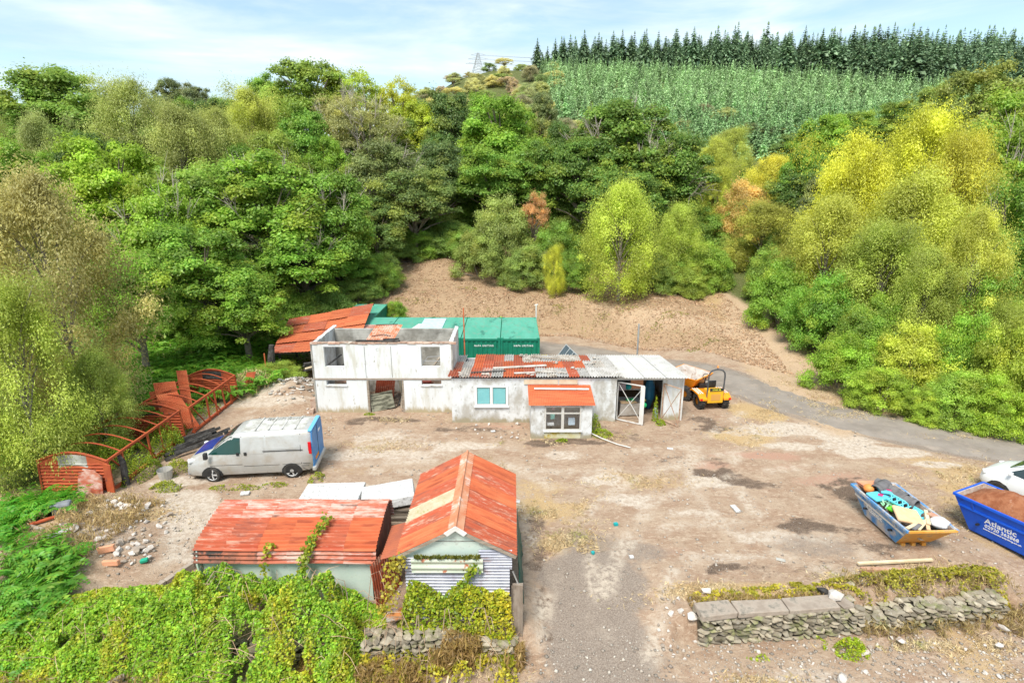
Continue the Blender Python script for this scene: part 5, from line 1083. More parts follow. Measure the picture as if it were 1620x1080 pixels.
# porch
PX0, PX1, PYF = .82, 3.48, 22.88
w_ = MB(); wall_holes(w_, lx(PX0), lx(PX1), -.2, 1.58, ly(PYF), ly(PYF+.12), [(lx(1.42),lx(3.0),.40,1.52)])
w_.bx(lx(PX0), lx(PX0)+.12, ly(PYF+.122), ly(24.58), -.2, 1.6); w_.bx(lx(PX1)-.12, lx(PX1), ly(PYF+.122), ly(24.58), -.2, 1.6); w_.build('porch_wall', WHITE, lb)
w_ = MB(); w_.bx(lx(1.42), lx(3.0), ly(PYF)-.01, ly(PYF)-.003, .02, .34); w_.build('mossy_band', mat('yellow_moss_band',(.56,.52,.3),(.6,.58,.45),3,.9,c3=(.45,.33,.06),s3=2.2,t3=.55), lb)
w_ = MB(); s2 = (0, 24.55-22.72, 1.90-1.63); w_.corr((lx(PX0-.1), ly(22.72), 1.62), (1,0,0), s2, PX1-PX0+.2, math.hypot(s2[1], s2[2]), .075, .016, 4, 1.15); w_.build('porch_roof', RUSTO, lb)
w_ = MB(); w_.tube([(lx(1.0), ly(24.05), 1.89),(lx(3.45), ly(24.0), 1.88)], .045, 10); o = w_.build('roof_pipe', WPAINT, lb)
fr = MB(); a0, a1, b0, b1, yy = 1.42, 3.0, .40, 1.52, PYF-.005; md = 2.2
for (p, q, r_, s_) in ((a0,a1,b0,b0+.05),(a0,a1,b1-.05,b1),(a0,a0+.06,b0+.051,b1-.051),(a1-.06,a1,b0+.051,b1-.051),(md-.06,md+.06,b0+.051,b1-.051),(a0+.061,md-.061,1.17,1.22),(md+.061,a1-.061,1.17,1.22)): fr.bx(lx(p), lx(q), ly(yy-.02), ly(yy+.04), r_, s_)
win = fr.build('window', mat('grey_white_frame',(.58,.57,.54),(.5,.48,.44),4,.6), lb)
for (p, q, r_, s_) in ((a0+.06,md-.06,b0+.05,1.17),(md+.06,a1-.06,b0+.05,1.17),(a0+.06,md-.06,1.22,b1-.05),(md+.06,a1-.06,1.22,b1-.05)):
    w_ = MB(); w_.bx(lx(p), lx(q), ly(yy+.012), ly(yy+.018), r_, s_); w_.build('pane', CLEAR, win)
w_ = MB(); w_.bx(lx(a0)-.06, lx(a1)+.06, ly(PYF-.09), ly(PYF-.012), b0-.06, b0-.003); w_.build('sill', WHITE, win)
w_ = MB(); w_.bx(lx(1.0), lx(3.3), ly(23.9), ly(23.95), 0, 1.55); w_.build('porch_back', WHITE, lb)
# clutter behind the porch glass
for (c, d, m, n_, lab) in (((1.78,23.1,.98),(.2,.06,.3),mat('mint_plastic',(.3,.72,.66),None,3,.5),'jug','pale mint jug hanging behind the left porch pane'),((1.7,23.15,.58),(.32,.1,.14),PLAST,'dish','white dish behind the lower left porch pane'),((1.8,23.2,1.32),(.16,.1,.2),mat('pink_cloth',(.6,.4,.45),None,3,.8),'cloth','pinkish cloth behind the upper left porch pane'),((2.62,23.1,.72),(.3,.03,.36),mat('pale_blue_paper',(.6,.72,.82),(.5,.62,.78),6,.7),'paper_sheet','pale blue sheet of paper propped behind the right porch pane'),((2.75,23.2,1.05),(.12,.05,.14),BLACK,'black_box','small black box behind the right porch pane'),((2.6,23.3,1.36),(.6,.1,.16),WOOD,'wooden_shelf','brown shelf behind the upper right porch pane')):
    w_ = MB(); w_.box(c, d, .1, jit=.01); o = w_.build(n_, m, bevel=.02); tag(o, lab, n_.split('_')[-1])
# store gates
def gate(loc, rz, W, H, label, m):
    t = thing('gate', label, 'gate', loc, rz); w_ = MB(); r = .022
    for a, b in (((0,0,.05),(0,0,H)),((0,0,H),(W,0,H)),((W,0,.0),(W,0,H)),((0,0,.08),(W,0,.04))): w_.beam(a, b, .05, .04)
    w_.build('frame', m, t); w_ = MB(); w_.beam((0,0,.1),(W,.012,H-.02),.035,.02); w_.beam((0,0,H-.02),(W,-.012,.08),.035,.02); w_.build('cross_brace', m, t); return t
g1 = gate((4.93, 24.84, 0), R(-28), 1.22, 1.92, 'rusty white steel gate with crossed braces standing open on the left of the store', WPAINT)
w_ = MB(); w_.box((1.17,-.03,.98),(.2,.02,1.86)); w_.build('peeling_board', WPAINT, g1)
gate((7.04, 24.8, 0), R(-52), .95, 1.86, 'rust-brown steel gate frame standing open on the right of the store', mat('brown_rust_paint',(.36,.2,.13),(.5,.38,.28),4,.8,c3=(.25,.1,.05),s3=6))
# inside the store
w_ = MB(); w_.bx(5.0, 6.35, 26.0, 26.5, 1.1, 1.14); w_.bx(5.0,6.35,26.0,26.5,.5,.54); w_.bx(5.0,5.04,26.0,26.5,0,1.6); w_.bx(6.31,6.35,26.0,26.5,0,1.3); o = w_.build('shelving', WPAINT); tag(o, 'white shelving rack inside the open store', 'shelves')
w_ = MB(); w_.box((6.05,25.95,1.5),(.62,.04,.62),.05); o = w_.build('chipboard_panel', CORAL); tag(o, 'orange-brown board standing on the shelving in the store', 'board')
w_ = MB(); w_.tube([(6.75,26.3,.05),(6.72,26.1,.7),(6.7,26.0,1.3),(6.68,26.1,1.85)],[.10,.26,.24,.05],10); o = w_.build('rolled_tarpaulin', KAYAK); tag(o, 'tall dark blue rolled tarpaulin standing inside the store', 'tarpaulin')
def ball(name, c, r, m, lab, cat, sz=1.0):
    bm_ = bmesh.new(); bmesh.ops.create_icosphere(bm_, subdivisions=2, radius=r); me = bpy.data.meshes.new(name); bm_.to_mesh(me); bm_.free(); me.materials.append(m); me.polygons.foreach_set('use_smooth', [True]*len(me.polygons)); me.attributes.new('tint','FLOAT','FACE').data.foreach_set('value',[1.0]*len(me.polygons)); o = bpy.data.objects.new(name, me); link(o); o.location = c; o.scale = (1,1,sz); return tag(o, lab, cat)
ball('teal_bag', (5.62,25.9,1.3), .18, TEAL, 'teal bag on the upper shelf in the store', 'bag', .8)
ball('green_tub', (5.6,25.7,.72), .1, GRN, 'left of two bright green round tubs on the lower shelf', 'tub', .8); ball('green_tub', (5.82,25.7,.72), .1, GRN, 'right of two bright green round tubs on the lower shelf', 'tub', .8)
ball('green_bottle', (6.35,25.4,.55), .12, GRN, 'green round canister low down right of the gate in the store', 'canister', 1.0)
ball('yellow_bag', (6.35,25.6,.72), .11, mat('dull_yellow',(.5,.42,.12),None,3,.7), 'dull yellow bag above the green canister', 'bag', .8)
w_ = MB(); w_.box((5.3,25.9,1.32),(.35,.25,.32),.1,jit=.03); o = w_.build('pink_grey_box', mat('mauve_box',(.4,.33,.36),(.3,.25,.28),3,.7)); tag(o, 'mauve-grey box on the upper shelf at the left of the store', 'box')
w_ = MB(); w_.box((5.7,25.6,.35),(1.1,.5,.5),.05,jit=.05); o = w_.build('bench', mat('grey_bench',(.3,.26,.22),(.4,.36,.32),4,.8)); tag(o, 'cluttered low grey bench inside the store', 'bench')
w_ = MB(); w_.box((5.6,25.55,.64),(.75,.3,.06),.1,jit=.03); o = w_.build('cream_sheet', TAN); tag(o, 'cream sheet lying on the low bench in the store', 'sheet')
w_ = MB(); w_.tube([(6.85,25.1,0),(6.87,25.15,.35),(6.8,25.2,.6)],[.06,.08,.03],8); o = w_.build('blue_bag', BLUESH); tag(o, 'pale blue bag slumped at the right jamb of the store', 'bag')
# hose on the ground by the porch
w_ = MB(); w_.tube([(3.5,23.1,.15),(3.9,22.7,.1),(4.5,22.2,.06),(5.0,21.9,.05)], .022, 6); o = w_.build('hose', WPAINT); tag(o, 'thin white hose trailing over the ground right of the porch', 'hose')

# --- poles
w_ = MB(); w_.beam((-2.62,30.4,-.9),(-2.66,30.4,4.2),.09,.06); o = w_.build('steel_post', RUSTO); tag(o, 'tall orange rusty steel post rising between the roofless building and the containers', 'post')
w_ = MB(); w_.tube([(1.75,39.6,-1),(1.72,39.6,2.4)],.05,8); w_.tube([(1.6,39.6,2.38),(1.85,39.6,2.42)],.04,8); o = w_.build('white_post', WPAINT); tag(o, 'white post at the back right corner of the green containers', 'post')
w_ = MB(); w_.tube([(7.15,31.0,-.6),(7.13,31.0,3.15)],.05,8); o = w_.build('steel_pole', STEEL); tag(o, 'plain grey steel pole behind the pale right end of the long roof', 'pole')

# --- containers
def container(loc, rz, label, L_=5.6, W_=2.4, H_=2.6, roof=GREENR, words=None, group='green shipping containers in a row'):
    t = thing('shipping_container', label, 'container', loc, rz, group)
    w_ = MB()
    # corrugated sides: front (y=0), back, left, right
    def side(o, u, l):
        n = max(6, int(l/.28)); o = Vector(o); u = Vector(u); nn = Vector((u.y,-u.x,0)); pts = []
        for i in range(n):
            for (f, dd) in ((0,0),(.3,0),(.5,-.04),(.8,-.04)): pts.append(o + u*(l*(i+f)/n) + nn*dd)
        pts.append(o+u*l); V = [tuple(p+Vector((0,0,.16))) for p in pts] + [tuple(p+Vector((0,0,H_-.12))) for p in pts]; m = len(pts)
        w_.add(V, [(i,i+1,m+i+1,m+i) for i in range(m-1)])
    e = .05
    side((-W_/2+e, .03, 0), (1,0,0), W_-2*e); side((W_/2-.03, e, 0), (0,1,0), L_-2*e); side((W_/2-e, L_-.03, 0), (-1,0,0), W_-2*e); side((-W_/2+.03, L_-e, 0), (0,-1,0), L_-2*e)
    w_.build('body', GREENC, t)
    w_ = MB()
    for x in (-W_/2+.06, W_/2-.06):
        for y in (.06, L_-.06): w_.box((x,y,H_/2),(.12,.12,H_-.02))
    for z in (.08, H_-.06):
        for y in (.05, L_-.05): w_.box((0,y,z),(W_-.25,.1,.12))
        for x in (-W_/2+.05, W_/2-.05): w_.box((x,L_/2,z),(.1,L_-.25,.12))
    w_.build('frame', GREENC, t)
    w_ = MB(); w_.box((0,L_/2,H_+.012),(W_-.04,L_-.04,.02)); w_.build('roof', roof, t)
    w_ = MB()
    for x in (-W_/2+.09, W_/2-.09):
        for y in (.09, L_-.09):
            for z in (.06, H_-.03): w_.box((x,y,z),(.185,.185,.13))
    w_.build('corner_castings', GREENC, t)
    if words:
        text_mesh(words, .17, LETTER, t, 'lettering', (.2, -.004, H_-.48), (R(90),0,0), .003, sx=.78, spc=1.35)
    return t
cxs = [.5, -1.92, -4.34, -6.76, -9.18]
labs = ['rightmost green shipping container of the row behind the long building', 'second green shipping container from the right, its lettered end in view', 'green shipping container hidden by the right end of the roofless building', 'green shipping container behind the middle of the roofless building, under the pale blue sheet', 'leftmost green shipping container of the row, partly under rusty sheets']
for i, x in enumerate(cxs): container((x, 33.4+.01*i, -1.0), 0, labs[i], words='NAPA UNITING' if i < 2 else None)
container((-10.95, 38.9, -1.05), 0, 'separate green container farther back beside the rusty low roof', 4.8, 2.4, 2.6)
w_ = MB(); w_.box((-5.3,36.2,1.66),(1.5,4.6,.03),jit=.01); o = w_.build('blue_sheet', BLUESH); tag(o, 'pale blue sheet covering a container roof behind the roofless building', 'sheet')
w_ = MB(); w_.box((-6.35,35.4,1.655),(.5,3.2,.02),R(-12)); o = w_.build('white_sheet', FOAM); tag(o, 'narrow white sheet beside the pale blue one on the container roofs', 'sheet')
w_ = MB(); w_.corr((-10.6,33.2,1.66),(1,0,0),(.12,1,.0),1.6,3.6,.12,.02,3); o = w_.build('corrugated_sheet', RUSTPALE); tag(o, 'faded red corrugated sheet on the leftmost container of the row', 'metal sheet')
weedpatch([(-.72,38.6,.35,.25,2.9,60)], 'tuft of green leaves showing over the back edge of the container roofs', (.12,.3,.03), .1, (.05,.09))
weedpatch([(-.72,38.4,.4,.25,0,0)], 'x', (.1,.2,.02)) if False else None
# panels and bits right of containers
def panelrack(name, c, rot, W_, H_, label):
    t = thing(name, label, 'panel', c); t.rotation_euler = rot
    w_ = MB(); w_.bx(-W_/2,W_/2,0,.04,0,H_); w_.build('sheet', mat('slate_blue_panel',(.06,.085,.1),(.09,.12,.14),3,.3), t)
    w_ = MB()
    for x in (-W_/2,-W_/6,W_/6,W_/2): w_.box((x,-.012,H_/2),(.04,.03,H_))
    for z in (0,H_): w_.box((0,-.014,z),(W_,.03,.04))
    w_.build('frame', mat('pale_frame',(.4,.43,.44),None,3,.5), t)
panelrack('panel', (2.35,33.3,-.95), (R(-28),R(22),R(-55)), 1.2, 2.3, 'dark slatted panel leaning up beside the rightmost container')
panelrack('panel', (3.1,32.6,-.55), (R(-80),0,R(12)), 1.7, 1.3, 'dark slatted panel lying flat behind the long roof')
w_ = MB(); w_.box((4.35,33.6,-.35),(1.3,.6,.08),R(-8),jit=.02); o = w_.build('white_board', FOAM); tag(o, 'white board lying behind the long roof beside the dark panels', 'board')
w_ = MB(); w_.box((1.95,33.2,.35),(.42,.3,.55),.1); w_.box((2.0,33.1,-.3),(.3,.3,.7)); o = w_.build('yellow_hopper', mat('yellow_plastic',(.8,.6,.02),(.7,.5,.02),3,.5), bevel=.04); tag(o, 'yellow box standing at the right corner of the containers', 'box')
w_ = MB(); w_.box((2.15,32.6,-.2),(.4,.35,.6),.3,jit=.06); o = w_.build('red_box', mat('pink_red_box',(.6,.15,.13),(.5,.2,.16),3,.6), bevel=.04); tag(o, 'pinkish red box below the yellow one beside the containers', 'box')

# --- collapsed rusty roof at the back left
rr = thing('rusty_low_roof', 'sagging low roof of bright rust-red sheets by the wood edge', 'shed roof', (-12, 35, 0))
A_, B_, C_, D_ = Vector((-14.1,32.0,1.15)), Vector((-9.2,32.0,1.5)), Vector((-10.0,40.3,2.35)), Vector((-15.4,38.3,1.6))
O_ = Vector((-12,35,0)); random.seed(4)
for i in range(4):
    v0, v1 = i/4 - .03, (i+1)/4 + .02
    for j in range(4):
        u0, u1 = j/4-.01, (j+1)/4+.01; dz = random.uniform(-.03,.05)+.05*i*0
        P4 = [(A_.lerp(B_,u)).lerp(D_.lerp(C_,u), v) - O_ + Vector((0,0,dz)) for (u,v) in ((u0,v0),(u1,v0),(u1,v1),(u0,v1))]
        P4[0].z += .04; P4[1].z += .04; w_ = MB(); q = (P4[1]-P4[0]); s = (P4[3]-P4[0])
        w_.corr(P4[0], q, s, q.length, s.length, .2, .012, 4, random.uniform(.85,1.15), wob=.03, seed=i*5+j); w_.build('roof_sheet', RUSTO if (i+j)%3 else RUST, rr)
for (a, b) in ((A_+Vector((.3,.3,-.1)),'p'),(B_+Vector((-.4,.4,-.1)),'p'),((A_+B_)/2+Vector((0,.3,-.1)),'p'),(D_+Vector((.4,-.4,-.1)),'p'),(C_+Vector((-.3,-.3,-.1)),'p')):
    p = a - O_; w_ = MB(); w_.beam(p, (p.x,p.y,gz(a.x,a.y)-.2), .12, .12); w_.build('post', CHAR, rr)
w_ = MB(); w_.beam(A_-O_+Vector((0,.05,-.08)), B_-O_+Vector((0,.05,-.08)), .1, .12); w_.beam(D_-O_+Vector((0,0,-.08)), C_-O_+Vector((0,0,-.08)), .1,.12); w_.build('edge_beam', CHAR, rr)
P_ = []
for (u0, v_, n) in ((.0,.28,260),(.0,.5,260),(.15,.98,260),(.2,.3,120)):
    for _ in range(n): u = u0 + random.random()*.55; q = A_.lerp(B_,u).lerp(D_.lerp(C_,u), v_+random.gauss(0,.012)); P_.append((q.x,q.y,q.z+.08+.05*random.random()))
P_ = np.array(P_); m_ = len(P_); o = leaf_object('moss', P_, unit(np.array([0,0,1.])+.6*rng.normal(size=P_.shape)), .05+.05*rng.random(m_), .05+.04*rng.random(m_), .7+.5*rng.random(m_), np.clip(rng.normal(.4,.2,m_),0,1), (.16,.15,.03), rr); o['kind'] = 'stuff'
w_ = MB(); w_.tube([(-13.95,31.6,0),(-13.98,31.5,.9),(-13.9,31.6,1.75)],[.2,.22,.16],8); o = w_.build('burnt_stump', CHAR); tag(o, 'blackened upright stump at the left corner of the rusty low roof', 'stump')
w_ = MB(); w_.beam((-14.3,31.4,0),(-14.3,31.4,1.3),.06); o = w_.build('rusty_stake', RUSTO); tag(o, 'thin rusty stake beside the blackened stump', 'stake')
random.seed(77)
for i, wh in enumerate(['lowest','second','third','fourth','fifth','topmost']):
    x, y = -10.6+random.uniform(-.7,.7), 31.0+random.uniform(-.3,.3); w_ = MB(); a = Vector((x-.7, y-.3, .4+.09*i)); w_.beam(a, a+Vector((1.4, .4+random.uniform(-.5,.5), random.uniform(0,.35))), .16, .06)
    o = w_.build('scrap_timber', [WOOD,CHAR,WOODP,CHAR,ASBD,CHAR][i]); tag(o, wh + ' timber of the scrap pile under the front edge of the rusty low roof', 'timber')
w_ = MB()
for _ in range(150):
    x, y = random.gauss(-11.3,1.0), random.gauss(29.6,1.1); w_.rock((x,y,gz(x,y)+.05),(random.uniform(.08,.4),random.uniform(.06,.25),random.uniform(.05,.15)), mi=random.randrange(3))
o = w_.build('building_debris', [RUBB, WOOD, GRIME]); tag(o, 'mixed grey debris heaped between the rusty low roof and the roofless building', 'debris', kind='stuff')

# ================================================================ rusty wagon frames
def wagon(loc, Wd, Ln, H_, label, front_panel, back_panel, seed):
    random.seed(seed); t = thing('rusty_wagon_frame', label, 'wagon frame', loc, 0, 'rusty wagon frames')
    def arch(y, r, n=10, rise=.34):
        return [(-Wd/2 + Wd*k/n, y, H_ + rise*math.sin(math.pi*k/n)) for k in range(n+1)]
    w_ = MB()
    for x in (-Wd/2, Wd/2):
        w_ = MB(); w_.beam((x,0,H_),(x,Ln,H_),.075,.09); w_.build('top_rail', RUSTF, t)
        w_ = MB(); w_.beam((x,0,.12),(x,Ln,.12),.1,.1); w_.build('sole_bar', RUSTF, t)
    nh = 6
    for i in range(nh+1):
        y = Ln*i/nh; w_ = MB(); w_.tube(arch(y, .03), .028, 6); w_.build('hoop', RUSTF, t)
        for sx in (-1,1):
            if 0 < i < nh and random.random() < .12: continue
            w_ = MB(); ln_ = random.uniform(-.06,.06); w_.beam((sx*Wd/2, y, H_),(sx*Wd/2+sx*.05, y+ln_, -.1),.07,.05); w_.build('side_post', RUSTF, t)
    for k in range(3):
        y = Ln*(k+.15)/3; w_ = MB(); w_.beam((Wd/2-.02,y,H_-.05),(Wd/2+.03,y+.8,.15),.05,.035); w_.build('brace', RUSTF, t)
    for (flag, y, holey) in ((front_panel, 0, False), (back_panel, Ln, True)):
        if not flag: continue
        n = 24; V = []; F = []; rows = 40; w_ = MB()
        for j in range(rows+1):
            for i in range(n+1):
                x = -Wd/2 + Wd*i/n; top = H_ + .33*math.sin(math.pi*i/n); z = -.05 + (top+.05)*j/rows
                V.append((x, y + (.025*math.sin(z*2*math.pi/.13) if z < H_*.9 else 0), z))
        for j in range(rows):
            for i in range(n):
                zc = -.05 + (H_+.33)*(j+.5)/rows; xc = (i+.5)/n
                mi = 1 if (zc > H_*.80 and .3 < xc < .72 and j < rows-2) else 0
                if holey and .3 < xc < .7 and zc > H_*.86 and j < rows-3 and seed % 2: continue
                V0 = j*(n+1)+i; F.append(((V0,V0+1,V0+n+2,V0+n+1), mi))
        b0 = len(w_.v); w_.v += V
        for f, mi in F: w_.f.append(f); w_.t.append(1.0); w_.m.append(mi)
        w_.build('end_panel', [RUSTF, GRIME if not holey else CHAR], t)
        w_ = MB()
        w_.tube([(p[0], p[1]-.01, p[2]) for p in arch(y,.03)], .04, 6); w_.build('end_arch', RUSTF, t)
    return t
wagon((-15.72, 18.4, -.02), 2.5, 4.6, 1.28, 'nearer rusty wagon frame with hoops and a ribbed end panel, weeds growing inside', True, True, 1)
wagon((-15.42, 23.35, -.02), 2.35, 4.3, 1.28, 'farther rusty wagon frame with orange corrugated sheets leaning in it', False, True, 2)
w_ = MB(); w_.prism([(-.55,0),(.55,0),(.5,.75),(.15,.95),(-.3,.97),(-.52,.8)], 0, .03, 'y'); t = thing('rusty_plate','rounded rusty plate leaning on the ribbed end of the nearer wagon frame','metal plate',(-15.15,18.15,.0),R(-12)); o = w_.build('plate', RUSTPALE, t); o.rotation_euler = (R(-12),0,0)
w_ = MB(); w_.prism([(-.16,0),(.16,0),(.2,1.2),(-.1,1.25)], 0, .04, 'y'); t = thing('rusty_plate','narrow rusty plate standing at the right corner of the nearer wagon frame','metal plate',(-14.42,18.2,.0),R(-12)); w_.build('plate', RUSTF, t)
w_ = MB(); w_.rock((0,0,.1),(.75,.4,.35)); w_.rock((.45,-.1,.08),(.5,.35,.3)); w_.rock((-.4,.05,.05),(.4,.3,.2)); o = w_.build('concrete_lump', CONC); o.location = (-15.2,17.75,.0); tag(o, 'grey concrete lump at the foot of the leaning rusty plate', 'rubble')
for i, (dx, h, a, wd, lab) in enumerate(((-.1,1.9,10,.95,'widest orange corrugated sheet leaning in the farther wagon frame'),(-.75,1.35,22,.6,'short orange corrugated sheet left of the widest one'),(.1,2.15,0,.5,'tallest narrow orange sheet standing behind the widest one'))):
    t = thing('corrugated_sheet', lab, 'metal sheet', (-15.6+dx, 24.4+.45*i, .1), R(a)); w_ = MB(); w_.corr((-wd/2,0,0),(1,0,.05),(-.22,.35,1),wd,h,.075,.016,4,1.1,wob=.03,seed=i); w_.build('sheet', RUSTO, t)
t = thing('corrugated_sheet', 'orange corrugated sheet lying crumpled on the right side of the farther frame', 'metal sheet', (-14.6,23.6,.1), R(20)); w_ = MB(); w_.corr((-.35,0,0),(1,0,.1),(-.55,.5,1.0),.85,1.9,.075,.016,4,1.1,wob=.04,seed=9); w_.build('sheet', RUSTO, t)
t = thing('corrugated_sheet', 'torn rusty sheet sticking up beyond the farther wagon frame', 'metal sheet', (-14.0,28.3,.2), R(-25)); w_ = MB(); w_.corr((-.4,0,0),(1,0,.2),(.2,.3,1),.7,.95,.1,.02,3,1.0,wob=.06,seed=19); w_.build('sheet', RUSTO, t)
w_ = MB(); w_.tube([(-14.32,18.9,0),(-14.38,19.0,.9),(-14.5,19.0,1.25)],[.13,.11,.05],8); o = w_.build('burnt_post', CHAR); tag(o, 'blackened wooden post beside the nearer wagon frame', 'post')
random.seed(33)
whs = ['top left','bottom left','middle','lowest','longest','shortest','rearmost','nearest','topmost','thickest']
for i, wh in enumerate(whs):
    a = Vector((-13.5+random.uniform(-.4,.45), 21.3+.16*i, .08+.07*(i%4))); w_ = MB(); L0 = [1.6,1.3,1.7,1.5,2.3,.9,1.6,1.4,1.7,1.6][i]; w_.beam(a-Vector((L0*.35,L0*.35,0)), a+Vector((L0*.35,L0*.38,random.uniform(.05,.4))), [.12,.1,.13,.12,.14,.1,.12,.12,.12,.22][i], .1, roll=random.uniform(0,1.5))
    o = w_.build('charred_timber', CHAR); tag(o, wh + ' timber of the charred stack between the van and the wagon frames', 'timber', 'charred timber stack')
w_ = MB(); w_.tube([(0,0,0),(0,0,.02),(0,0,.38),(0,0,.4)],[.2,.21,.27,.27],16,cap=False); w_.tube([(0,0,.02),(0,0,.03)],.2,16)
o = w_.build('bucket', mat('grey_bucket',(.4,.38,.35),(.5,.48,.45),4,.7), smooth=False); x_, y_ = PT(263,757); o.location = (x_, y_, gz(x_,y_)); tag(o, 'grey bucket between the nearer wagon frame and the van', 'bucket')
# dry reed heap
P=[]; m_=1400; X=-14.3+.7*rng.normal(size=m_)*.8; Y=29.2+.6*rng.normal(size=m_); P=np.stack([X,Y,hz(X,Y)+.1+.9*rng.random(m_)*np.exp(-((X+14.3)**2+(Y-29.2)**2)/1.2)],-1)
V_,F_=sheet_cloud(P,unit(rng.normal(size=P.shape)),.12+.2*rng.random(m_),.012+.01*rng.random(m_),.1,np.array([0,0,1.2])); me=fastmesh('dry_reeds',V_,F_,STRAWM,fattrs=dict(tint=.8+.5*rng.random(m_))); o=bpy.data.objects.new('dry_reeds',me); link(o); tag(o,'pale dry reeds heaped behind the farther wagon frame','reeds',kind='stuff')

# ================================================================ vehicles
def wheel(parent, c, r, wd, label=None, axis='y', rim=RIM, name='wheel', lugs=False, spokes=5, rc=.62):
    t = bpy.data.objects.new(name, None); link(t, parent); t.location = c; t.rotation_euler = (0,0,0) if axis == 'y' else (0,0,R(90))
    prof = [(-wd/2,rc*r),(-wd/2,.86*r),(-wd*.42,.97*r),(-wd*.2,r),(wd*.2,r),(wd*.42,.97*r),(wd/2,.86*r),(wd/2,rc*r)]; n = 28; w_ = MB(); V=[]; F=[]
    for k in range(n):
        a = 2*math.pi*k/n; V += [(p[1]*math.cos(a), p[0], p[1]*math.sin(a)) for p in prof]
    m = len(prof); F = [(k*m+i, k*m+i+1, ((k+1)%n)*m+i+1, ((k+1)%n)*m+i) for k in range(n) for i in range(m-1)]
    w_.add(V, F)
    if lugs:
        for k in range(16):
            for sg in (-1,1):
                a = 2*math.pi*(k+(.5 if sg > 0 else 0))/16; rot = Matrix.Rotation(-a, 3, 'Y') @ Matrix.Rotation(sg*R(35), 3, 'X')
                w_.box((math.cos(a)*r*1.0, sg*wd*.26, math.sin(a)*r*1.0), (.06, wd*.5, .05), rot=rot)
    w_.build('tyre', TYRE, t)
    w_ = MB(); w_.cyl((0,-wd*.3,0),(0,wd*.3,0),rc*r*1.01,24, .35)
    w_.build('hub', BLACK if spokes else rim, t)
    if spokes:
        w_ = MB()
        for sg in (-1,1):
            y = sg*wd*.36; w_.tube([(0,y-.02,0),(0,y+.02,0)], .22*r, 12)
            for k in range(spokes):
                a = 2*math.pi*k/spokes; w_.beam((0,y,0),(rc*r*.97*math.cos(a),y,rc*r*.97*math.sin(a)),.03,.17*r) if False else w_.box((rc*r*.5*math.cos(a),y,rc*r*.5*math.sin(a)),(rc*r*.98,.03,.16*r),rot=Matrix.Rotation(-a,3,'Y'))
            ring = [(rc*r*.97*math.cos(2*math.pi*k/24), y, rc*r*.97*math.sin(2*math.pi*k/24)) for k in range(25)]; w_.tube(ring, .018, 5)
        w_.build('rim', rim, t)
    return t
def loft_body(sections, frac):
    """sections: (x, halfwidth, zbottom, ztop, topwidth factor); frac: list of (width factor, height fraction)"""
    V = []; n = len(frac)*2
    for (x, hw, z0, z1, tw) in sections:
        half = []
        for (wf, hf) in frac:
            f = wf if hf < .55 else wf*(1-(1-tw)*((hf-.55)/.45)**1.0); half.append((x, -hw*f, z0+(z1-z0)*hf))
        V += half + [(p[0], -p[1], p[2]) for p in reversed(half)]
    F = [(i*n+k, i*n+(k+1)%n, (i+1)*n+(k+1)%n, (i+1)*n+k) for i in range(len(sections)-1) for k in range(n)]
    F += [tuple(reversed(range(n))), tuple((len(sections)-1)*n+k for k in range(n))]
    return V, F
FR = [(.70,0),(.93,.02),(.985,.12),(1.0,.3),(1.0,.5),(.985,.64),(.96,.84),(.93,.93),(.84,.985),(.45,1.0)]
def body_halfwidth(sec, x, z):
    for a, b in zip(sec[:-1], sec[1:]):
        if a[0] <= x <= b[0]:
            t = (x-a[0])/(b[0]-a[0]+1e-9); hw, z0, z1, tw = [a[k]+(b[k]-a[k])*t for k in (1,2,3,4)]; h = min(1, max(0, (z-z0)/(z1-z0)))
            for (w0,h0),(w1,h1) in zip(FR[:-1], FR[1:]):
                if h0 <= h <= h1:
                    f = w0+(w1-w0)*(h-h0)/(h1-h0); f = f if h < .55 else f*(1-(1-tw)*((h-.55)/.45)); return hw*f
    return sec[0][1]
def decal(sec, pts, mat_, parent, name, off=.008, side=-1, thick=.006):
    w_ = MB(); n = len(pts); A = [(x, side*(body_halfwidth(sec,x,z)+off), z) for x, z in pts]; B = [(x, side*(body_halfwidth(sec,x,z)+off-thick), z) for x, z in pts]
    w_.add(A+B, [tuple(range(n)), tuple(reversed(range(n,2*n)))] + [(i,i+n,(i+1)%n+n,(i+1)%n) for i in range(n)]); return w_.build(name, mat_, parent)
def grid_decal(sec, x0, x1, zf0, zf1, mat_, parent, name, nx=8, nz=5, off=.008, side=-1):
    """panel following the body curvature; zf0/zf1 are functions of x"""
    V=[];F=[]
    for i in range(nx+1):
        x = x0+(x1-x0)*i/nx; a, b = zf0(x), zf1(x)
        for j in range(nz+1): z = a+(b-a)*j/nz; V.append((x, side*(body_halfwidth(sec,x,z)+off), z))
    for i in range(nx):
        for j in range(nz): k=i*(nz+1)+j; F.append((k,k+nz+1,k+nz+2,k+1))
    w_ = MB(); w_.add(V,F); o = w_.build(name, mat_, parent); return o
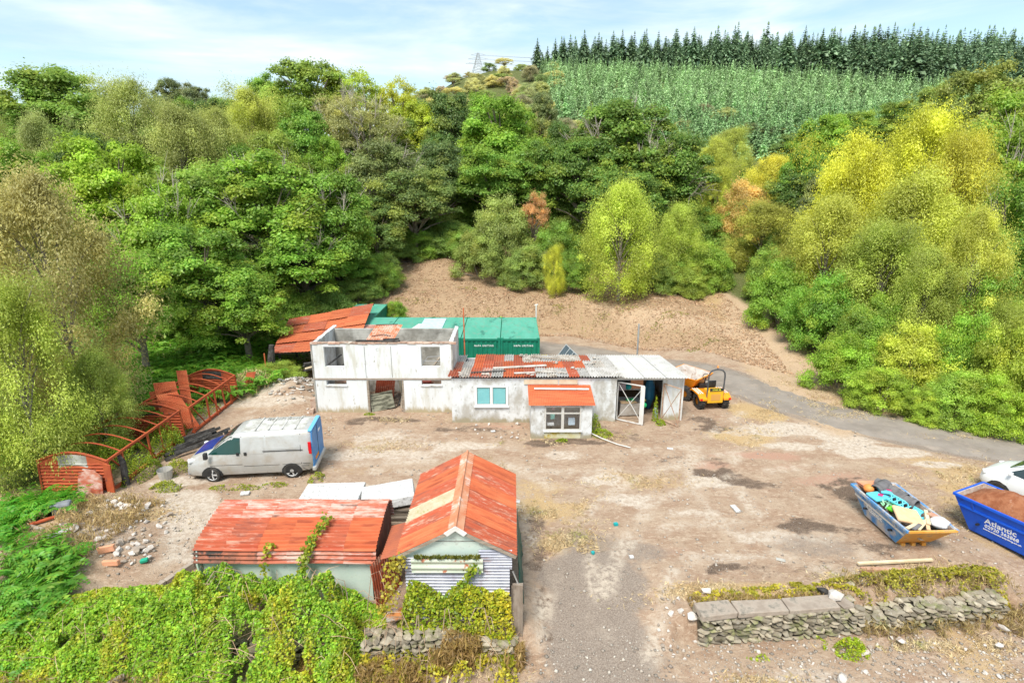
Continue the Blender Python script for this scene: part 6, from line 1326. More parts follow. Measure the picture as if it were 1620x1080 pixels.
# --- van (x forward = -x here: built nose at -x)
vt = thing('van', 'dirty silver panel van with dark blue bonnet and blue rear doors', 'van', (-9.95, 20.2, 0), R(5.8)); vt.scale = (.97,.97,.96)
VS = [(-2.39,.62,.42,.70,.9),(-2.36,.76,.30,.82,.92),(-2.22,.86,.24,.95,.9),(-1.95,.91,.22,1.08,.86),(-1.62,.945,.22,1.20,.84),(-1.40,.95,.22,1.28,.82),(-1.12,.95,.22,1.50,.80),(-.80,.95,.22,1.74,.80),(-.52,.95,.22,1.87,.82),(-.25,.95,.22,1.92,.84),(.3,.95,.22,1.95,.85),(1.2,.95,.22,1.96,.85),(1.9,.945,.24,1.955,.85),(2.2,.94,.27,1.94,.85),(2.33,.92,.32,1.90,.85),(2.38,.88,.38,1.82,.85)]
V_, F_ = loft_body(VS, FR); w_ = MB(); w_.add(V_, F_); o = w_.build('body', VANS, vt, smooth=True)
md = o.modifiers.new('split','EDGE_SPLIT'); md.split_angle = R(38)
grid_decal(VS, -1.52, -.28, lambda x: 1.09+.05*(x+1.5), lambda x: min(1.76, 1.12+ .84*(x+1.52)) if x < -.76 else 1.76-.03*(x+.76), GLASSG, vt, 'side_window', 12, 5)
grid_decal(VS, -1.52, -.28, lambda x: 1.09+.05*(x+1.5), lambda x: min(1.76, 1.12+ .84*(x+1.52)) if x < -.76 else 1.76-.03*(x+.76), GLASSG, vt, 'side_window', 12, 5, side=1)
# windscreen and bonnet as curved patches over the loft top
def top_patch(sec, x0, x1, yf, mat_, parent, name, off=.012, nx=6, ny=8):
    def ztop(x, y):
        for a, b in zip(sec[:-1], sec[1:]):
            if a[0] <= x <= b[0]:
                t = (x-a[0])/(b[0]-a[0]); hw, z0, z1, tw = [a[k]+(b[k]-a[k])*t for k in (1,2,3,4)]; pr = [(wf*(1-(1-tw)*((hf-.55)/.45)) if hf > .55 else wf, hf) for wf, hf in FR if hf >= .84]
                q = abs(y)/hw
                if q <= pr[-1][0]: return z1
                for (w0,h0),(w1,h1) in zip(pr[:-1], pr[1:]):
                    if w1 <= q <= w0: f = (q-w1)/(w0-w1+1e-9); return z0+(z1-z0)*(h1+(h0-h1)*f)
                return z0+(z1-z0)*.84
        return 1
    V=[];F=[]
    for i in range(nx+1):
        x = x0+(x1-x0)*i/nx
        for j in range(ny+1): y = yf(x)*(-1+2*j/ny); V.append((x-.004, y, ztop(x,y)+off))
    for i in range(nx):
        for j in range(ny): k=i*(ny+1)+j; F.append((k,k+1,k+ny+2,k+ny+1))
    w_ = MB(); w_.add(V,F); return w_.build(name, mat_, parent)
top_patch(VS, -1.36, -.60, lambda x: .70, GLASS, vt, 'windscreen')
bn = top_patch(VS, -2.15, -1.42, lambda x: .55+.1*(x+2.2), BLUEHOOD, vt, 'bonnet')
top_patch(VS, -.3, 2.1, lambda x: .70, VANR, vt, 'roof_panel', off=.006, nx=10)
for x in (.25,.75,1.25,1.75):
    w_ = MB(); w_.box((x,0,1.972),(.05,1.25,.018)); w_.build('roof_rib', VANR, vt)
w_ = MB()   # letters traced in lichen: short strokes on the roof
random.seed(6)
for i in range(13):
    x = .45+i*.11; w_.beam((x+random.uniform(-.03,.03), .28, 1.985),(x+random.uniform(-.06,.06), .52, 1.985),.025,.008); 
    if i%2: w_.beam((x,.30+.1*(i%3),1.985),(x+.09,.34+.08*(i%2),1.985),.022,.008)
w_.build('roof_marks', GRIME, vt)
for sg in (-1,1):
    w_ = MB(); yb_ = sg*.958
    for (x0,x1,z0,z1) in ((-.25,-.228,.35,1.8),(.62,.642,.3,1.82),(1.95,1.968,.6,1.82),(-1.45,-.25,.68,.698),(-.2,1.95,.60,.618)): w_.add([(x,sg*(body_halfwidth(VS,x,z)+.004),z) for x,z in ((x0,z0),(x1,z0),(x1,(z0+z1)/2),(x1,z1),(x0,z1),(x0,(z0+z1)/2))], [(0,1,2,3,4,5)])
    w_.build('panel_gap', BLACK, vt)
    w_ = MB(); w_.bx(.55,2.05,min(sg*.953,sg*.966),max(sg*.953,sg*.966),1.20,1.225); w_.build('sliding_rail', BLACK, vt)
    grid_decal(VS, .08, .60, lambda x: 1.12-.0*x+.12*max(0,(.25-x)), lambda x: 1.74, VANS, vt, 'pressed_panel', 5, 4, .006, sg); grid_decal(VS, .68, 1.9, lambda x: 1.27, lambda x: 1.74, VANS, vt, 'pressed_panel', 6, 4, .006, sg)
    w_ = MB(); w_.box((-.38,sg*.965,1.14),(.1,.03,.13)); w_.build('door_handle', BLACK, vt, bevel=.01); w_ = MB(); w_.box((-.10,sg*.965,1.14),(.1,.03,.13)); w_.build('door_handle', BLACK, vt, bevel=.01)
    w_ = MB(); w_.box((-1.52,sg*1.06,1.16),(.14,.16,.26)); w_.build('wing_mirror', BLACK, vt, bevel=.03)
    w_ = MB(); w_.box((2.31,sg*.90,1.25),(.12,.06,.5)); w_.build('tail_lamp', REDL, vt, bevel=.015)
    w_ = MB(); w_.prism([(-.385,0),(-.36,.18),(-.27,.30),(-.14,.385),(0,.41),(.14,.385),(.27,.30),(.36,.18),(.385,0)], sg*.90, sg*.957, 'y'); o = w_.build('wheel_arch', BLACK, vt); o.location = (-1.42,0,.24)
    w_ = MB(); w_.prism([(-.385,0),(-.36,.18),(-.27,.30),(-.14,.385),(0,.41),(.14,.385),(.27,.30),(.36,.18),(.385,0)], sg*.90, sg*.957, 'y'); o = w_.build('wheel_arch', BLACK, vt); o.location = (1.56,0,.24)
    wh_ = wheel(vt, (-1.42, sg*.865, .30), .335, .2, rc=.7); wh_.rotation_euler = (0,0,R(-14)); wheel(vt, (1.56, sg*.865, .32), .335, .2, rc=.7)
    w_ = MB(); w_.box((-2.16,sg*.76,.86),(.3,.16,.16),R(-sg*25)); w_.build('headlight', mat('clear_lens',(.75,.78,.8),None,3,.1), vt, bevel=.04)
w_ = MB(); w_.prism([(-.86,.42),(.86,.42),(.88,1.3),(.80,1.86),(-.80,1.86),(-.88,1.3)], 2.372, 2.405, 'x'); w_.build('rear_doors', VANB, vt)
w_ = MB(); w_.box((2.32,0,1.90),(.16,1.5,.06)); w_.build('rear_roof_edge', mat('light_blue_edge',(.15,.45,.72),None,3,.4), vt, bevel=.02)
w_ = MB(); w_.box((2.41,0,1.15),(.012,.012,1.4)); w_.build('door_gap', BLACK, vt)
w_ = MB(); w_.box((2.41,.3,1.5),(.012,.28,.1)); w_.build('sticker', LETTER, vt); w_ = MB(); w_.box((2.412,-.3,.62),(.014,.5,.13)); w_.build('number_plate', YEL, vt)
w_ = MB(); w_.box((2.40,0,.33),(.16,1.78,.2)); w_.build('rear_bumper', VANS, vt, bevel=.05)
w_ = MB(); w_.box((-2.34,0,.36),(.14,1.5,.26)); w_.build('front_bumper', mat('grey_bumper',(.25,.25,.27),(.3,.3,.32),3,.6), vt, bevel=.06)
w_ = MB(); w_.bx(2.0,2.3,-.962,-.955,.62,.635); w_.bx(1.95,2.25,-.962,-.955,.52,.535); w_.beam((1.98,-.96,.45),(2.25,-.955,.3),.006,.02); w_.build('black_marks', BLACK, vt)
# --- white car
ct = thing('car', 'white car parked behind the plain blue skip at the right edge', 'car', (18.75, 17.45, 0), R(118))
ct.rotation_euler = (0,0,R(-62))     # nose (-x) points away and to the left
CS = [(-2.0,.45,.40,.55,.9),(-1.95,.62,.28,.66,.9),(-1.8,.74,.22,.78,.88),(-1.6,.82,.2,.90,.85),(-1.40,.86,.2,.98,.82),(-1.2,.87,.2,1.10,.80),(-.85,.87,.2,1.34,.76),(-.5,.87,.2,1.50,.74),(0,.87,.2,1.56,.74),(.7,.87,.2,1.56,.74),(1.3,.86,.22,1.45,.72),(1.7,.82,.26,1.25,.76),(1.95,.72,.34,1.0,.84)]
V_, F_ = loft_body(CS, FR); w_ = MB(); w_.add(V_, F_); o = w_.build('body', CARW, ct, smooth=True); md = o.modifiers.new('split','EDGE_SPLIT'); md.split_angle = R(40)
top_patch(CS, -1.18, -.55, lambda x: .62, GLASS, ct, 'windscreen')
for sg in (-1,1):
    grid_decal(CS, -1.12, .12, lambda x: .96, lambda x: min(1.43, .99+.72*(x+1.12)), GLASS, ct, 'side_window', 10, 4, side=sg); grid_decal(CS, .2, 1.2, lambda x: .98, lambda x: 1.40-.08*max(0,x-.7), GLASS, ct, 'rear_side_window', 8, 4, side=sg)
    w_ = MB(); w_.add([(x,sg*(body_halfwidth(CS,x,z)+.004),z) for x,z in ((.155,.3),(.165,.3),(.165,.9),(.165,1.4),(.155,1.4),(.155,.9))], [(0,1,2,3,4,5)]); w_.add([(x,sg*(body_halfwidth(CS,x,z)+.004),z) for x,z in ((-1.06,.6),(-1.05,.6),(-1.05,.9),(-1.06,.9))], [(0,1,2,3)]); w_.build('panel_gap', BLACK, ct)
    w_ = MB(); w_.box((.02,sg*.88,.88),(.13,.03,.04)); w_.build('door_handle', BLACK, ct, bevel=.01); w_ = MB(); w_.box((-1.0,sg*.93,1.02),(.12,.14,.12)); w_.build('wing_mirror', CARW, ct, bevel=.03)
    for x in (-1.28, 1.22):
        w_ = MB(); w_.prism([(-.36,0),(-.33,.17),(-.22,.29),(0,.345),(.22,.29),(.33,.17),(.36,0)], sg*.80, sg*.877, 'y'); o = w_.build('wheel_arch', BLACK, ct); o.location = (x,0,.22); wheel(ct, (x, sg*.785, .29), .30, .19, spokes=7)
    w_ = MB(); w_.box((-1.78,sg*.62,.68),(.26,.2,.13),R(-sg*35)); w_.build('headlight', mat('clear_lens',(.75,.78,.8),None,3,.1), ct, bevel=.04)
# --- site dumper
dt = thing('site_dumper', 'orange-yellow site dumper with arched roll bar beside the store', 'dumper', (9.95, 26.15, 0), R(6))
# local +y is forward (away from the camera)
w_ = MB(); w_.bx(-.42,.42,.15,1.15,.35,.72); w_.build('chassis', YEL, dt, bevel=.03)
w_ = MB(); w_.bx(-.40,.40,-.12,.42,.38,1.02); w_.build('engine_cover', mat('bright_yellow_paint',(.78,.42,.02),(.74,.38,.02),3,.4), dt, bevel=.05)
w_ = MB(); w_.bx(-.24,.24,-.128,-.122,.52,.86); 
for k in range(6): w_.bx(-.22,.22,-.134,-.128,.55+.05*k,.565+.05*k)
w_.build('vent_panel', mat('dull_orange_mesh',(.62,.33,.08),None,3,.7), dt)
w_ = MB(); w_.bx(-.33,.33,-.15,-.125,1.03,1.17); np_ = w_.build('plate_holder', BLACK, dt); text_mesh('STAR 2B', .115, mat('yellow_letters',(.8,.75,.05),None,3,.5,usetint=False), np_, 'plate_letters', (0,-.154,1.055), (R(90),0,0), .003)
for sg in (-1,1):
    w_ = MB(); w_.prism([(-.15,.62),(.15,.80),(.95,.80),(1.1,.70),(1.1,.64),(.9,.73),(.18,.73),(-.15,.54)], sg*.42, sg*.80, 'x'); 
    w_.build('mudguard', YEL, dt)
    w_ = MB(); w_.bx(min(sg*.50,sg*.55),max(sg*.50,sg*.55),.16,.95,.802,.812); w_.bx(min(sg*.62,sg*.66),max(sg*.62,sg*.66),.16,.95,.802,.812); w_.bx(min(sg*.72,sg*.76),max(sg*.72,sg*.76),.16,.95,.802,.812); w_.build('tread_stripes', LETTER, dt)
    w_ = MB(); w_.box((sg*.72,-.14,.6),(.12,.05,.1)); w_.build('rear_lamp', REDL, dt, bevel=.01)
    wheel(dt, (sg*.62, .32, .38), .40, .30, axis='x', rim=YEL, lugs=True, spokes=0, rc=.5)
w_ = MB(); pts = [(-.40,-.02,.45),(-.41,-.04,1.75),(-.38,-.04,1.92),(-.27,-.04,2.05),(-.1,-.04,2.10),(.1,-.04,2.10),(.27,-.04,2.05),(.38,-.04,1.92),(.41,-.04,1.75),(.40,-.02,.45)]; w_.tube(pts, .038, 8); w_.build('roll_bar', mat('dark_grey_bar',(.06,.065,.07),(.1,.1,.11),3,.5), dt)
w_ = MB(); w_.tube([(0,-.04,2.12),(0,-.04,2.2)],.02,6); w_.build('beacon_stem', BLACK, dt); w_ = MB(); w_.tube([(0,-.04,2.2),(0,-.04,2.23),(0,-.04,2.3)],[.055,.055,.03],10); w_.build('beacon', ORNG, dt)
w_ = MB(); w_.bx(-.22,.22,.45,.85,.98,1.08); w_.bx(-.22,.22,.38,.46,1.05,1.38); w_.build('seat', BLACK, dt, bevel=.04)
w_ = MB(); w_.tube([(0,1.25,.8),(0,1.12,1.3)],.03,6); w_.tube([(.17*math.cos(2*math.pi*k/16), 1.11+.07*math.sin(2*math.pi*k/16), 1.32+.15*math.sin(2*math.pi*k/16)) for k in range(17)], .016, 6); w_.build('steering_wheel', BLACK, dt)
w_ = MB(); w_.bx(-.3,.3,1.1,1.3,.5,.95); w_.build('dash', BLACK, dt, bevel=.03); w_ = MB(); w_.bx(-.42,.42,.9,1.25,.55,.60); w_.build('footplate', mat('pale_step',(.6,.55,.5),None,3,.7), dt)
# front half, articulated to the left
fp = bpy.data.objects.new('front_chassis', None); link(fp, dt); fp.location = (0,1.35,0); fp.rotation_euler = (0,0,R(38))
w_ = MB(); w_.bx(-.3,.3,-.1,.9,.32,.6); w_.build('front_frame', BLACK, fp)
# hopper: open tapering bucket tipped forward
def hopper(mb, th=.04):
    o_ = [(-.82,.02,1.15),(.82,.02,1.15),(.88,1.55,1.22),(-.88,1.55,1.22)]; b_ = [(-.55,.35,.62),(.55,.35,.62),(.6,1.0,.55),(-.6,1.0,.55)]
    ii_ = [(-.77,.08,1.155),(.77,.08,1.155),(.83,1.5,1.225),(-.83,1.5,1.225)]; ib = [(-.5,.4,.68),(.5,.4,.68),(.55,.98,.62),(-.55,.98,.62)]
    mb.add(o_+b_, [(0,1,5,4),(1,2,6,5),(2,3,7,6),(3,0,4,7),(4,5,6,7)], 1, 0)
    mb.add(ii_+ib, [(4,5,1,0),(5,6,2,1),(6,7,3,2),(7,4,0,3),(7,6,5,4)], 1, 1)
    mb.add(o_+ii_, [(0,4,5,1),(1,5,6,2),(2,6,7,3),(3,7,4,0)], 1, 0)
w_ = MB(); hopper(w_); w_.v = [(v[0]*1.08, v[1]*1.15-.1, v[2]*1.1) for v in w_.v]; w_.build('hopper', [YEL, mat('scraped_steel',(.55,.5,.46),(.42,.37,.33),3,.6,c3=(.3,.2,.14),s3=4)], fp)
for sg in (-1,1): wheel(fp, (sg*.66, .62, .38), .40, .30, axis='x', rim=YEL, lugs=True, spokes=0, rc=.5)

# ================================================================ skips
def skip(loc, rz, Ln, Wd, H_, label, mats, taper=.22, slope=.62, words=True, phone='02920 363868'):
    t = thing('skip', label, 'skip', loc, rz)      # local y = long axis
    h = H_; a = Ln/2; b = Wd/2; a2 = a-slope; b2 = b-taper
    rim = [(-b,-a,h*.98),(b,-a,h*.98),(b,a,h*.98),(-b,a,h*.98)]; bot = [(-b2,-a2,.1),(b2,-a2,.1),(b2,a2,.1),(-b2,a2,.1)]
    q = .05; ri = [(-b+q,-a+q,h*.985),(b-q,-a+q,h*.985),(b-q,a-q,h*.985),(-b+q,a-q,h*.985)]; bi = [(-b2+q,-a2+q,.16),(b2-q,-a2+q,.16),(b2-q,a2-q,.16),(-b2+q,a2-q,.16)]
    w_ = MB(); w_.add(rim+bot, [(1,2,6,5),(3,0,4,7),(2,3,7,6),(4,5,6,7)], 1, 0); w_.add(rim+bot, [(0,1,5,4)], 1, 1)
    w_.add(ri+bi, [(5,6,2,1),(7,4,0,3),(6,7,3,2),(7,6,5,4),(4,5,1,0)], 1, 2); w_.add(rim+ri, [(0,4,5,1),(1,5,6,2),(2,6,7,3),(3,7,4,0)], 1, 3)
    w_.build('body', mats, t)
    w_ = MB()
    for sg in (-1,1): w_.box((sg*(b+.005),0,h-.03),(.07,Ln+.02,.07)); 
    w_.box((0,-a,h-.03),(Wd,.06,.06),mi=1); w_.box((0,a,h-.03),(Wd,.06,.06)); w_.build('rim', [mats[0], mats[1]], t)
    for sg in (-1,1):
        fx = lambda z: b2+(b-b2)*(z-.1)/(h-.1); fy = lambda z: a2+(a-a2)*(z-.1)/(h-.1)
        z = h*.72; w_ = MB(); w_.box((sg*(fx(z)+.01),0,z),(.05,2*fy(z)-.02,.06)); w_.build('side_rib', [mats[3] if words == 'worn' else mats[0]], t)
        for y in (-a+.55, a-.55): w_ = MB(); w_.beam((sg*(fx(h*.98)+.015),y,h*.97),(sg*(fx(h*.72)+.02),y*.98,h*.73),.05,.04); w_.build('stiffener', mats[0], t)
        for y in (-a2*.8, a2*.8): w_ = MB(); w_.tube([(sg*(fx(.45)),y,.45),(sg*(fx(.45)+.12),y,.46)],.04,8); w_.build('lifting_lug', BLACK, t)
    ang = math.atan2(b-b2, h-.1)
    w_ = MB()
    for x in (-b2*.6,0,b2*.6): w_.box((x,0,.05),(.12,2*a2+.1,.1))
    w_.build('base_runner', mats[1], t)
    zt = h*.50; rot = (R(90)-ang, 0, R(-90)); fx = lambda z: -(b2+(b-b2)*(z-.1)/(h-.1))
    def sidetext(s, size, z, nm, y=0, sx=1.0):
        o = text_mesh(s, size, LETTER, t, nm, (fx(z)-.008, y, z), (0,0,0), .004, sx=sx)
        o.rotation_mode = 'XYZ'; n_ = Vector((-(h-.1), 0, -(b-b2))).normalized(); xdir = Vector((0,-1,0)); up = n_.cross(xdir); M_ = Matrix((xdir, up, n_)).transposed(); o.rotation_euler = M_.to_euler()
    if words == 'worn': sidetext('Atlantic', .26, h*.46, 'lettering', .25)
    elif words:
        sidetext('Atlantic', .27, h*.50, 'lettering', .42, 1.0); sidetext(phone, .165, h*.37, 'phone_number', .38, .95); sidetext('www.atlanticrecycling.co.uk', .075, h*.29, 'web_address', .36, 1.2)
    return t
RSTI = mat('scratched_skip_inside', (.33,.25,.2), (.45,.38,.33), 4, .7, c3=(.2,.1,.06), s3=3)
s1 = skip((12.42, 16.05, 0), R(2), 2.75, 1.5, .93, 'small worn blue and orange skip full of pipes, boards and blue plastic', [SKIPW, SKIPY, RSTI, RIMW], .2, .62, 'worn')
s2 = skip((15.72, 15.08, 0), R(24), 3.5, 1.6, 1.22, 'large deep blue lettered skip heaped with red-brown soil', [SKIPB, SKIPB, RSTI, RIMW], .28, .5, True)
# soil heap in skip 2 (a thing of its own)
V=[];F=[];n=26
for j in range(n+1):
    for i in range(n+1):
        u = -1+2*i/n; v = -1+2*j/n; e = (1-abs(u)**3)*(1-abs(v)**3); z = 1.12 + .5*max(0,e)*(.75+.5*vn(u*2+3, v*2.5, 7)) + .07*fbm(u*6, v*9, 8)
        V.append((u*.70, v*1.62, float(z)-.06))
for j in range(n):
    for i in range(n): k=j*(n+1)+i; F.append((k,k+1,k+n+2,k+n+1))
w_ = MB(); w_.add(V,F)
o = w_.build('soil_heap', SOIL, smooth=True); o.location = s2.location; o.rotation_euler = s2.rotation_euler; tag(o, 'heap of red-brown soil filling the large blue skip', 'soil')
# contents of skip 1
def inskip(lx_, ly_, lz): lx_ *= .92; ly_ *= .93; lz -= .1; M_ = Matrix.Translation(s1.location) @ Matrix.Rotation(s1.rotation_euler.z,4,'Z'); return M_ @ Vector((lx_,ly_,lz))
def pipe_obj(a, b, r, m, name, lab, cat, ribs=0):
    w_ = MB(); a = inskip(*a); b = inskip(*b); n=20; d=(b-a).normalized(); 
    w_.tube([a,b],[r,r],n,cap=False); w_.tube([b,a],[r*.86,r*.86],n,cap=False)
    for k in range(ribs): p=a.lerp(b,(k+.5)/ribs); w_.tube([p-d*.02,p+d*.02],r*1.06,n,cap=False)
    for p in (a,b):
        u = d.cross(Vector((0,0,1))).normalized(); v=u.cross(d); V=[p+(u*math.cos(2*math.pi*k/n)+v*math.sin(2*math.pi*k/n))*rr_ for rr_ in (r,r*.86) for k in range(n)]; w_.add(V,[(k,(k+1)%n,n+(k+1)%n,n+k) for k in range(n)])
    o = w_.build(name, m); tag(o, lab, cat); return o
random.seed(2)
w_ = MB(); 
for _ in range(70): w_.rock(inskip(random.uniform(-.6,.6), random.uniform(-1.0,1.0), random.uniform(.5,.8)), (random.uniform(.15,.4),random.uniform(.1,.3),random.uniform(.08,.2)))
o = w_.build('skip_rubble', mat('skip_rubble',(.3,.24,.2),(.45,.38,.3),4,.9)); tag(o, 'mixed rubble bedded under the waste in the small skip', 'rubble', kind='stuff')
pipe_obj((-.42,.78,1.12),(.22,1.12,1.16),.20,PIPE,'drain_pipe','fat grey drum-like pipe section at the back of the small skip','pipe',2)
pipe_obj((.0,1.35,1.15),(.45,.35,1.08),.15,PIPE,'drain_pipe','long grey pipe along the right rear of the small skip','pipe',5)
pipe_obj((.12,.62,1.04),(.46,-.12,1.07),.19,PIPE,'drain_pipe','open-ended dark pipe in the middle of the small skip','pipe',3)
ball('orange_buoy', inskip(-.5,1.0,1.1), .17, ORNG, 'orange ball at the back left of the small skip', 'ball', .9)
w_ = MB(); w_.box(inskip(-.2,1.35,1.08),(.8,.25,.12),R(8),jit=.05); w_.box(inskip(-.05,1.2,1.0),(.7,.3,.2),R(-14),jit=.05); o = w_.build('orange_crate', mat('coral_plastic',(.72,.27,.15),(.78,.34,.2),4,.6)); tag(o, 'coral orange plastic pieces at the back end of the small skip', 'plastic')
for (c, d, rz, tl, lab, dm) in (((-.38,.55,1.06),(.75,.42,.06),18,8,'light blue plastic panel with pink diamond at the left of the small skip',True),((.05,.70,1.13),(.62,.40,.06),-14,-8,'light blue plastic panel with pink diamond in the centre of the small skip',True)):
    t = thing('plastic_sheet', lab, 'panel', inskip(*c), R(rz)); t.rotation_euler = (R(tl),R(4),R(rz)); w_ = MB(); w_.box((0,0,0),d); 
    for k in range(5): w_.box((0,-d[1]/2+d[1]*(k+.5)/5,.035),(d[0]*.98,.02,.02))
    w_.build('panel', CYAN, t, bevel=.01); w_ = MB(); w_.add([(-.13,0,.052),(0,-.08,.052),(.13,0,.052),(0,.08,.052)],[(0,1,2,3)]); w_.build('pink_diamond', PINK, t)
t = thing('plastic_barrier', 'light blue slatted plastic barrier lying along the right of the small skip', 'barrier', inskip(.22,-.28,1.02), R(-42)); t.rotation_euler = (R(10),R(14),R(-48)); w_ = MB()
for y in (-.16,.16): w_.box((0,y,0),(1.5,.05,.05))
for k in range(9): x=-.7+.165*k; w_.beam((x,-.16,0),(x+.13,.16,0),.035,.035); w_.beam((x+.13,-.16,0),(x,.16,0),.03,.03)
w_.box((.1,0,.02),(.25,.2,.02)); w_.build('frame', CYAN, t)
w_ = MB()
for k in range(12): a = inskip(-.45+random.uniform(-.12,.2), .2+random.uniform(-.1,.12), 1.0); w_.beam(a, a+Vector((random.uniform(-.3,.3),random.uniform(-.25,.25),random.uniform(-.05,.1))), .05,.02)
o = w_.build('green_netting', mat('pale_green_plastic',(.2,.5,.25),(.35,.6,.4),5,.6)); tag(o, 'pale green netting beside the blue panels in the small skip', 'netting')
w_ = MB(); w_.box(inskip(-.38,-.12,.98),(.28,.22,.08),R(20)); o = w_.build('green_tray', mat('lime_plastic',(.15,.62,.03),None,3,.5), bevel=.02); tag(o, 'lime green tray in the small skip', 'tray')
w_ = MB(); w_.box((0,0,0),(.74,.66,.10),jit=.02); o = w_.build('cushion', TAN, bevel=.05); o.location = inskip(-.22,-.62,1.04); o.rotation_euler = (R(10),R(6),R(-14)); tag(o, 'peach-coloured cushion board near the front of the small skip', 'cushion')
for i, (a, b, m, lab) in enumerate((((-.65,-1.2,.95),(.15,-.85,1.0),WOODP,'pale plank leftmost at the front of the small skip'),((-.3,-1.25,.93),(.35,-.8,1.02),WOODP,'pale plank second from the left at the front of the small skip'),((0,-1.3,.95),(.5,-.5,1.0),TAN,'tan board in the middle front of the small skip'),((.15,-1.1,1.02),(.6,-.35,1.05),WOODP,'long pale lath under the blue barrier'),((-.5,-1.3,.97),(-.1,-1.05,.99),PIPE,'short grey strip at the front rim of the small skip'),((.35,-1.15,.98),(.62,-.7,1.0),WOOD,'brown lath at the front right of the small skip'))):
    w_ = MB(); w_.beam(inskip(*a), inskip(*b), .1, .03); o = w_.build('plank', m); tag(o, lab, 'plank')
o = ball('plastic_bag', inskip(.52,-1.08,1.06), .24, PLAST, 'crumpled clear plastic bag at the front right corner of the small skip', 'bag', .6)
for v in o.data.vertices: v.co *= random.uniform(.75,1.25)
w_ = MB(); w_.box(inskip(.62,-.75,1.0),(.2,.35,.15),.3,jit=.03); o = w_.build('brick_lump', mat('dull_red_brick',(.42,.2,.14),(.5,.3,.2),4,.9)); tag(o, 'dull red block against the right side of the small skip', 'block')

# ================================================================ sheds at the front
gs = thing('gabled_shed', 'gabled shed with bright rust-red corrugated roof and grey corrugated gable', 'shed', (-1.38, 14.0, 0))
def sx_(x): return x + 1.38
def sy_(y): return y - 14.0
EX0, EX1, RX, EZ, RZ_, GY0, GY1 = -2.88, .12, -1.38, 1.98, 2.76, 12.1, 16.1
for (xe, nm, sgn) in ((EX0,'left_roof_slope',1),(EX1,'right_roof_slope',-1)):
    lenv = math.hypot(xe-RX, RZ_-EZ); vdir = (RX-xe, 0, RZ_-EZ); nsh = 6
    slope = bpy.data.objects.new(nm, None); link(slope, gs)
    for k in range(nsh):
        y0 = GY0+(GY1-GY0)*k/nsh; w_ = MB(); m = RUSTO if (k+ (sgn > 0)) % 2 else RUST
        if sgn > 0 and k == 2: m = mat('mossy_cement_sheet',(.42,.36,.24),(.52,.46,.34),3,.9,c3=(.35,.32,.15),s3=5,t3=.6)
        w_.corr((sx_(xe), sy_(y0), EZ+.006*(k%2)), (0,1,0), vdir, (GY1-GY0)/nsh+.03, lenv*(1.0 if k != 2 or sgn < 0 else .93), .115, .03, 4, random.uniform(.92,1.1), wob=.008, seed=k); w_.build('roof_sheet', m, slope)
w_ = MB(); w_.prism([(sx_(RX)-.2,RZ_-.075),(sx_(RX),RZ_+.05),(sx_(RX)+.2,RZ_-.075),(sx_(RX),RZ_+.02)], sy_(GY0-.02), sy_(GY1), 'y'); w_.tube([(sx_(RX),sy_(GY0-.02),RZ_+.06),(sx_(RX),sy_(GY1),RZ_+.06)],.03,8); w_.build('ridge_cap', mat('pale_orange_ridge',(.55,.2,.1),(.6,.3,.18),3,.7,c3=(.62,.5,.42),s3=2), gs)
w_ = MB(); w_.prism([(sx_(RX)-.28,RZ_-.12),(sx_(RX),RZ_+.07),(sx_(RX)+.28,RZ_-.12),(sx_(RX)+.2,RZ_-.2),(sx_(RX),RZ_-.05),(sx_(RX)-.2,RZ_-.2)], sy_(GY0-.06), sy_(GY0-.025), 'y'); w_.build('ridge_end', WPAINT, gs)
w_ = MB(); w_.prism([(sx_(EX0)+.15,EZ-.2),(sx_(EX1)-.13,EZ-.2),(sx_(EX1)-.13,EZ+.02),(sx_(RX),RZ_-.06),(sx_(EX0)+.15,EZ+.02)], sy_(GY0+.1), sy_(GY0+.15), 'y'); w_.build('gable_board', BOARD, gs)
w_ = MB(); w_.bx(sx_(RX)-.75,sx_(RX)+.75,sy_(GY0+.085),sy_(GY0+.098),2.32,2.335,.6); w_.build('board_joint', GRIME, gs)
w_ = MB(); w_.corr((sx_(EX0)+.2,sy_(GY0+.06),-.1),(0,0,1),(1,0,0),1.98,2.62,.09,.02,5,1,wob=.01); w_.build('gable_cladding', GALV, gs)
for (a, b, d_, e_) in ((sx_(EX1)-.95, sx_(EX1)-.12, 1.7, 2.05),):
    w_ = MB(); w_.corr((a,sy_(GY0+.05),1.55),(0,0,1),(1,0,0),.55,b-a,.076,.014,2,1.05); w_.build('gable_cladding_patch', GALV, gs)
w_ = MB(); w_.corr((sx_(-2.5),sy_(GY0-.03),1.50),(0,-.08,1),(1,0,0),.42,1.78,.2,.02,3,1,wob=.01); w_.build('peeling_sheet', PEEL, gs)
P_=np.stack([-2.4+1.6*rng.random(300),12.0+.1*rng.random(300),1.95+.04*rng.random(300)],-1)-np.array([-1.38,14,0]); o = leaf_object('moss_line', P_, unit(rng.normal(size=P_.shape)), .03+.04*rng.random(300), .02+.02*rng.random(300), .7+.5*rng.random(300), .3*rng.random(300), (.1,.13,.03), gs); o['kind']='stuff'
w_ = MB(); w_.bx(sx_(EX0)+.18,sx_(EX0)+.24,sy_(GY0+.2),sy_(GY1-.1),-.1,1.95); w_.bx(sx_(EX1)-.24,sx_(EX1)-.18,sy_(GY0+.2),sy_(GY1-.1),-.1,1.95); w_.bx(sx_(EX0)+.25,sx_(EX1)-.25,sy_(GY1-.15),sy_(GY1-.1),-.1,1.97); w_.build('side_walls', GALV, gs)
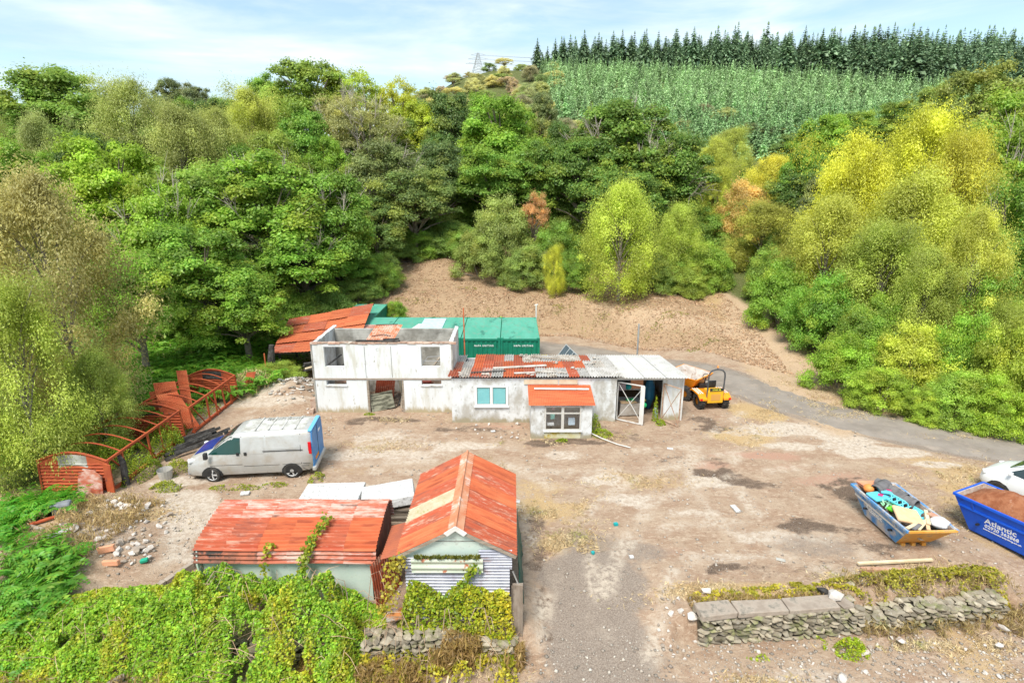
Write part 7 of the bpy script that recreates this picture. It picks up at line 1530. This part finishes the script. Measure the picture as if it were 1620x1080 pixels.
for sg in (-1,1):
    w_ = MB(); xe = EX0 if sg < 0 else EX1; w_.beam((sx_(xe)-sg*.02,sy_(GY0-.01),EZ-.05),(sx_(RX),sy_(GY0-.01),RZ_-.05),.02,.08); w_.build('barge_board', WOOD, gs)
# tarpaulin and post beside it
V=[];F=[]
for i in range(13):
    for j in range(9):
        y = 12.35+2.3*i/12; v=j/8; x=.16+.10*v+.07*math.sin(i*1.3+j*.9)*v; z=1.72*(1-v)+.32*v*(1 if i else 1)+.1*math.sin(i*.8)*v; V.append((x,y,z))
for i in range(12):
    for j in range(8): k=i*9+j; F.append((k,k+1,k+10,k+9))
w_ = MB(); w_.add(V,F); o = w_.build('tarpaulin', TARP, smooth=True); tag(o, 'dark green tarpaulin hanging down the right side of the gabled shed', 'tarpaulin'); md=o.modifiers.new('thick','SOLIDIFY'); md.thickness=.01
w_ = MB(); w_.rock((.16,14.6,1.95),(.16,.2,.1),k=3); o = w_.build('white_lump', FOAM); tag(o, 'small white lump caught on the right eave of the gabled shed', 'lump')
w_ = MB(); w_.box((.14,11.93,.35),(.26,.10,1.85),0,jit=.008); w_.box((.0,11.93,.3),(.03,.12,1.8),tint=.6); o = w_.build('gate_post', mat('split_grey_post',(.22,.17,.13),(.34,.28,.23),2,.9,bump=.5,bsc=22,c3=(.06,.05,.04),s3=3,stretch=(2,2,.4))); tag(o, 'split grey wooden gatepost at the end of the left stone wall', 'post')
w_ = MB(); w_.beam((.02,12.0,1.6),(.18,11.95,1.2),.025); o = w_.build('strap', STEEL); tag(o, 'thin grey strap between the shed corner and the gatepost', 'strap')
# barrel-roofed shed
bs = thing('barrel_shed', 'low shed with curved rust-red corrugated roof and pale green boards', 'shed', (-5.9, 14.0, 0))
prof = [(12.72,1.27),(12.80,1.64),(13.05,1.76),(13.45,1.86),(13.95,1.95),(14.40,2.0),(14.62,1.97),(14.85,1.78),(15.0,1.45),(15.05,1.2)]
prof = [(p[0]-14.0, p[1]) for p in prof]
cum=[0]
for a,b in zip(prof[:-1],prof[1:]): cum.append(cum[-1]+math.hypot(b[0]-a[0],b[1]-a[1]))
def pr_at(s):
    for i in range(len(cum)-1):
        if cum[i] <= s <= cum[i+1]+1e-9:
            t=(s-cum[i])/(cum[i+1]-cum[i]); a=prof[i]; b=prof[i+1]; d=(b[0]-a[0],b[1]-a[1]); l=math.hypot(*d); n_=(-d[1]/l,d[0]/l); return (a[0]+d[0]*t,a[1]+d[1]*t,n_)
    return (prof[-1][0],prof[-1][1],(0,1))
XB = [-2.42,-1.62,-.78,.02,.72,1.5,2.32]
def curvesheet(x0,x1,s0,s1,mat_,lift=0.0,per=.115,amp=.032,tint=1):
    w_=MB(); n=int((s1-s0)/per*6); V=[];F=[]; nx=5
    for i in range(n+1):
        s=s0+(s1-s0)*i/n; y,z,n_=pr_at(s); a=amp*math.sin(2*math.pi*s/per)+lift
        for k in range(nx+1): x=x0+(x1-x0)*k/nx; xx=x + (.14*(x/2.4)*0) ; V.append((xx, y+n_[0]*a, z+n_[1]*a+.01*math.sin(x*2.1+s)))
    for i in range(n):
        for k in range(nx): q=i*(nx+1)+k; F.append((q,q+1,q+nx+2,q+nx+1))
    w_.add(V,F,tint); return w_.build('roof_sheet', mat_, bs)
tot=cum[-1]; s_lip=cum[1]; s_mid=cum[3]
BLKRUST = mat('tarred_rusty_iron',(.26,.10,.06),(.16,.09,.07),2.2,.75,bump=.15,bsc=40,c3=(.42,.14,.08),s3=1.8,t3=.52,w3=.1,c4=(.05,.045,.04),s4=1.5,t4=.56)
for i,(a,b) in enumerate(zip(XB[:-1],XB[1:])):
    curvesheet(a,b+.03,0,s_lip+.02,BLKRUST if i<2 else RUSTPALE,.004*(i%2)); curvesheet(a,b+.03,s_lip-.03,s_mid+.45,[RUST,RUST,RUSTO,RUSTO,RUST,RUSTO][i],.010+.006*(i%2)); curvesheet(a,b+.03,s_mid+.40,tot,RUSTPALE,.022+.006*(i%2))
w_=MB(); n=len(prof)
w_.prism([(p[0],p[1]-.03) for p in prof]+[(1.0,-.1),(-1.1,-.1)], XB[-1]-.10, XB[-1]-.06, 'x'); w_.build('right_end_wall', mat('dark_red_end',(.30,.1,.06),(.2,.09,.06),2,.85,bump=.3,c3=(.35,.24,.18),s3=2.4,stretch=(1,4,.5)), bs)
w_=MB(); w_.prism([(p[0],p[1]-.03) for p in prof]+[(1.0,-.1),(-1.1,-.1)], XB[0]+.06, XB[0]+.10, 'x'); w_.build('left_end_wall', BOARD, bs)
w_=MB(); w_.bx(XB[0]+.15,XB[-1]-.15,-1.12,-1.07,-.2,1.3); w_.build('front_wall', BOARD, bs)
# narrow lean-to sheets between the sheds
t=thing('corrugated_sheet','rusty corrugated sheet with a torn hole bridging the gap between the two front sheds','metal sheet',(-3.2,13.4,0)); w_=MB(); w_.corr((-.22,-.75,1.45),(0,1,0),(1,.0,.28),1.5,.5,.1,.016,3,1,wob=.01); w_.build('sheet', mat('rust_brown_sheet',(.4,.12,.06),(.32,.1,.06),2,.8), t)
t=thing('corrugated_sheet','rusty sheet standing on edge in the gap between the two front sheds','metal sheet',(-3.35,12.9,0),R(70)); w_=MB(); w_.corr((-.5,0,0),(1,0,0),(0,.1,1),1.2,1.4,.1,.016,3); w_.build('sheet', RUST, t)
w_=MB(); w_.box((-2.95,12.05,.28),(.5,.4,.03),R(15)); o=w_.build('metal_sheet_scrap', mat('grey_rust_scrap',(.4,.36,.32),(.34,.3,.27),3,.7,c3=(.5,.2,.07),s3=3,t3=.5)); o.rotation_euler=(R(0),0,0); tag(o,'small square metal scrap lying on the wall between the sheds','metal scrap')
w_=MB(); w_.box((-8.75,12.75,.32),(.5,.4,.55),R(25),jit=.03); w_.box((-8.75,12.5,.35),(.36,.03,.4),R(25),tint=.3); o=w_.build('old_appliance', BLACK, bevel=.02); tag(o,'dark broken box at the left end of the barrel-roofed shed','box')
w_=MB(); 
for k in range(9): a=Vector((-8.6+random.uniform(-.5,.3),12.9+random.uniform(-.3,.3),.25)); w_.beam(a,a+Vector((random.uniform(-.5,.5),random.uniform(-.3,.3),random.uniform(-.1,.4))),.05,.02,random.uniform(.7,1.3))
o=w_.build('twig_bundle', WOOD); tag(o,'bundle of broken laths at the left end of the barrel-roofed shed','laths')
# mattresses / white slabs
for (c,d,rz,tl,lab) in (((-5.95,16.75,.92),(1.95,1.15,.18),2,(0,0),'flat white slab lying behind the barrel-roofed shed'),((-4.05,16.55,1.0),(1.7,1.35,.30),13,(-5,-4),'thick tilted white slab between the two front sheds')):
    w_=MB(); w_.box((0,0,0),d,jit=.02); o=w_.build('white_slab', FOAM, bevel=.03); o.location=c; o.rotation_euler=(R(tl[0]),R(tl[1]),R(rz)); tag(o,lab,'slab')
for (x0,lab) in ((-5.95,'stack of pale boards under the flat white slab'),(-4.0,'stack of pale boards under the tilted white slab')):
    w_=MB()
    for k in range(8): w_.box((x0+random.uniform(-.05,.05),16.6+random.uniform(-.05,.05),.06+.1*k),(1.6,1.05,.07),random.uniform(-.05,.05),random.uniform(.7,1.1))
    o=w_.build('board_stack', WOOD); tag(o,lab,'boards')
# low block kerb left of the barrel shed
w_=MB()
for k in range(9): p=Vector((-9.75,12.9,.0)).lerp(Vector((-8.9,15.1,0)),k/8); w_.box((p.x,p.y,gz(p.x,p.y)+.08),(.14,.27,.24),R(-21),random.uniform(.85,1.15),jit=.01)
o=w_.build('block_kerb', CONC); tag(o,'low kerb of concrete blocks running up to the barrel-roofed shed','kerb')

# ================================================================ stone walls
def stone_wall(p0, p1, th, z0, z1, label, name='stone_wall', cap=None, seed=1, ragged=.1, curve=0):
    random.seed(seed); p0=Vector(p0); p1=Vector(p1); L_=(p1-p0).length; d=(p1-p0)/L_; n_=Vector((-d.y,d.x)); t=thing(name,label,'stone wall',(p0.x,p0.y,0),math.atan2(d.y,d.x))
    w_=MB(); s=0
    z=z0
    while z < z1:
        h=random.uniform(.09,.16); s=random.uniform(-.1,0)
        while s < L_:
            l=random.uniform(.12,.38); top = z1 + ragged*(vn(s*1.3, seed*3.3)-.6)*1.4
            if z+h*.5 < top:
                for y in (0, th): w_.rock((s+l/2, y+random.uniform(-.03,.03)+curve*math.sin(math.pi*s/L_), z+h/2), (l*1.12, .26, h*1.25), rz=random.uniform(-.15,.15)+random.choice((0,math.pi)), tint=random.uniform(.55,1.35), tilt=.15)
            s+=l*.95
        z+=h*.92
    s=0
    while s < L_:
        l=random.uniform(.15,.35); top = z1 + ragged*(vn(s*1.3, seed*3.3)-.6)*1.4
        for q in range(3): w_.rock((s+l/2, th*(q+.4)/3+curve*math.sin(math.pi*s/L_), top-.05), (l*1.2,.24,.14), tint=random.uniform(.7,1.25), tilt=.2)
        s+=l
    w_.build('stonework', STONE, t)
    w_=MB(); m=14
    for k in range(m): a=k/m*L_; w_.bx(a,a+L_/m+.01,.06+curve*math.sin(math.pi*(a)/L_),th-.1+curve*math.sin(math.pi*a/L_),z0-.3,z1-.3,1)
    w_.build('core', mat('dark_joints',(.07,.06,.04),(.12,.1,.07),5,.95), t); return t
lw=stone_wall((-4.75,11.45),(-.02,11.6),.42,-.72,.0,'left dry stone wall half buried in brambles below the sheds',seed=3,ragged=.25)
stone_wall((-14.5,11.3),(-5.0,11.45),.42,-.72,-.05,'far left stretch of dry stone wall under the brambles',seed=5,ragged=.3)
rw=stone_wall((4.85,12.0),(9.05,12.38),.4,-.72,.17,'right dry stone wall topped by a concrete slab',seed=7,ragged=.05)
w_=MB()
w_.box((.42,.2,.24),(.95,.50,.14),R(3),.95,jit=.02); w_.box((1.6,.18,.24),(1.35,.48,.14),R(-.6),1.0,jit=.015); w_.box((2.98,.18,.235),(1.38,.47,.14),R(.4),.96,jit=.018); w_.box((3.9,.2,.22),(.35,.4,.1),R(14),.9,jit=.03)
w_.build('concrete_coping', CONC, rw, bevel=.02)
stone_wall((9.3,12.5),(13.25,12.93),.34,-.72,.04,'right dry stone wall farther along, uncapped and tumbling, with weeds on top',seed=9,ragged=.45,curve=-.15)
# loose boulders
random.seed(15); BL=[]
for (px,py,s,z,lab,m) in ((1322,938,.42,.3,'pale angular boulder on the end of the concrete coping',RUBB),(1302,930,.34,.25,'dark boulder beside the pale one on the concrete coping',CHAR),(1347,921,.32,.1,'yellowish lichened boulder on the right stone wall',STONE),(1363,915,.36,.1,'pale pinkish boulder behind the lichened one',RUBB),(1117,930,.3,.1,'rounded pale boulder at the left end of the right stone wall',RUBB),(1092,993,.38,-.5,'boulder fallen at the left foot of the right stone wall',RUBB),(1075,985,.2,-.5,'small pale stone by the drive left of the right wall',RUBB),(1060,985,.2,-.5,'small pale stone at the drive edge, outermost of the group',RUBB),(1368,1028,.3,-.55,'upright pale stone on the ground below the gap in the right wall',RUBB),(1332,1068,.32,-.55,'flat white stone near the bottom edge of the photo',RUBB),(1587,987,.3,-.5,'upright white stone right of the tumbling wall',RUBB),(1582,1016,.22,-.5,'flat white stone below the upright one at the right',RUBB),(150,968,.4,.0,'pale stone block in the gap of the left brambles',RUBB),(1120,975,.25,-.4,'small squarish stone under the left end of the coping',RUBB),(1425,1008,.25,-.5,'pale stone at the foot of the tumbling wall',RUBB),(760,1050,.16,-.6,'small grey stone at the lane edge',RUBB)):
    w_=MB(); w_.rock((0,0,0),(s,s*random.uniform(.6,.9),s*random.uniform(.5,.8)),k=random.randrange(12)); o=w_.build('boulder' if s>.28 else 'stone', m); x,y=PT(px,py+6,z); o.location=(x,y,max(z,gz(x,y))+s*.15); tag(o,lab,'boulder' if s>.28 else 'stone')
# earth bank patch lower left: pale outcrop
w_=MB()
for _ in range(26): w_.rock((-9.2+random.gauss(0,.35),10.35+random.gauss(0,.3),-.62+random.uniform(0,.25)),(random.uniform(.15,.6),random.uniform(.15,.4),random.uniform(.1,.3)))
o=w_.build('rock_outcrop', CONC); tag(o,'pale crumbly rock patch showing through the brambles at the bottom left','rock')

# timber beams and small litter
for (a,b,w0,h0,z,m,lab,n_) in (((1357,891),(1475,885),.09,.07,.1,WOODP,'pale sawn plank lying on top of the right wall bank','plank'),((1362,902),(1582,899),.14,.14,.1,WOODR,'long reddish beam lying behind the right wall','beam')):
    p=PT(*a,z); q=PT(*b,z); w_=MB(); w_.beam((p[0],p[1],gz(*p)+.1),(q[0],q[1],gz(*q)+.1),w0,h0); o=w_.build(n_,m,bevel=.008); tag(o,lab,n_)
for (px,py,d,rz,m,n_,lab) in ((1163,806,(.17,.42,.07),8,FOAM,'white_block','white oblong block lying in the middle of the yard'),(974,831,(.12,.10,.09),20,TEAL,'teal_scrap','teal scrap on the ground above the gravel drive'),(938,876,(.10,.09,.08),40,TEAL,'teal_scrap','small teal scrap near the top of the gravel drive'),(999,882,(.14,.1,.06),10,FOAM,'white_scrap','white scrap at the right of the gravel drive'),(1235,886,(.26,.12,.03),-25,GRIME,'grey_offcut','thin grey offcut on the dirt above the right wall'),(1212,935,(.2,.1,.03),30,FOAM,'white_offcut','white chip on the weeds behind the right wall'),(1060,710,(.25,.12,.04),-20,FOAM,'white_offcut','white offcut in front of the store'),(780,683,(.2,.12,.05),15,FOAM,'white_scrap','white scrap in front of the long building window'),(1243,498,(.9,.35,.08),-10,FOAM,'white_board','pale board dropped on the bank right of the lone birch'),(388,782,(.3,.2,.08),10,FOAM,'white_scrap','white scrap on the concrete below the van')):
    x,y=PT(px,py, .8 if py<520 else 0); w_=MB(); w_.box((0,0,0),d,R(rz),jit=min(d)*.15); o=w_.build(n_,m,bevel=.01); o.location=(x,y,gz(x,y)+d[2]/2+.01); tag(o,lab,n_.split('_')[1])
w_=MB(); p=PT(713,1060,-.6); w_.beam((p[0],p[1]+.35,-.58),(p[0]-.05,p[1]-.4,-.58),.045,.03); o=w_.build('stick',WOODP); tag(o,'pale stick lying on the lane at the bottom edge','stick')
# rubble heap: individual chunks
random.seed(40); protos=[]
for k in range(6): w_=MB(); w_.rock((0,0,0),(1,random.uniform(.6,1),random.uniform(.45,.8)),k=k,rz=0,tint=1,tilt=0); protos.append(w_)
pm=[]
for k in range(6):
    o=protos[k].build('rubble_chunk', RUBB if k%3 else CONC); pm.append(o.data); bpy.data.objects.remove(o)
def chunk(x,y,s,lab,grp,i):
    o=bpy.data.objects.new('rubble_chunk', pm[i%6]); link(o); o.location=(x,y,gz(x,y)+s*.2); o.scale=(s,s*random.uniform(.7,1),s); o.rotation_euler=(random.uniform(-.5,.5),random.uniform(-.5,.5),random.uniform(0,6.28)); tag(o,lab,'rubble',grp)
for i in range(120):
    L0=random.choice([(200,800,38,16),(200,800,30,14),(115,850,50,28),(200,885,50,16),(215,875,30,20),(90,890,30,8),(170,840,70,30),(240,820,30,30)]); a=random.uniform(0,6.28); r=math.sqrt(random.random()); px,py=L0[0]+L0[2]*r*math.cos(a),L0[1]+L0[3]*r*math.sin(a); x,y=PT(px,py,.3); chunk(x,y,random.uniform(.08,.30)*random.uniform(.7,1.3),'pale chunk of broken concrete in the rubble heap at the left','rubble heap chunks',i)
for i in range(34):
    px,py=random.uniform(430,500),random.uniform(600,660); x,y=PT(px,py,0); chunk(x,y,random.uniform(.08,.25),'pale chunk in the debris left of the roofless building','debris chunks by the building',i)
for i in range(26):
    px,py=random.uniform(1040,1110),random.uniform(960,1050); x,y=PT(px,py,-.6); chunk(x,y,random.uniform(.06,.16),'small pale stone at the left foot of the right wall','stones at the wall foot',i)
for i in range(60):
    px,py=random.uniform(1110,1600),random.uniform(1000,1075); x,y=PT(px,py,-.6); chunk(x,y,random.uniform(.05,.16),'small pale stone scattered on the lane side below the right wall','stones below the right wall',i)
for i in range(20):
    px,py=random.uniform(720,835),random.uniform(670,695); x,y=PT(px,py,0); chunk(x,y,random.uniform(.06,.2),'pale lump in the earth along the foot of the long building','lumps along the long building',i)
for (px,py,d,rz,m,n_,lab) in ((103,820,(.5,.35,.35),20,mat('grey_sack',(.16,.17,.19),(.22,.23,.25),3,.6),'grey_sack','dark grey sack on the rubble heap'),(172,886,(.45,.1,.2),10,CORAL,'ridge_tile','upper terracotta tile on the rubble heap'),(178,900,(.5,.12,.16),-6,CORAL,'ridge_tile','lower terracotta tile on the rubble heap'),(229,890,(.2,.14,.1),15,mat('green_turquoise',(.02,.35,.22),None,3,.5),'green_scrap','turquoise green scrap on the rubble heap'),(60,848,(.9,.1,.1),-25,WOOD,'timber','brown timber sticking out of the left of the rubble heap'),(70,838,(.7,.1,.08),30,RUSTF,'rusty_bar','rusty bar crossing the timber on the rubble heap'),(100,858,(.7,.22,.06),35,FOAM,'white_board','long white board on the left of the rubble heap')):
    x,y=PT(px,py,.3); w_=MB(); w_.box((0,0,0),d,R(rz),jit=min(d)*.12); o=w_.build(n_,m,bevel=min(d)*.2); o.location=(x,y,gz(x,y)+d[2]*.4+.05); o.rotation_euler=(0,R(-8),0); tag(o,lab,n_.split('_')[-1])
w_=MB()
for k in range(7): a=k/6; w_.beam((-9.9+1.3*a,12.35,.05),(-9.85+1.3*a,12.3,.45),.02)
w_.beam((-9.95,12.32,.45),(-8.55,12.3,.5),.03); w_.beam((-9.95,12.35,.08),(-8.55,12.35,.1),.03); o=w_.build('rusty_grille', RUSTF); tag(o,'rusty grille standing at the left end of the barrel-roofed shed','grille')
# bare bramble stems arching over
random.seed(60)
for i in range(16):
    x=random.uniform(-8,-3.3) if i<11 else random.uniform(-2.6,-.3); y=12.3 if i<11 else 11.7; h=random.uniform(.9,1.6) if i<11 else random.uniform(.5,.9); dx=random.uniform(-.9,.9)
    w_=MB(); w_.tube([(x,y,0),(x+dx*.3,y+.05,h*.85),(x+dx*.7,y-.1,h),(x+dx,y-.35,h*.7)],[.012,.01,.008,.004],4,cap=False); o=w_.build('bramble_stem', mat('bare_stem',(.42,.28,.2),(.5,.38,.28),3,.8) if i==0 else bpy.data.materials['bare_stem']); tag(o,'bare arching bramble stem over the thicket before the sheds','stem','bare bramble stems')

# ================================================================ pylon on the skyline
pY=262; pX=XAT(757,pY,50); zb=gz(pX,pY); zt=ZAT(84,pY); hp=zt-zb
pt_=thing('pylon','grey lattice electricity pylon on the skyline left of the spruces','pylon',(pX,pY,zb)); w_=MB(); b_=2.6
def lev(f): return b_*(1-f)**1.15*.9+.35
for sx0 in (-1,1):
    for sy0 in (-1,1):
        for k in range(8):
            f0,f1=k/8,(k+1)/8; w_.beam((sx0*lev(f0),sy0*lev(f0),hp*f0),(sx0*lev(f1),sy0*lev(f1),hp*f1),.14)
for k in range(8):
    f0,f1=k/8,(k+1)/8
    for s0 in (-1,1): w_.beam((-lev(f0),s0*lev(f0),hp*f0),(lev(f1),s0*lev(f1),hp*f1),.09); w_.beam((lev(f0),s0*lev(f0),hp*f0),(-lev(f1),s0*lev(f1),hp*f1),.09)
w_.build('tower', STEEL, pt_)
for (f,l) in ((.52,5.2),(.72,4.2),(.9,3.0)):
    w_=MB(); z=hp*f; w_.beam((-l,0,z),(0,0,z+.9),.1); w_.beam((l,0,z),(0,0,z+.9),.1); w_.beam((-l,0,z),(l,0,z),.1); w_.build('cross_arm', STEEL, pt_)
WIRE=mat('cable',(.25,.25,.27),None,3,.5,usetint=False)
for (f,l) in ((.52,5.2),(.72,4.2),(.9,3.0)):
    for s0 in (-1,1):
        a=Vector((pX+s0*l,pY,zb+hp*f)); b=Vector((pX+170,pY+70+s0*l,zb+hp*f+12)); pts=[a.lerp(b,t/12)-Vector((0,0,5*4*(t/12)*(1-t/12)*.4)) for t in range(13)]
        w_=MB(); w_.tube(pts,.035,4); o=w_.build('power_line',WIRE); tag(o,'thin power line running right from the pylon','cable','power lines')
